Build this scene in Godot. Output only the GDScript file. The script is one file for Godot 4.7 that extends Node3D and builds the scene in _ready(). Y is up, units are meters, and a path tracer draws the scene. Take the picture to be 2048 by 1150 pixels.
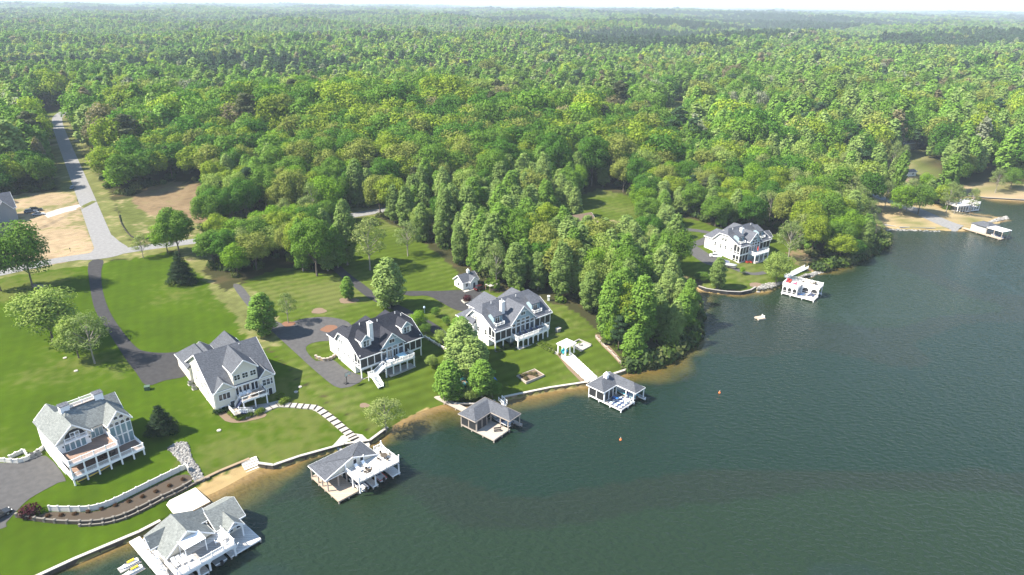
extends Node3D
# A lakeside neighbourhood from the air: water, shore walls, houses, boathouses and the woods behind. Units are metres, y is up, the lake lies at y = 0.

const EYE := Vector3(0, 95, 0)
const FOCAL := 1365.0                        # of the 2048 x 1150 photograph, in its pixels
var view := Basis()
var rng := RandomNumberGenerator.new()
var shore := PackedVector2Array()            # world x, z of the waterline, closed round the land
var sd_grid := PackedFloat32Array()
var rolling := FastNoiseLite.new()
var patchy := FastNoiseLite.new()
var used := {}
var mats := {}
var shared := {}
const SX := -190.0
const SZ := -500.0
const SN := 232
const SM := 178
const SS := 2.5

func _ready() -> void:
	view = Basis(Vector3.RIGHT, deg_to_rad(-22.6)) * Basis(Vector3.BACK, deg_to_rad(0.6))
	var cam := Camera3D.new()
	cam.name = "camera"
	cam.transform = Transform3D(view, EYE)
	cam.fov = rad_to_deg(2.0 * atan(575.0 / FOCAL))
	cam.near = 1.0
	cam.far = 40000.0
	add_child(cam)
	var sky := ProceduralSkyMaterial.new()
	sky.sky_top_color = Color(0.45, 0.58, 0.74)
	sky.sky_horizon_color = Color(0.93, 0.96, 0.98)
	sky.sky_curve = 0.13
	sky.ground_bottom_color = Color(0.25, 0.3, 0.25)
	sky.ground_horizon_color = Color(0.80, 0.87, 0.93)
	sky.sun_angle_max = 0.0
	var env := Environment.new()
	env.background_mode = Environment.BG_SKY
	env.sky = Sky.new()
	env.sky.sky_material = sky
	env.background_energy_multiplier = 0.68
	env.tonemap_mode = Environment.TONE_MAPPER_LINEAR
	env.tonemap_exposure = 3.1
	env.fog_enabled = true
	env.fog_density = 0.000125
	env.fog_light_color = Color(0.86, 0.93, 1.0)
	env.sdfgi_enabled = true
	env.ssao_enabled = true
	env.ssil_enabled = true
	var we := WorldEnvironment.new()
	we.name = "air"
	we.environment = env
	add_child(we)
	var sun := DirectionalLight3D.new()
	sun.name = "sun"
	sun.light_energy = 1.6
	sun.light_color = Color(1.0, 0.96, 0.89)
	sun.light_angular_distance = 0.5
	sun.shadow_enabled = true
	sun.basis = Basis.looking_at(Vector3(1.0, -1.1, -0.22).normalized())
	add_child(sun)
	rng.seed = 20240511
	rolling.seed = 4
	rolling.frequency = 1.0 / 700.0
	rolling.fractal_octaves = 3
	patchy.seed = 9
	patchy.frequency = 1.0 / 14.0
	patchy.fractal_octaves = 3
	materials()
	survey()
	ground_and_water()
	roads()
	shore_walls()
	house_a()
	house_b()
	house_c()
	house_d()
	house_e()
	boathouses()
	small_buildings()
	yards()
	vehicles()
	lawn_trees()
	woods()

# ---------------------------------------------------------------- survey: where a point of the photograph lies on the ground
func ray(px: float, py: float) -> Vector3:
	return view * Vector3((px - 1024.0) / FOCAL, -(py - 575.0) / FOCAL, -1.0)

func lv(px: float, py: float, h := 0.0) -> Vector3:      # on the level h
	var d := ray(px, py)
	return EYE + d * ((h - EYE.y) / d.y)

func gp(px: float, py: float) -> Vector3:                # on the ground
	var h := 3.0
	var p := Vector3()
	for i in 22:
		p = lv(px, py, h)
		h = h * 0.5 + 0.5 * ground(p.x, p.z)
	return Vector3(p.x, ground(p.x, p.z), p.z)

func gpoly(a: Array) -> PackedVector2Array:              # photo outline [x, y, x, y ...] to ground outline
	var out := PackedVector2Array()
	for i in range(0, a.size(), 2):
		var p := gp(a[i], a[i + 1])
		out.append(Vector2(p.x, p.z))
	return out

func smooth(a: PackedVector2Array, n := 4, closed := true) -> PackedVector2Array:
	var out := PackedVector2Array()
	var c := a.size()
	for i in (c if closed else c - 1):
		for k in n:
			var p0 := a[posmod(i - 1, c)] if closed else a[maxi(i - 1, 0)]
			var p3 := a[(i + 2) % c] if closed else a[mini(i + 2, c - 1)]
			out.append(a[i].cubic_interpolate(a[(i + 1) % c], p0, p3, float(k) / n))
	if not closed:
		out.append(a[c - 1])
	return out

func exact_sd(p: Vector2) -> float:
	var best := 1e18
	var a := shore[shore.size() - 1]
	for b in shore:
		var d := b - a
		var t := clampf((p - a).dot(d) / d.length_squared(), 0.0, 1.0)
		best = minf(best, (a + d * t - p).length_squared())
		a = b
	return sqrt(best) * (1.0 if Geometry2D.is_point_in_polygon(p, shore) else -1.0)

func survey() -> void:
	var edge := [-260, 1330, -40, 1215, 150, 1128, 280, 1073, 330, 1046, 392, 1006, 440, 986, 490, 958, 525, 940, 548, 940, 600, 922, 690, 897, 740, 890, 775, 864, 803, 846, 850, 824, 890, 812, 930, 816, 955, 815, 1003, 803, 1100, 783, 1180, 771, 1258, 745, 1300, 735, 1345, 712, 1378, 688, 1388, 655, 1390, 620, 1384, 600, 1398, 582, 1430, 586, 1480, 590, 1510, 583, 1530, 584, 1562, 574, 1598, 560, 1640, 546, 1690, 528, 1738, 512, 1764, 493, 1768, 470, 1752, 450, 1800, 458, 1870, 460, 1925, 462, 1975, 450, 2017, 442, 1998, 433, 1950, 428, 1895, 418, 1868, 407, 1880, 399, 1920, 395, 1950, 397, 1990, 401, 2048, 404, 2200, 406, 2700, 404]
	for i in range(0, edge.size(), 2):
		var p := lv(edge[i], edge[i + 1])
		shore.append(Vector2(p.x, p.z))
	for p in [Vector2(6000, -900), Vector2(40000, -900), Vector2(40000, -40000), Vector2(-40000, -40000), Vector2(-40000, 60), Vector2(-400, 0)]:
		shore.append(p)
	sd_grid.resize(SN * SM)
	for j in SM:
		for i in SN:
			sd_grid[j * SN + i] = exact_sd(Vector2(SX + i * SS, SZ + j * SS))
	for k in range(SN, SN * (SM - 1)):               # a lone flipped sign is a rounding slip of the point test
		if sd_grid[k] * sd_grid[k - 1] < 0.0 and sd_grid[k] * sd_grid[k + 1] < 0.0 and sd_grid[k] * sd_grid[k + SN] < 0.0 and sd_grid[k] * sd_grid[k - SN] < 0.0:
			sd_grid[k] = -sd_grid[k]

func sd(x: float, z: float) -> float:                    # metres inland from the waterline
	var u := (x - SX) / SS
	var v := (z - SZ) / SS
	if u < 0.0 or v < 0.0 or u >= SN - 1.001 or v >= SM - 1.001:
		if x < SX and z < -60.0 or z < SZ and x < 390.0 or z < -1200.0:
			return 300.0
		if not Geometry2D.is_point_in_polygon(Vector2(x, z), shore):
			return -clampf((z + 380.0) * 0.5, 3.0, 40.0)
		return exact_sd(Vector2(x, z))
	var i := int(u)
	var j := int(v)
	u -= i
	v -= j
	var k := j * SN + i
	return lerpf(lerpf(sd_grid[k], sd_grid[k + 1], u), lerpf(sd_grid[k + SN], sd_grid[k + SN + 1], u), v)

var beaches := []
func beach(x: float, z: float) -> float:
	if beaches.is_empty():
		for b in [[445, 975, 9.0], [400, 1000, 7.0], [505, 945, 6.0], [860, 820, 8.0], [815, 838, 7.0], [1393, 590, 8.0], [1310, 728, 14.0], [1370, 690, 14.0], [1388, 640, 14.0], [1650, 540, 14.0], [1720, 515, 16.0], [1766, 480, 14.0], [2000, 436, 16.0], [1900, 412, 24.0], [1990, 398, 26.0], [2100, 404, 40.0], [910, 812, 8.0]]:
			var p := lv(b[0], b[1])
			beaches.append([Vector2(p.x, p.z), b[2]])
	var f := 0.0
	for b in beaches:
		f = maxf(f, 1.0 - smoothstep(b[1] * 0.6, b[1], b[0].distance_to(Vector2(x, z))))
	return f

func ground(x: float, z: float) -> float:
	var d := sd(x, z)
	if d < 0.0:
		return maxf(-2.5, -0.25 + 0.2 * d)
	var h := 0.8 + 9.0 * (1.0 - exp(-d / 75.0))
	if d < 12.0:
		var f := beach(x, z)
		if f > 0.0:
			h = lerpf(h, minf(h, -0.2 + 0.22 * d), f)
	var r := Vector2(x, z).length()
	var kn := Vector2((x + 95.0) / 170.0, (z + 470.0) / 120.0).length_squared()
	if kn < 4.0:
		h += 13.0 * exp(-kn * 1.6)
	if r > 330.0:
		h += rolling.get_noise_2d(x, z) * 26.0 * smoothstep(330.0, 1500.0, r) + smoothstep(1500.0, 6000.0, r) * (10.0 + 30.0 * rolling.get_noise_2d(x * 0.25 + 900.0, z * 0.25))
	return h

# ---------------------------------------------------------------- things, parts and shapes
func numbered(called: String) -> String:
	var n: int = used.get(called, 0)
	used[called] = n + 1
	return called if n == 0 else "%s_%03d" % [called, n]

func tag(o: Node, label: String, category := "", group := "", kind := "") -> Node:
	if label:
		o.set_meta("label", label)
	if category:
		o.set_meta("category", category)
	if group:
		o.set_meta("group", group)
	if kind:
		o.set_meta("kind", kind)
	return o

func thing(called: String, label: String, category: String, at := Vector3.ZERO, yaw := 0.0, group := "") -> Node3D:
	var o := Node3D.new()
	o.name = numbered(called)
	add_child(o, true)
	o.position = at
	o.rotation.y = deg_to_rad(yaw)
	tag(o, label, category, group)
	return o

func sb() -> SurfaceTool:
	var st := SurfaceTool.new()
	st.begin(Mesh.PRIMITIVE_TRIANGLES)
	st.set_smooth_group(-1)
	st.set_color(Color.WHITE)
	return st

func part(called: String, st: SurfaceTool, m: Material, parent: Node = self, normals := true) -> MeshInstance3D:
	if normals:
		st.generate_normals()
	return put(called, st.commit(), m, parent)

func put(called: String, mesh: Mesh, m: Material, parent: Node = self) -> MeshInstance3D:
	var o := MeshInstance3D.new()
	o.name = numbered(called) if parent == self else called
	o.mesh = mesh
	o.material_override = m
	parent.add_child(o, true)
	if parent != self and o.name.begins_with("@"):
		o.name = called
	return o

func structure(called: String, st: SurfaceTool, m: Material, label: String, normals := true) -> MeshInstance3D:
	var o := part(called, st, m, self, normals)
	tag(o, label, "", "", "structure")
	return o

func tri(st: SurfaceTool, a: Vector3, b: Vector3, c: Vector3) -> void:
	st.add_vertex(a)
	st.add_vertex(c)
	st.add_vertex(b)

func quad(st: SurfaceTool, a: Vector3, b: Vector3, c: Vector3, d: Vector3) -> void:
	tri(st, a, b, c)
	tri(st, a, c, d)

func hexa(st: SurfaceTool, p: Array) -> void:            # eight corners: lower four counterclockwise from above, then the upper four
	quad(st, p[3], p[2], p[1], p[0])
	quad(st, p[4], p[5], p[6], p[7])
	for i in 4:
		var j := (i + 1) % 4
		quad(st, p[i], p[j], p[4 + j], p[4 + i])

func bx(st: SurfaceTool, x0: float, y0: float, z0: float, x1: float, y1: float, z1: float) -> void:
	hexa(st, [Vector3(x0, y0, z1), Vector3(x1, y0, z1), Vector3(x1, y0, z0), Vector3(x0, y0, z0), Vector3(x0, y1, z1), Vector3(x1, y1, z1), Vector3(x1, y1, z0), Vector3(x0, y1, z0)])

func bar(st: SurfaceTool, a: Vector3, b: Vector3, w: float, h := -1.0) -> void:   # a square bar between two points
	if h < 0.0:
		h = w
	var f := (b - a).normalized()
	var s := (f.cross(Vector3.UP) if absf(f.y) < 0.98 else f.cross(Vector3.RIGHT)).normalized() * w * 0.5
	var u := s.cross(f).normalized() * h * 0.5
	hexa(st, [a - s - u, b - s - u, b + s - u, a + s - u, a - s + u, b - s + u, b + s + u, a + s + u])

func fan(st: SurfaceTool, p: Array) -> void:
	for i in range(1, p.size() - 1):
		tri(st, p[0], p[i], p[i + 1])

func slab(st: SurfaceTool, p: Array, th: float) -> void: # a sheet of the thickness th hung under an outline
	var low := []
	for v in p:
		low.append(v - Vector3(0, th, 0))
	fan(st, p)
	var r := low.duplicate()
	r.reverse()
	fan(st, r)
	for i in p.size():
		var j := (i + 1) % p.size()
		quad(st, low[i], low[j], p[j], p[i])

func along(axis: String, a: float, u: float, y: float) -> Vector3:
	return Vector3(a, y, u) if axis == "x" else Vector3(u, y, a)

func prism(st: SurfaceTool, axis: String, prof: PackedVector2Array, a0: float, a1: float) -> void:  # an outline (u, y) pushed along x or z
	var ix := Geometry2D.triangulate_polygon(prof)
	for e in [a0, a1]:
		for i in range(0, ix.size(), 3):
			var q := [0, 1, 2] if (e == a1) == (axis == "x") else [0, 2, 1]
			var v := []
			for k in 3:
				var w := prof[ix[i + q[k]]]
				v.append(along(axis, e, w.x, w.y))
			tri(st, v[0], v[1], v[2])
	for i in prof.size():
		var p := prof[i]
		var q := prof[(i + 1) % prof.size()]
		quad(st, along(axis, a0, p.x, p.y), along(axis, a0, q.x, q.y), along(axis, a1, q.x, q.y), along(axis, a1, p.x, p.y))

# a gabled block: wall, roof slabs with an overhang and white trim along the rakes and eaves; line runs (u, y) from eave to eave
func gabled(parent: Node, axis: String, line: Array, a0: float, a1: float, base: float, wall: Material, roof: Material, over := 0.45, trim := true, open0 := false, open1 := false) -> void:
	var prof := PackedVector2Array()
	for p in line:
		prof.append(p)
	prof.append(Vector2(line[line.size() - 1].x, base))
	prof.append(Vector2(line[0].x, base))
	if wall:
		var st := sb()
		prism(st, axis, prof, a0, a1)
		part("wall", st, wall, parent)
	var r := sb()
	var t := sb()
	var b0 := a0 - (0.0 if open0 else over)
	var b1 := a1 + (0.0 if open1 else over)
	for i in line.size() - 1:
		var p: Vector2 = line[i]
		var q: Vector2 = line[i + 1]
		var d := (q - p).normalized()
		if i == 0:
			p -= d * over
		if i == line.size() - 2:
			q += d * over
		p.y += 0.2
		q.y += 0.2
		slab(r, [along(axis, b0, p.x, p.y), along(axis, b1, p.x, p.y), along(axis, b1, q.x, q.y), along(axis, b0, q.x, q.y)], 0.17)
		if trim:
			for e in [b0 - 0.03, b1 + 0.03]:
				if open0 and e < a0 + 0.01 or open1 and e > a1 - 0.01:
					continue
				bar(t, along(axis, e, p.x, p.y - 0.17), along(axis, e, q.x, q.y - 0.17), 0.08, 0.26)
	if trim:
		for k in [0, line.size() - 1]:
			var p: Vector2 = line[k]
			var q: Vector2 = line[1 if k == 0 else line.size() - 2]
			var e := p + (p - q).normalized() * (over + 0.05)
			bar(t, along(axis, b0, e.x, e.y + 0.06), along(axis, b1, e.x, e.y + 0.06), 0.1, 0.24)
		part("roof_trim", t, mats.white, parent)
	part("roof", r, roof, parent)

func roof_of(parent: Node, faces: Array, m: Material, th := 0.16, called := "roof") -> void:
	var st := sb()
	for f in faces:
		slab(st, f, th)
	part(called, st, m, parent)

func v3(x: float, y: float, z: float) -> Vector3:
	return Vector3(x, y, z)

# a window: white frame with its pane set back; facing 0 = +z, 90 = +x, 180 = -z, 270 = -x
func window(parent: Node, x: float, y: float, z: float, w: float, h: float, facing := 0, cols := 1, rows := 2, arch := false, glass: Material = null, called := "window") -> void:
	var key := "w%.2f/%.2f/%d/%d/%s" % [w, h, cols, rows, arch]
	if not shared.has(key):
		var f := sb()
		var t := 0.09
		if arch:
			var n := 10
			for i in n:
				var a := PI * i / n
				var b := PI * (i + 1) / n
				bar(f, v3(-cos(a) * w * 0.5, h - w * 0.5 + sin(a) * w * 0.5, 0.02), v3(-cos(b) * w * 0.5, h - w * 0.5 + sin(b) * w * 0.5, 0.02), t)
			for s in [-1, 1]:
				bar(f, v3(s * w * 0.5, 0, 0.02), v3(s * w * 0.5, h - w * 0.5, 0.02), t)
		else:
			bx(f, -w * 0.5 - t, h, -0.02, w * 0.5 + t, h + t, 0.07)
			for s in [-1, 1]:
				bx(f, s * (w * 0.5 + t * 0.5) - t * 0.5, 0, -0.02, s * (w * 0.5 + t * 0.5) + t * 0.5, h, 0.07)
		bx(f, -w * 0.5 - t, -t, -0.02, w * 0.5 + t, 0, 0.09)
		for i in range(1, cols):
			var cx := -w * 0.5 + w * i / cols
			bx(f, cx - 0.04, 0.0, 0.0, cx + 0.04, h - 0.02, 0.05)
		for i in range(1, rows):
			var cy := h * i / rows
			bx(f, -w * 0.5, cy - 0.03, 0.0, w * 0.5, cy + 0.03, 0.047)
		f.generate_normals()
		var g := sb()
		if arch:
			var o := [v3(-w * 0.5, 0, 0), v3(w * 0.5, 0, 0)]
			for i in 11:
				var a := PI * i / 10.0
				o.append(v3(cos(a) * w * 0.5, h - w * 0.5 + sin(a) * w * 0.5, 0))
			fan(g, o)
		else:
			bx(g, -w * 0.5, 0, -0.02, w * 0.5, h, 0.015)
		g.generate_normals()
		shared[key] = [f.commit(), g.commit()]
	var n := put(called, shared[key][0], mats.white, parent)
	n.position = v3(x, y, z)
	n.rotation.y = deg_to_rad(facing)
	var p := put("pane", shared[key][1], glass if glass else [mats.glass, mats.glass, mats.glass_sky, mats.glass, mats.glass_blind, mats.glass_sky, mats.glass][posmod(int(x * 7.3 + y * 3.1 + z * 5.7), 7)], n)
	p.position = v3(0, 0, 0.012)

# a guard rail along points: top and bottom rail and thin balusters as the railing, thicker posts as parts of their own
func railing(parent: Node, pts: Array, h := 1.0, m: Material = null, step := 0.16, post := 2.2, fill := true) -> void:
	if m == null:
		m = mats.white
	var st := sb()
	for i in pts.size() - 1:
		var a: Vector3 = pts[i]
		var b: Vector3 = pts[i + 1]
		var n := maxi(1, roundi(a.distance_to(b) / post))
		bar(st, a + v3(0, h, 0), b + v3(0, h, 0), 0.11, 0.07)
		bar(st, a + v3(0, 0.12, 0), b + v3(0, 0.12, 0), 0.06, 0.07)
		if fill:
			var c := int(a.distance_to(b) / step)
			for k in range(1, c):
				var p := a.lerp(b, float(k) / c)
				bx(st, p.x - 0.02, p.y + 0.14, p.z - 0.02, p.x + 0.02, p.y + h - 0.03, p.z + 0.02)
		for k in range(0 if i == 0 else 1, n + 1):
			var p := a.lerp(b, float(k) / n)
			var q := put("rail_post", post_mesh(0.15, h + 0.14), m, parent)
			q.position = p
	part("railing", st, m, parent)

func post_mesh(w: float, h: float) -> Mesh:
	var key := "p%.2f/%.2f" % [w, h]
	if not shared.has(key):
		var st := sb()
		bx(st, -w * 0.5, 0, -w * 0.5, w * 0.5, h - w * 0.35, w * 0.5)
		bx(st, -w * 0.65, h - w * 0.35, -w * 0.65, w * 0.65, h, w * 0.65)
		st.generate_normals()
		shared[key] = st.commit()
	return shared[key]

func posts(parent: Node, pts: Array, w: float, h: float, m: Material, called := "post") -> void:
	for p in pts:
		put(called, post_mesh(w, h), m, parent).position = p

func box_part(called: String, parent: Node, m: Material, x0: float, y0: float, z0: float, x1: float, y1: float, z1: float) -> MeshInstance3D:
	var st := sb()
	bx(st, x0, y0, z0, x1, y1, z1)
	return part(called, st, m, parent)

func stairs(parent: Node, a: Vector3, b: Vector3, w: float, n: int, m: Material, called := "stair_flight") -> void:  # solid treads from the foot a to the head b
	var st := sb()
	var side := (b - a).cross(Vector3.UP).normalized() * w * 0.5
	for i in n:
		var p := a.lerp(b, (i + 0.5) / n)
		p.y = a.y + (b.y - a.y) * (i + 1.0) / n
		bar(st, p - side, p + side, Vector2(b.x - a.x, b.z - a.z).length() / n + 0.02, 0.05)
	for s in [-1, 1]:
		bar(st, a + side * s, b + side * s, 0.06, 0.25)
	part(called, st, m, parent)

func lathe(st: SurfaceTool, prof: Array, n := 12, at := Vector3.ZERO) -> void:   # rings of [radius, y]
	for i in prof.size() - 1:
		for k in n:
			var a := TAU * k / n
			var b := TAU * (k + 1) / n
			var p := prof[i] as Vector2
			var q := prof[i + 1] as Vector2
			quad(st, at + v3(cos(a) * p.x, p.y, -sin(a) * p.x), at + v3(cos(b) * p.x, p.y, -sin(b) * p.x), at + v3(cos(b) * q.x, q.y, -sin(b) * q.x), at + v3(cos(a) * q.x, q.y, -sin(a) * q.x))

# ---------------------------------------------------------------- materials
func noise_tex(freq: float, low: Color, high: Color, size := 512, oct := 4, normal := false, bump := 4.0, kind := FastNoiseLite.TYPE_SIMPLEX_SMOOTH, seed_ := 1) -> NoiseTexture2D:
	var n := FastNoiseLite.new()
	n.noise_type = kind
	n.seed = seed_
	n.frequency = freq
	n.fractal_octaves = oct
	var t := NoiseTexture2D.new()
	t.width = size
	t.height = size
	t.seamless = true
	t.noise = n
	if normal:
		t.as_normal_map = true
		t.bump_strength = bump
	else:
		var g := Gradient.new()
		g.set_color(0, low)
		g.set_color(1, high)
		t.color_ramp = g
	return t

func mat(called: String, c: Color, rough := 0.85, tex: Texture2D = null, scale := 0.3, vertex := false) -> StandardMaterial3D:   # c is a linear base colour
	var m := StandardMaterial3D.new()
	m.resource_name = called
	m.albedo_color = c.linear_to_srgb()
	m.roughness = rough
	m.vertex_color_use_as_albedo = vertex
	if rough >= 0.85:
		m.specular_mode = BaseMaterial3D.SPECULAR_DISABLED
	if tex:
		m.albedo_texture = tex
		m.uv1_triplanar = true
		m.uv1_world_triplanar = true
		m.uv1_scale = Vector3.ONE * scale
	mats[called] = m
	return m

func materials() -> void:
	var grain := noise_tex(0.03, Color(0.84, 0.84, 0.84), Color(1, 1, 1), 512, 5)
	var soft := noise_tex(0.012, Color(0.9, 0.9, 0.9), Color(1, 1, 1), 512, 4, false, 0.0, FastNoiseLite.TYPE_SIMPLEX_SMOOTH, 5)
	var blotch := noise_tex(0.02, Color(0.88, 0.88, 0.885), Color(1, 1, 1), 512, 6, false, 0.0, FastNoiseLite.TYPE_SIMPLEX_SMOOTH, 8)
	var turf := noise_tex(0.06, Color(0.66, 0.68, 0.60), Color(1, 1, 1), 1024, 5, false, 0.0, FastNoiseLite.TYPE_SIMPLEX_SMOOTH, 3)
	# siding: level courses, the shade line under each lap painted into the colour
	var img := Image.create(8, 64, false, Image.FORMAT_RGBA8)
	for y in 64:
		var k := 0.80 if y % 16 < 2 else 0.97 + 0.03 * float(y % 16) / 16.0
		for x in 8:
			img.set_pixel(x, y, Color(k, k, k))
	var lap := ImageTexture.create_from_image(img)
	# roof courses: broken rows of tabs
	var ri := Image.create(256, 256, false, Image.FORMAT_RGBA8)
	var r2 := RandomNumberGenerator.new()
	r2.seed = 77
	for row in 32:
		var x := 0
		while x < 256:
			var w := r2.randi_range(8, 20)
			var k := r2.randf_range(0.74, 1.0)
			ri.fill_rect(Rect2i(x, row * 8, mini(w, 256 - x), 8), Color(k, k, k * 1.01))
			ri.fill_rect(Rect2i(x, row * 8 + 7, mini(w, 256 - x), 1), Color(k * 0.72, k * 0.72, k * 0.72))
			x += w
	var tabs := ImageTexture.create_from_image(ri)
	var board := Image.create(256, 256, false, Image.FORMAT_RGBA8)
	for row in 32:
		var k := r2.randf_range(0.78, 1.0)
		board.fill_rect(Rect2i(0, row * 8, 256, 8), Color(k, k, k))
		board.fill_rect(Rect2i(0, row * 8, 256, 1), Color(k * 0.6, k * 0.6, k * 0.6))
	var boards := ImageTexture.create_from_image(board)
	mat("ground", Color(1, 1, 1), 0.95, turf, 0.16, true)
	mat("asphalt_old", Color(0.22, 0.22, 0.222), 0.9, blotch, 0.06)
	mat("asphalt_new", Color(0.053, 0.0525, 0.055), 0.85, blotch, 0.05)
	mat("asphalt_mid", Color(0.088, 0.087, 0.089), 0.88, blotch, 0.06)
	mat("concrete", Color(0.40, 0.38, 0.35), 0.85, soft, 0.25)
	mat("vinyl", Color(0.58, 0.57, 0.53), 0.6)
	mat("wall_cap", Color(0.50, 0.47, 0.42), 0.85, grain, 0.7)
	mat("dark_cap", Color(0.2, 0.185, 0.165), 0.9, grain, 0.9)
	mat("pale_concrete", Color(0.74, 0.68, 0.60), 0.8, soft, 0.2)
	mat("white", Color(0.80, 0.81, 0.82), 0.5)
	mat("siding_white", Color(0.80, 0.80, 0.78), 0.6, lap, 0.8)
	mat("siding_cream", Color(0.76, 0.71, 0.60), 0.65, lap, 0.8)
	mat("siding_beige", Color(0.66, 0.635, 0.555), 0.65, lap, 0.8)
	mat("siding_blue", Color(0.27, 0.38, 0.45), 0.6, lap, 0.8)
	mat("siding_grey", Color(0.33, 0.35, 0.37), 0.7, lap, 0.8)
	mat("roof_sage", Color(0.23, 0.25, 0.245), 0.9, tabs, 0.2)
	mat("roof_grey", Color(0.115, 0.125, 0.145), 0.9, tabs, 0.2)
	mat("roof_dark", Color(0.05, 0.053, 0.066), 0.9, tabs, 0.2)
	mat("roof_slate", Color(0.13, 0.14, 0.165), 0.9, tabs, 0.2)
	mat("roof_dock", Color(0.12, 0.13, 0.15), 0.9, tabs, 0.2)
	mat("deck_brown", Color(0.31, 0.205, 0.155), 0.8, boards, 0.5)
	mat("deck_grey", Color(0.36, 0.34, 0.33), 0.8, boards, 0.5)
	mat("deck_tan", Color(0.55, 0.44, 0.35), 0.8, boards, 0.5)
	mat("deck_white", Color(0.78, 0.74, 0.70), 0.7, boards, 0.5)
	mat("timber", Color(0.30, 0.23, 0.16), 0.85, grain, 1.2)
	mat("old_timber", Color(0.10, 0.085, 0.07), 0.9, grain, 0.8)
	mat("weathered", Color(0.42, 0.37, 0.33), 0.88, grain, 0.8)
	mat("brick", Color(0.30, 0.18, 0.13), 0.9, blotch, 0.8)
	mat("stone", Color(0.34, 0.33, 0.32), 0.9, grain, 0.9)
	mat("mulch", Color(0.082, 0.066, 0.052), 0.95, grain, 1.3)
	mat("soil", Color(0.20, 0.15, 0.11), 0.95, grain, 0.9)
	mat("red_mulch", Color(0.20, 0.11, 0.075), 0.95, grain, 1.2)
	mat("gravel", Color(0.33, 0.32, 0.31), 0.95, grain, 1.5)
	mat("glass", Color(0.02, 0.026, 0.032), 0.08)
	mat("glass_light", Color(0.16, 0.24, 0.27), 0.12)
	mat("glass_sky", Color(0.055, 0.07, 0.085), 0.06)
	mat("glass_blind", Color(0.20, 0.20, 0.19), 0.25)
	mat("screen", Color(0.018, 0.02, 0.024), 0.6)
	mat("dark", Color(0.02, 0.02, 0.022), 0.7)
	mat("steel", Color(0.35, 0.36, 0.37), 0.45, grain, 2.0).metallic = 0.6
	mat("tyre", Color(0.015, 0.015, 0.016), 0.8)
	mat("rim", Color(0.45, 0.46, 0.47), 0.35).metallic = 0.7
	mat("red", Color(0.52, 0.06, 0.035), 0.6)
	mat("orange", Color(0.80, 0.19, 0.05), 0.5)
	mat("aqua", Color(0.04, 0.42, 0.50), 0.5)
	mat("blue", Color(0.03, 0.14, 0.42), 0.5)
	mat("yellow", Color(0.75, 0.52, 0.03), 0.45)
	mat("magenta", Color(0.30, 0.03, 0.10), 0.7)
	mat("navy", Color(0.03, 0.045, 0.11), 0.6)
	mat("plastic_green", Color(0.05, 0.09, 0.06), 0.6)
	mat("bark", Color(0.15, 0.125, 0.10), 0.95, grain, 0.8)
	mat("pale_bark", Color(0.30, 0.275, 0.24), 0.95, grain, 0.8)
	mat("boat_white", Color(0.80, 0.81, 0.82), 0.2)
	mat("canvas", Color(0.25, 0.28, 0.30), 0.9, soft, 0.6)
	var w := mat("water", Color(1, 1, 1), 0.12, null, 1.0, true)
	w.normal_enabled = true
	w.normal_texture = noise_tex(0.03, Color.BLACK, Color.WHITE, 1024, 4, true, 5.0, FastNoiseLite.TYPE_SIMPLEX_SMOOTH, 12)
	w.normal_scale = 0.8
	w.uv1_triplanar = true
	w.uv1_world_triplanar = true
	w.uv1_scale = Vector3(1.0 / 72.0, 1.0, 1.0 / 38.0)
	w.metallic_specular = 0.31

# ---------------------------------------------------------------- ground and water
var zones := []                                          # [outline, bounds, kind]
var lawns := []                                          # outlines where no woods grow
var road_lines := []                                     # [points, half width]

func zone(kind: String, a: Array, clear := true) -> void:
	var p := gpoly(a)
	var r := Rect2(p[0], Vector2.ZERO)
	for q in p:
		r = r.expand(q)
	zones.append([p, r.grow(2.0), kind])
	if clear:
		lawns.append([p, r])

func near_road(p: Vector2) -> float:
	var best := 1e9
	for r in road_lines:
		var a: PackedVector2Array = r[0]
		for i in a.size() - 1:
			best = minf(best, Geometry2D.get_closest_point_to_segment(p, a[i], a[i + 1]).distance_to(p) - r[1])
	return best

func lines(a: Array) -> PackedVector2Array:
	return smooth(gpoly(a), 4, false)

const COL := {
	"woods": Color(0.055, 0.058, 0.028), "lawn": Color(0.068, 0.115, 0.010), "lawn_c": Color(0.085, 0.125, 0.018), "verge": Color(0.17, 0.18, 0.07),
	"dirt": Color(0.40, 0.30, 0.215), "litter": Color(0.23, 0.165, 0.11), "sand": Color(0.46, 0.33, 0.18), "rough": Color(0.13, 0.15, 0.05), "canopy": Color(0.05, 0.085, 0.025), "spit": Color(0.40, 0.31, 0.20),
}

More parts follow.
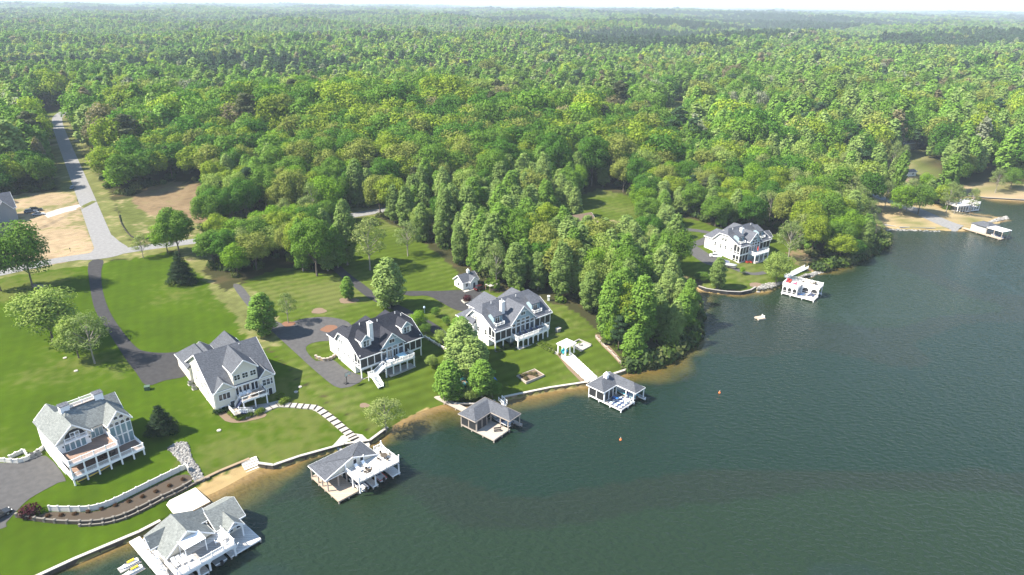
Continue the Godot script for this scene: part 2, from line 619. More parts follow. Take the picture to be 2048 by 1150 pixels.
func tint(x: float, z: float) -> Color:
	var d := sd(x, z)
	var jx := x + patchy.get_noise_2d(x * 3.0, z * 3.0) * 1.6
	var jz := z + patchy.get_noise_2d(x * 3.0 + 500.0, z * 3.0) * 1.6
	var c: Color = COL.woods
	var r := Vector2(x, z).length()
	var p := Vector2(jx, jz)
	var n := patchy.get_noise_2d(x, z)
	var n2 := patchy.get_noise_2d(x * 0.25 + 70.0, z * 0.25)
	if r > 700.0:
		return c.lerp(COL.canopy, smoothstep(700.0, 3000.0, r))  # far floor coloured dark green, painting shade into the gaps between crowns
	var n3 := patchy.get_noise_2d(x * 4.5 + 11.0, z * 4.5)
	var kind := ""
	for q in zones:
		if q[1].has_point(p) and Geometry2D.is_point_in_polygon(p, q[0]):
			kind = q[2]
	if kind == "" or kind == "lawn" and z < -215.0:
		var rd := near_road(p)
		if rd < 6.0 + n * 3.0:
			kind = "verge"
	if kind:
		c = COL[kind]
		if kind == "lawn" or kind == "lawn_c":
			c = c * (1.0 + 0.15 * n + 0.17 * n2 + 0.16 * n3)
			c = c.lerp(Color(0.15, 0.155, 0.055), clampf(n2 * 1.5 + n3 * 0.7 - 0.28, 0.0, 0.6))
			if kind == "lawn_c":                         # mown in stripes
				c = c.lerp(Color(0.15, 0.165, 0.06), clampf(n2 + n3 * 0.5 + 0.05, 0.0, 0.5))
				c = c * (1.0 + 0.13 * sin((x * 0.55 + z * 0.83) * 1.9))
			else:
				c = c * (1.0 + 0.05 * sin((x * 0.9 - z * 0.43) * 2.1))
		else:
			c = c * (1.0 + 0.3 * n + 0.3 * n3)
			if kind == "dirt" or kind == "spit":
				c = c.lerp(COL.rough, clampf(n2 * 2.0 + n * 1.5 + n3 * 1.2 - 0.3, 0.0, 0.8))
			if kind == "litter":
				c = c.lerp(COL.rough, clampf(n2 * 1.5 + n * 1.2 + n3 - 0.1, 0.0, 0.7))
			if kind == "verge":
				c = c.lerp(COL.dirt, clampf(n * 1.6 + n3 - 0.45, 0.0, 0.6))
			if kind == "rough":
				c = c.lerp(COL.dirt, clampf(n * 1.5 + n3 * 1.3 - 0.25, 0.0, 0.75))
	else:
		c = c.lerp(Color(0.12, 0.09, 0.055), clampf(n * 1.4, 0.0, 0.6))
	if d < 0.0 or d < 7.0 and kind != "lawn" and kind != "lawn_c" and beach(x, z) > 0.4 and d < 2.2 + n * 2.0:
		c = COL.sand * (1.0 + 0.2 * n)
	c.a = 1.0
	return c

func axis(inner0: float, inner1: float, step: float, far0: float, far1: float, grow: float) -> PackedFloat32Array:
	var lo := []
	var s := step
	var v := inner0 - s
	while v > far0:
		lo.append(v)
		s *= grow
		v -= s
	lo.append(far0)
	lo.reverse()
	var out := PackedFloat32Array(lo)
	v = inner0
	while v < inner1:
		out.append(v)
		v += step
	s = step
	while v < far1:
		out.append(v)
		s *= grow
		v += s
	out.append(far1)
	return out

func grid_mesh(xs: PackedFloat32Array, zs: PackedFloat32Array, water: bool) -> ArrayMesh:
	var nx := xs.size()
	var nz := zs.size()
	var pos := PackedVector3Array()
	var col := PackedColorArray()
	var nor := PackedVector3Array()
	var high := PackedFloat32Array()
	pos.resize(nx * nz)
	col.resize(nx * nz)
	nor.resize(nx * nz)
	for j in nz:
		for i in nx:
			var k := j * nx + i
			var x := xs[i]
			var z := zs[j]
			if water:
				pos[k] = Vector3(x, 0, z)
				nor[k] = Vector3.UP
				col[k] = water_tint(x, z)
			else:
				pos[k] = Vector3(x, ground(x, z), z)
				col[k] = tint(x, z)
	if not water:
		for j in nz:
			for i in nx:
				var a := pos[j * nx + maxi(i - 1, 0)]
				var b := pos[j * nx + mini(i + 1, nx - 1)]
				var c := pos[maxi(j - 1, 0) * nx + i]
				var d := pos[mini(j + 1, nz - 1) * nx + i]
				nor[j * nx + i] = Vector3(-(b.y - a.y) / maxf(b.x - a.x, 0.01), 1.0, -(d.y - c.y) / maxf(d.z - c.z, 0.01)).normalized()
	var idx := PackedInt32Array()
	for j in nz - 1:
		for i in nx - 1:
			var k := j * nx + i
			if water and sd(xs[i], zs[j]) > 4.0 and sd(xs[i + 1], zs[j + 1]) > 4.0 and sd(xs[i + 1], zs[j]) > 4.0 and sd(xs[i], zs[j + 1]) > 4.0:
				continue
			idx.append_array(PackedInt32Array([k, k + 1, k + nx, k + 1, k + nx + 1, k + nx]))
	var arr := []
	arr.resize(Mesh.ARRAY_MAX)
	arr[Mesh.ARRAY_VERTEX] = pos
	arr[Mesh.ARRAY_NORMAL] = nor
	arr[Mesh.ARRAY_COLOR] = col
	arr[Mesh.ARRAY_INDEX] = idx
	var m := ArrayMesh.new()
	m.add_surface_from_arrays(Mesh.PRIMITIVE_TRIANGLES, arr)
	return m

var shoals := []
func water_tint(x: float, z: float) -> Color:
	if shoals.is_empty():
		for b in [[440, 990, 16.0], [500, 955, 10.0], [870, 835, 12.0], [815, 860, 9.0], [230, 1130, 7.0], [1330, 740, 14.0], [1395, 605, 10.0], [1060, 800, 11.0], [1000, 812, 9.0], [1180, 775, 8.0], [1690, 540, 9.0], [1500, 592, 7.0], [960, 820, 9.0], [2040, 415, 12.0], [1385, 690, 10.0]]:
			var p := lv(b[0], b[1])
			shoals.append([Vector2(p.x, p.z), b[2]])
	var d := -sd(x, z)
	var n := patchy.get_noise_2d(x * 1.3 + 33.0, z * 1.3)
	var wide := 1.2
	for b in shoals:
		wide = maxf(wide, 0.8 * b[1] * (1.0 - smoothstep(b[1] * 0.4, b[1] * 1.5, b[0].distance_to(Vector2(x, z)))))
	var s := clampf(1.0 - (d + n * 2.0) / (wide * 1.05), 0.0, 1.0)
	s = s * s * (3.0 - 2.0 * s)
	var big := patchy.get_noise_2d(x * 0.07, z * 0.1)
	var deep := Color(0.0125, 0.0238, 0.0145) * (1.0 + 0.25 * big)
	var shallow := Color(0.092, 0.066, 0.02).lerp(Color(0.17, 0.115, 0.05), clampf(1.0 - d / 2.0, 0.0, 1.0))
	var c := deep.lerp(Color(0.042, 0.046, 0.017), minf(s * 2.2, 1.0)).lerp(shallow, s * s)
	c.a = 1.0
	return c

func ground_and_water() -> void:
	road_lines = [
		[lines([133, 221, 114, 238, 128, 285, 148, 335, 178, 411, 197, 460, 215, 505]), 3.6],
		[lines([-160, 580, 0, 546, 110, 522, 215, 507, 300, 494, 415, 479, 520, 462, 640, 441, 735, 426, 800, 414]), 3.3],
	]
	zone("rough", [230, 400, 300, 392, 400, 388, 418, 440, 412, 468, 340, 482, 270, 492, 243, 455])
	zone("litter", [262, 398, 300, 372, 350, 362, 425, 372, 430, 420, 415, 452, 350, 432, 300, 430, 275, 415])
	zone("dirt", [20, 392, 60, 385, 140, 384, 160, 410, 172, 452, 190, 500, 150, 520, 60, 540, -40, 550, -40, 400])
	zone("lawn", [-420, 1500, -420, 590, 0, 557, 95, 532, 175, 526, 215, 523, 290, 511, 345, 503, 385, 533, 440, 590, 480, 625, 524, 690, 604, 764, 704, 844, 764, 884, 740, 900, 500, 1000, 150, 1180])
	zone("lawn_c", [484, 566, 560, 535, 640, 545, 688, 548, 655, 470, 690, 440, 750, 432, 830, 472, 900, 528, 925, 560, 990, 583, 1090, 600, 1135, 613, 1190, 655, 1216, 690, 1264, 744, 1100, 790, 1000, 812, 900, 830, 760, 880, 700, 840, 600, 760, 520, 680, 480, 625])
	zone("verge", [388, 535, 402, 540, 452, 584, 478, 566, 520, 590, 560, 640, 560, 690, 520, 700, 500, 700, 470, 630, 430, 592])
	zone("verge", [345, 498, 418, 480, 436, 500, 405, 542, 384, 536])
	zone("lawn_c", [1335, 452, 1350, 430, 1390, 440, 1440, 455, 1560, 470, 1600, 505, 1645, 538, 1560, 575, 1500, 585, 1420, 580, 1390, 562, 1350, 545, 1330, 500])
	zone("litter", [1575, 505, 1600, 498, 1628, 518, 1652, 536, 1620, 542, 1588, 528], false)
	zone("lawn_c", [1150, 395, 1200, 378, 1262, 392, 1285, 440, 1280, 470, 1200, 460, 1150, 440])
	zone("rough", [1110, 440, 1250, 440, 1262, 480, 1245, 492, 1120, 492])
	zone("spit", [1735, 380, 1800, 388, 1850, 398, 1880, 418, 1950, 425, 2030, 435, 2010, 452, 1930, 470, 1750, 462, 1735, 420])
	zone("dirt", [1905, 392, 1930, 374, 1990, 364, 2100, 364, 2200, 378, 2200, 410, 2048, 410, 1940, 402])
	zone("lawn_c", [1330, 203, 1420, 203, 1420, 232, 1335, 238], true)
	zone("rough", [1770, 325, 1800, 305, 1845, 305, 1870, 335, 1895, 362, 1890, 386, 1810, 388, 1765, 372, 1720, 345], true)
	zone("rough", [1300, 226, 1330, 222, 1380, 248, 1385, 278, 1310, 272])
	zone("rough", [1480, 240, 1510, 244, 1550, 266, 1545, 295, 1490, 280])
	zone("litter", [1334, 540, 1352, 547, 1400, 560, 1402, 585, 1388, 600, 1368, 612, 1345, 595, 1332, 565])
	zone("lawn", [60, 226, 105, 216, 125, 222, 118, 238, 96, 244, 50, 244], true)
	zone("sand", [384, 978, 440, 950, 500, 925, 530, 940, 490, 966, 440, 995, 392, 1012], false)
	zone("sand", [786, 856, 806, 839, 860, 816, 902, 805, 930, 812, 880, 828, 800, 858], false)
	var xs := axis(-216.0, 124.0, 0.85, -24000.0, 24000.0, 1.085)
	var zs := axis(-304.0, -88.0, 0.85, -30000.0, 60.0, 1.075)
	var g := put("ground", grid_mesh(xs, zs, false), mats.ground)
	tag(g, "mown lawns, verges, bare earth and woodland floor sloping down to the lake", "", "", "structure")
	var wx := axis(-150.0, 220.0, 1.6, -3000.0, 24000.0, 1.12)
	var wz := axis(-330.0, -70.0, 1.6, -1500.0, 200.0, 1.12)
	var w := put("lake_water", grid_mesh(wx, wz, true), mats.water)
	tag(w, "dark green rippled lake, brown in the shallows", "", "", "structure")

func drape(called: String, outline: PackedVector2Array, up: float, m: Material, label: String, cell := 2.5, parent: Node = null) -> Node:   # a sheet laid over the ground
	var r := Rect2(outline[0], Vector2.ZERO)
	for q in outline:
		r = r.expand(q)
	var st := SurfaceTool.new()
	st.begin(Mesh.PRIMITIVE_TRIANGLES)
	st.set_smooth_group(0)
	var x := floorf(r.position.x / cell) * cell
	while x < r.end.x:
		var z := floorf(r.position.y / cell) * cell
		while z < r.end.y:
			var sq := PackedVector2Array([Vector2(x, z), Vector2(x + cell, z), Vector2(x + cell, z + cell), Vector2(x, z + cell)])
			for piece in Geometry2D.intersect_polygons(sq, outline):
				var ix := Geometry2D.triangulate_polygon(piece)
				for i in range(0, ix.size(), 3):
					var v := []
					for k in 3:
						var p: Vector2 = piece[ix[i + k]]
						v.append(Vector3(p.x, ground(p.x, p.y) + up, p.y))
					if (v[1] - v[0]).cross(v[2] - v[0]).y > 0.0:
						v.reverse()
					for p in v:
						st.set_normal(Vector3.UP)
						st.add_vertex(p)
			z += cell
		x += cell
	var o := part(called, st, m, parent if parent else self, false)
	if parent == null:
		tag(o, label, "", "", "structure")
	return o

func strip(a: PackedVector2Array, w0: float, w1 := -1.0) -> PackedVector2Array:
	if w1 < 0.0:
		w1 = w0
	var l := PackedVector2Array()
	var r := PackedVector2Array()
	for i in a.size():
		var d := (a[mini(i + 1, a.size() - 1)] - a[maxi(i - 1, 0)]).normalized().orthogonal() * lerpf(w0, w1, float(i) / (a.size() - 1)) * 0.5
		l.append(a[i] + d)
		r.append(a[i] - d)
	r.reverse()
	l.append_array(r)
	return l

func blob(px: float, py: float, rx: float, rz: float, n := 14, seed_ := 0.0) -> PackedVector2Array:
	var c := gp(px, py)
	var out := PackedVector2Array()
	for i in n:
		var a := TAU * i / n
		var k := 1.0 + 0.1 * sin(a * 3.0 + seed_) + 0.06 * sin(a * 5.0 + seed_ * 2.0)
		out.append(Vector2(c.x + cos(a) * rx * k, c.z + sin(a) * rz * k))
	return out

func roads() -> void:
	drape("road", strip(road_lines[0][0], 6.4, 7.2), 0.05, mats.asphalt_old, "pale grey asphalt road running away between the woods")
	drape("cross_road", strip(road_lines[1][0], 6.2), 0.054, mats.asphalt_old, "pale grey asphalt cross road along the top of the lawns")
	drape("road_junction", smooth(gpoly([160, 520, 184, 503, 193, 486, 199, 470, 219, 468, 240, 484, 256, 495, 250, 506, 215, 516])), 0.058, mats.asphalt_old, "widened pale asphalt where the two roads meet")
	drape("gravel_driveway", gpoly([86, 428, 120, 417, 158, 409, 166, 418, 130, 425, 96, 436]), 0.05, mats.concrete, "pale driveway of the new house beside the bare lot")
	drape("driveway", smooth(gpoly([177, 526, 206, 520, 203, 540, 203, 562, 208, 592, 222, 628, 246, 664, 272, 694, 292, 703, 330, 706, 384, 704, 386, 730, 372, 752, 330, 761, 293, 771, 272, 745, 250, 716, 214, 660, 191, 622, 181, 580]), 3), 0.05, mats.asphalt_new, "freshly sealed black driveway curving to the beige house")
	drape("driveway", smooth(gpoly([-260, 920, 0, 926, 40, 922, 92, 912, 131, 958, 116, 966, 60, 997, 30, 1026, 12, 1046, -10, 1062, -260, 1120]), 3), 0.05, mats.asphalt_mid, "worn grey asphalt yard beside the cream house")
	drape("driveway", smooth(gpoly([466, 572, 482, 571, 504, 598, 532, 626, 566, 648, 604, 638, 650, 634, 690, 641, 704, 655, 690, 672, 668, 681, 640, 683, 618, 689, 612, 700, 632, 722, 662, 718, 690, 738, 728, 757, 682, 777, 640, 750, 590, 705, 552, 670, 500, 618]), 3), 0.05, mats.asphalt_mid, "grey asphalt drive with a round turning loop beside the dark roofed house")
	drape("driveway", strip(lines([610, 470, 655, 518, 693, 553, 716, 570, 748, 594, 790, 614, 830, 634, 870, 658, 900, 686, 906, 694]), 3.6), 0.05, mats.asphalt_new, "long narrow black driveway running down past the small trees")
	drape("driveway_court", smooth(gpoly([796, 584, 830, 582, 880, 582, 930, 580, 958, 582, 976, 594, 960, 610, 940, 622, 912, 620, 884, 606, 856, 592, 820, 592]), 3), 0.054, mats.asphalt_new, "black asphalt turning court in front of the white shed")
	drape("driveway", strip(lines([1300, 452, 1337, 455, 1363, 459, 1392, 461, 1418, 466, 1436, 474]), 3.6), 0.05, mats.asphalt_mid, "upper arm of the grey drive loop at the lake house on the point")
	drape("driveway", strip(lines([1322, 464, 1345, 474, 1366, 487, 1385, 498, 1405, 512, 1425, 523, 1446, 527]), 5.2, 8.0), 0.056, mats.asphalt_mid, "lower arm of the grey drive with the parked cars")
	drape("driveway", strip(lines([1368, 488, 1395, 487, 1413, 480, 1428, 471]), 4.6), 0.062, mats.asphalt_mid, "short link of the grey drive loop round the grass island")
	drape("footpath", strip(lines([1450, 529, 1468, 537, 1490, 545, 1510, 548, 1530, 545]), 2.2), 0.05, mats.asphalt_mid, "grey path winding down behind the blue car")
	drape("lane", strip(lines([1700, 378, 1742, 386, 1769, 398, 1813, 413, 1887, 445, 1920, 456]), 5.0, 10.0), 0.05, mats.asphalt_old, "pale lane running out onto the wooded spit")
	drape("dirt_track", strip(lines([1690, 318, 1722, 325, 1754, 336, 1790, 348, 1822, 364]), 3.0), 0.05, mats.soil, "narrow dirt track between the trees above the spit")
	drape("lane", strip(lines([1318, 229, 1335, 239, 1352, 249, 1366, 254]), 5.0), 0.05, mats.concrete, "short bright stretch of lane showing among the far trees")
	drape("lane", strip(lines([1490, 246, 1510, 256, 1536, 268]), 5.0), 0.05, mats.concrete, "thin bright stretch of lane showing right of the far clearing")
	drape("mulch_bed", blob(660, 658, 2.6, 2.3), 0.09, mats.red_mulch, "round reddish mulch island in the turning loop")
	drape("mulch_bed", blob(638, 622, 2.3, 2.0, 14, 1.0), 0.06, mats.soil, "round bare mulch patch on the lawn above the turning loop")
	drape("mulch_bed", blob(697, 601, 3.2, 2.2, 14, 2.0), 0.06, mats.soil, "mulch bed under the small bright green tree")
	drape("mulch_bed", blob(577, 648, 2.0, 1.6, 14, 3.0), 0.06, mats.red_mulch, "mulch ring round the thin dark tree")
	drape("bare_patch", blob(729, 811, 1.3, 1.0, 12, 1.5), 0.06, mats.soil, "small bare patch in the striped lawn")

# ---------------------------------------------------------------- walls along the water
func sea_wall(a: Array, top: float, cap_m: Material, wall_m: Material, label: String, low := -1.2, thick := 0.45, called := "sea_wall", on_ground := false) -> void:
	var c := gp(a[0], a[1]) if on_ground else lv(a[0], a[1])
	var o := thing(called, label, "retaining wall", c)
	var w := sb()
	var cap := sb()
	var prev := Vector3()
	for i in range(0, a.size(), 2):
		var p := (gp(a[i], a[i + 1]) if on_ground else lv(a[i], a[i + 1])) - c
		if i > 0:
			var q := p
			var b := prev
			if not on_ground:
				q.y = -c.y
				b.y = -c.y
			var d := (q - b).normalized() * 0.05
			var y0 := Vector3(0, (low + top) * 0.5, 0)
			bar(w, b - d + y0, q + d + y0, thick, top - low)
			bar(cap, b - d + Vector3(0, top + 0.06, 0), q + d + Vector3(0, top + 0.06, 0), thick + 0.25, 0.14)
			var n := maxi(1, int(b.distance_to(q) / 2.4))
			for k in n:
				var s := b.lerp(q, (k + 0.5) / n) + d.cross(Vector3.UP).normalized() * thick * 0.55
				var pl := put("pile", post_mesh(0.2, top - low - 0.1), wall_m, o)
				pl.position = s + Vector3(0, low, 0)
		prev = p
	part("wall", w, wall_m, o)
	part("cap", cap, cap_m, o)

func shore_walls() -> void:
	sea_wall([-60, 1224, 150, 1126, 280, 1071, 322, 1049], 0.95, mats.wall_cap, mats.old_timber, "white capped shore wall left of the big sage roofed boathouse")
	sea_wall([384, 978, 440, 951, 500, 926], 1.15, mats.timber, mats.old_timber, "tan timber wall behind the strip of beach", -0.6)
	sea_wall([518, 934, 548, 938, 600, 920, 690, 895, 740, 888, 775, 862], 1.05, mats.concrete, mats.old_timber, "dark wall with pale cap below the beige house lawn")
	sea_wall([1003, 801, 1100, 781, 1180, 769, 1258, 743], 0.95, mats.wall_cap, mats.timber, "white capped shore wall between the two grey boathouses")
	sea_wall([905, 812, 955, 813, 990, 806], 0.8, mats.stone, mats.old_timber, "low dark wall under the tree clump behind the boathouse")
	sea_wall([1397, 578, 1412, 583, 1430, 586, 1455, 589, 1480, 590, 1500, 586, 1510, 580], 1.2, mats.stone, mats.dark, "curved dark steel wall below the lawn of the point house", -1.0, 0.35)
	sea_wall([1758, 450, 1800, 457, 1870, 459], 0.7, mats.stone, mats.stone, "grey stone wall along the wooded spit")
	sea_wall([1935, 394, 1975, 398, 2048, 402, 2120, 403], 0.8, mats.stone, mats.old_timber, "dark wall of the bare earth shore at the right edge")

# ---------------------------------------------------------------- trees
func lobe_leaves(st: Array, c: Vector3, r: Vector3, n: int, size: float, shade: float, up := 0.25) -> void:   # leaf clumps over a lobe, most near its skin
	for i in n:
		var u := rng.randf_range(-0.75, 1.0)
		var a := rng.randf() * TAU
		var s := sqrt(maxf(0.0, 1.0 - u * u))
		var d := Vector3(cos(a) * s, u, sin(a) * s)
		var k := 0.45 + 0.78 * pow(rng.randf(), 0.6)
		var p := c + d * r * k
		var nrm := (d + Vector3(rng.randf_range(-0.85, 0.85), rng.randf_range(-0.5, 0.7) + up, rng.randf_range(-0.85, 0.85))).normalized()
		var t := nrm.cross(Vector3(rng.randf_range(-1, 1), rng.randf_range(-1, 1), rng.randf_range(-1, 1))).normalized()
		var b := nrm.cross(t)
		var z := size * rng.randf_range(0.6, 1.35)
		var f := rng.randf_range(0.72, 1.28) * shade
		var col := Color(f * rng.randf_range(0.95, 1.05), f, f)
		var nn := (nrm * 0.8 + d * 0.4).normalized()
		st[0].append_array(PackedVector3Array([p - t * z, p + b * z * 0.75 + nrm * z * 0.14, p + t * z, p - b * z * 0.75 + nrm * z * 0.14]))
		for k2 in 4:
			st[1].append(nn)
			st[2].append(col)

func leaf_mesh(st: Array) -> ArrayMesh:
	var n: int = st[0].size() / 4
	var idx := PackedInt32Array()
	idx.resize(n * 6)
	for i in n:
		var k := i * 4
		var j := i * 6
		idx[j] = k
		idx[j + 1] = k + 1
		idx[j + 2] = k + 2
		idx[j + 3] = k
		idx[j + 4] = k + 2
		idx[j + 5] = k + 3
	var arr := []
	arr.resize(Mesh.ARRAY_MAX)
	arr[Mesh.ARRAY_VERTEX] = PackedVector3Array(st[0])
	arr[Mesh.ARRAY_NORMAL] = PackedVector3Array(st[1])
	arr[Mesh.ARRAY_COLOR] = PackedColorArray(st[2])
	arr[Mesh.ARRAY_INDEX] = idx
	var m := ArrayMesh.new()
	m.add_surface_from_arrays(Mesh.PRIMITIVE_TRIANGLES, arr)
	return m

func limb(st: SurfaceTool, a: Vector3, b: Vector3, r0: float, r1: float, n := 6) -> void:
	var f := (b - a).normalized()
	var s := f.cross(Vector3(0.3, 0.2, 0.9)).normalized()
	var u := s.cross(f)
	for k in n:
		var c0 := cos(TAU * k / n) * s + sin(TAU * k / n) * u
		var c1 := cos(TAU * (k + 1) / n) * s + sin(TAU * (k + 1) / n) * u
		quad(st, a + c0 * r0, a + c1 * r0, b + c1 * r1, b + c0 * r1)

# crown and trunk of one tree 20 m tall; budget = number of leaf clumps
func tree_shape(kind: String, budget: int, size: float) -> Array:
	var st := [PackedVector3Array(), PackedVector3Array(), PackedColorArray()]
	var tr := SurfaceTool.new()
	tr.begin(Mesh.PRIMITIVE_TRIANGLES)
	tr.set_smooth_group(0)
	var lobes := []
	match kind:
		"broad", "round":
			var low := 5.5 if kind == "broad" else 2.6
			var wide := rng.randf_range(5.6, 6.8) if kind == "broad" else rng.randf_range(4.6, 5.4)
			var count := 20
			for i in count:
				var u := -0.7 + 1.65 * (i + rng.randf()) / count
				var a := i * 2.4 + rng.randf_range(-0.6, 0.6)
				var s := sqrt(maxf(0.0, 1.0 - u * u))
				var k := rng.randf_range(0.6, 0.85)
				var c := Vector3(cos(a) * s * wide * k, (low + 20.0) * 0.5 + u * (20.0 - low) * 0.5 * 0.76, sin(a) * s * wide * k)
				var rr := rng.randf_range(1.7, 2.8)
				lobes.append([c, Vector3(rr * 1.05, rr * 0.95, rr * 1.05)])
			lobes.append([Vector3(0, 12.5, 0), Vector3(wide * 0.6, 4.0, wide * 0.6)])
		"poplar":
			for i in 36:
				var t := (i + rng.randf()) / 36.0
				var y := lerpf(2.2, 18.8, t)
				var w := lerpf(1.0, 0.22, smoothstep(0.5, 1.05, t)) * smoothstep(-0.25, 0.3, t) * 3.1
				var a := i * 2.4 + rng.randf_range(-0.7, 0.7)
				var rr := rng.randf_range(0.85, 1.4) * (1.0 - 0.35 * t)
				lobes.append([Vector3(cos(a) * w * rng.randf_range(0.55, 0.9), y, sin(a) * w * rng.randf_range(0.55, 0.9)), Vector3(rr, rr * 1.3, rr)])
			lobes.append([Vector3(0, 10.0, 0), Vector3(2.4, 7.8, 2.4)])
		"pine":
			for i in 18:
				var t := (i + rng.randf()) / 18.0
				var y := lerpf(7.5, 19.2, t)
				var w := lerpf(3.3, 0.7, t * t)
				var a := i * 2.4 + rng.randf_range(-0.6, 0.6)
				var rr := rng.randf_range(1.2, 1.9) * (1.05 - 0.45 * t)
				lobes.append([Vector3(cos(a) * w * 0.75, y, sin(a) * w * 0.75), Vector3(rr * 1.2, rr * 0.6, rr * 1.2)])
				limb(tr, Vector3(0, y - 0.6, 0), Vector3(cos(a) * w * 0.75, y, sin(a) * w * 0.75), 0.09, 0.04, 4)
		"spruce":
			for i in 34:
				var t := (i + rng.randf()) / 34.0
				var y := lerpf(1.2, 19.0, t)
				var w := lerpf(6.0, 0.3, t)
				var a := i * 2.4
				var rr := lerpf(2.6, 0.7, t)
				lobes.append([Vector3(cos(a) * w * 0.62, y, sin(a) * w * 0.62), Vector3(rr, rr * 0.6, rr)])
			lobes.append([Vector3(0, 7, 0), Vector3(3.0, 6.0, 3.0)])
		"sparse":
			for i in 15:
				var a := i * 2.4 + rng.randf_range(-0.5, 0.5)
				var t := (i + rng.randf()) / 15.0
				var y := lerpf(8.0, 18.5, t)
				var w := sin(PI * lerpf(0.3, 0.95, t)) * 4.6
				var c := Vector3(cos(a) * w * 0.8, y, sin(a) * w * 0.8)
				lobes.append([c, Vector3(1.9, 1.4, 1.9) * rng.randf_range(0.7, 1.2)])
				limb(tr, Vector3(0, lerpf(5.0, 12.0, t), 0), c, 0.16, 0.04, 5)
	var vol := 0.0
	for l in lobes:
		vol += l[1].x * l[1].y
	for l in lobes:
		lobe_leaves(st, l[0], l[1], int(budget * l[1].x * l[1].y / vol), size, rng.randf_range(0.86, 1.14))
	var top := 15.0 if kind != "broad" else 12.0
	var r := 0.34 if kind == "broad" else 0.24
	limb(tr, Vector3(0, -0.6, 0), Vector3(0.1, 3.0, 0), r * 1.25, r * 0.85, 8)
	limb(tr, Vector3(0.1, 3.0, 0), Vector3(0, 8.0, 0.15), r * 0.85, r * 0.62, 8)
	limb(tr, Vector3(0, 8.0, 0.15), Vector3(0, top, 0), r * 0.62, r * 0.2, 6)
	if kind == "broad" or kind == "round":
		for i in 7:
			limb(tr, Vector3(0, 4.5 + i * 0.8, 0.1), lobes[i * 2 + 2][0], 0.15, 0.05, 5)
	tr.generate_normals()
	return [leaf_mesh(st), tr.commit()]

var leaf_mats := {}
func leaf_mat(called: String, c: Color, sharp := 0.35) -> StandardMaterial3D:
	var m := mat("leaf_" + called, c, 0.62, null, 1.0, true)
	m.metallic_specular = 0.18
	m.backlight_enabled = true
	m.backlight = Color(0.75, 0.85, 0.4)
	leaf_mats[called] = m
	return m

var protos := {}
const TINTS := {
	"broad": [["yellow-green", Color(0.207, 0.279, 0.027)], ["deep green", Color(0.066, 0.158, 0.018)], ["mid green", Color(0.114, 0.211, 0.027)], ["olive gold", Color(0.211, 0.248, 0.054)]],
	"round": [["lime green", Color(0.165, 0.29, 0.022)], ["pale green", Color(0.235, 0.315, 0.075)], ["mid green", Color(0.115, 0.21, 0.03)]],
	"poplar": [["grey-green", Color(0.175, 0.26, 0.07)], ["fresh green", Color(0.16, 0.28, 0.045)], ["pale green", Color(0.235, 0.325, 0.095)]],
	"pine": [["dark", Color(0.044, 0.086, 0.038)], ["brownish", Color(0.079, 0.095, 0.045)]],
	"spruce": [["dark", Color(0.023, 0.045, 0.020)]],
	"sparse": [["grey-green", Color(0.19, 0.25, 0.085)], ["budding pale", Color(0.245, 0.295, 0.10)]],
}

func proto(kind: String, variant: int, tint_: int) -> Node3D:
	var key := "%s/%d" % [kind, variant]
	if not protos.has(key):
		var big := {"broad": [10500, 0.28], "round": [7600, 0.26], "poplar": [8600, 0.25], "pine": [7000, 0.24], "spruce": [9000, 0.26], "sparse": [2600, 0.22]}
		protos[key] = tree_shape(kind, big[kind][0], big[kind][1])
	var t: Array = TINTS[kind][tint_]
	var mk: String = t[0] + kind
	if not leaf_mats.has(mk):
		leaf_mat(mk, t[1])
	var o := Node3D.new()
	var trunk := MeshInstance3D.new()
	trunk.name = "trunk"
	trunk.mesh = protos[key][1]
	trunk.material_override = mats.pale_bark if kind == "sparse" or kind == "poplar" else mats.bark
	o.add_child(trunk)
	var crown := MeshInstance3D.new()
	crown.name = "crown"
	crown.mesh = protos[key][0]
	crown.material_override = leaf_mats[mk]
	o.add_child(crown)
	return o

const CALLED := {"broad": "broadleaf_tree", "round": "round_tree", "poplar": "poplar_tree", "pine": "pine_tree", "spruce": "spruce_tree", "sparse": "sparse_tree"}

func plant(kind: String, variant: int, tint_: int, at: Vector3, h: float, w: float, label: String, group := "") -> Node3D:
	var o := proto(kind, variant, tint_)
	o.name = numbered(CALLED[kind])
	add_child(o, true)
	o.position = at
	o.scale = Vector3(w, h, w) / 20.0
	o.rotation.y = rng.randf() * TAU
	tag(o, label, "tree", group)
	return o

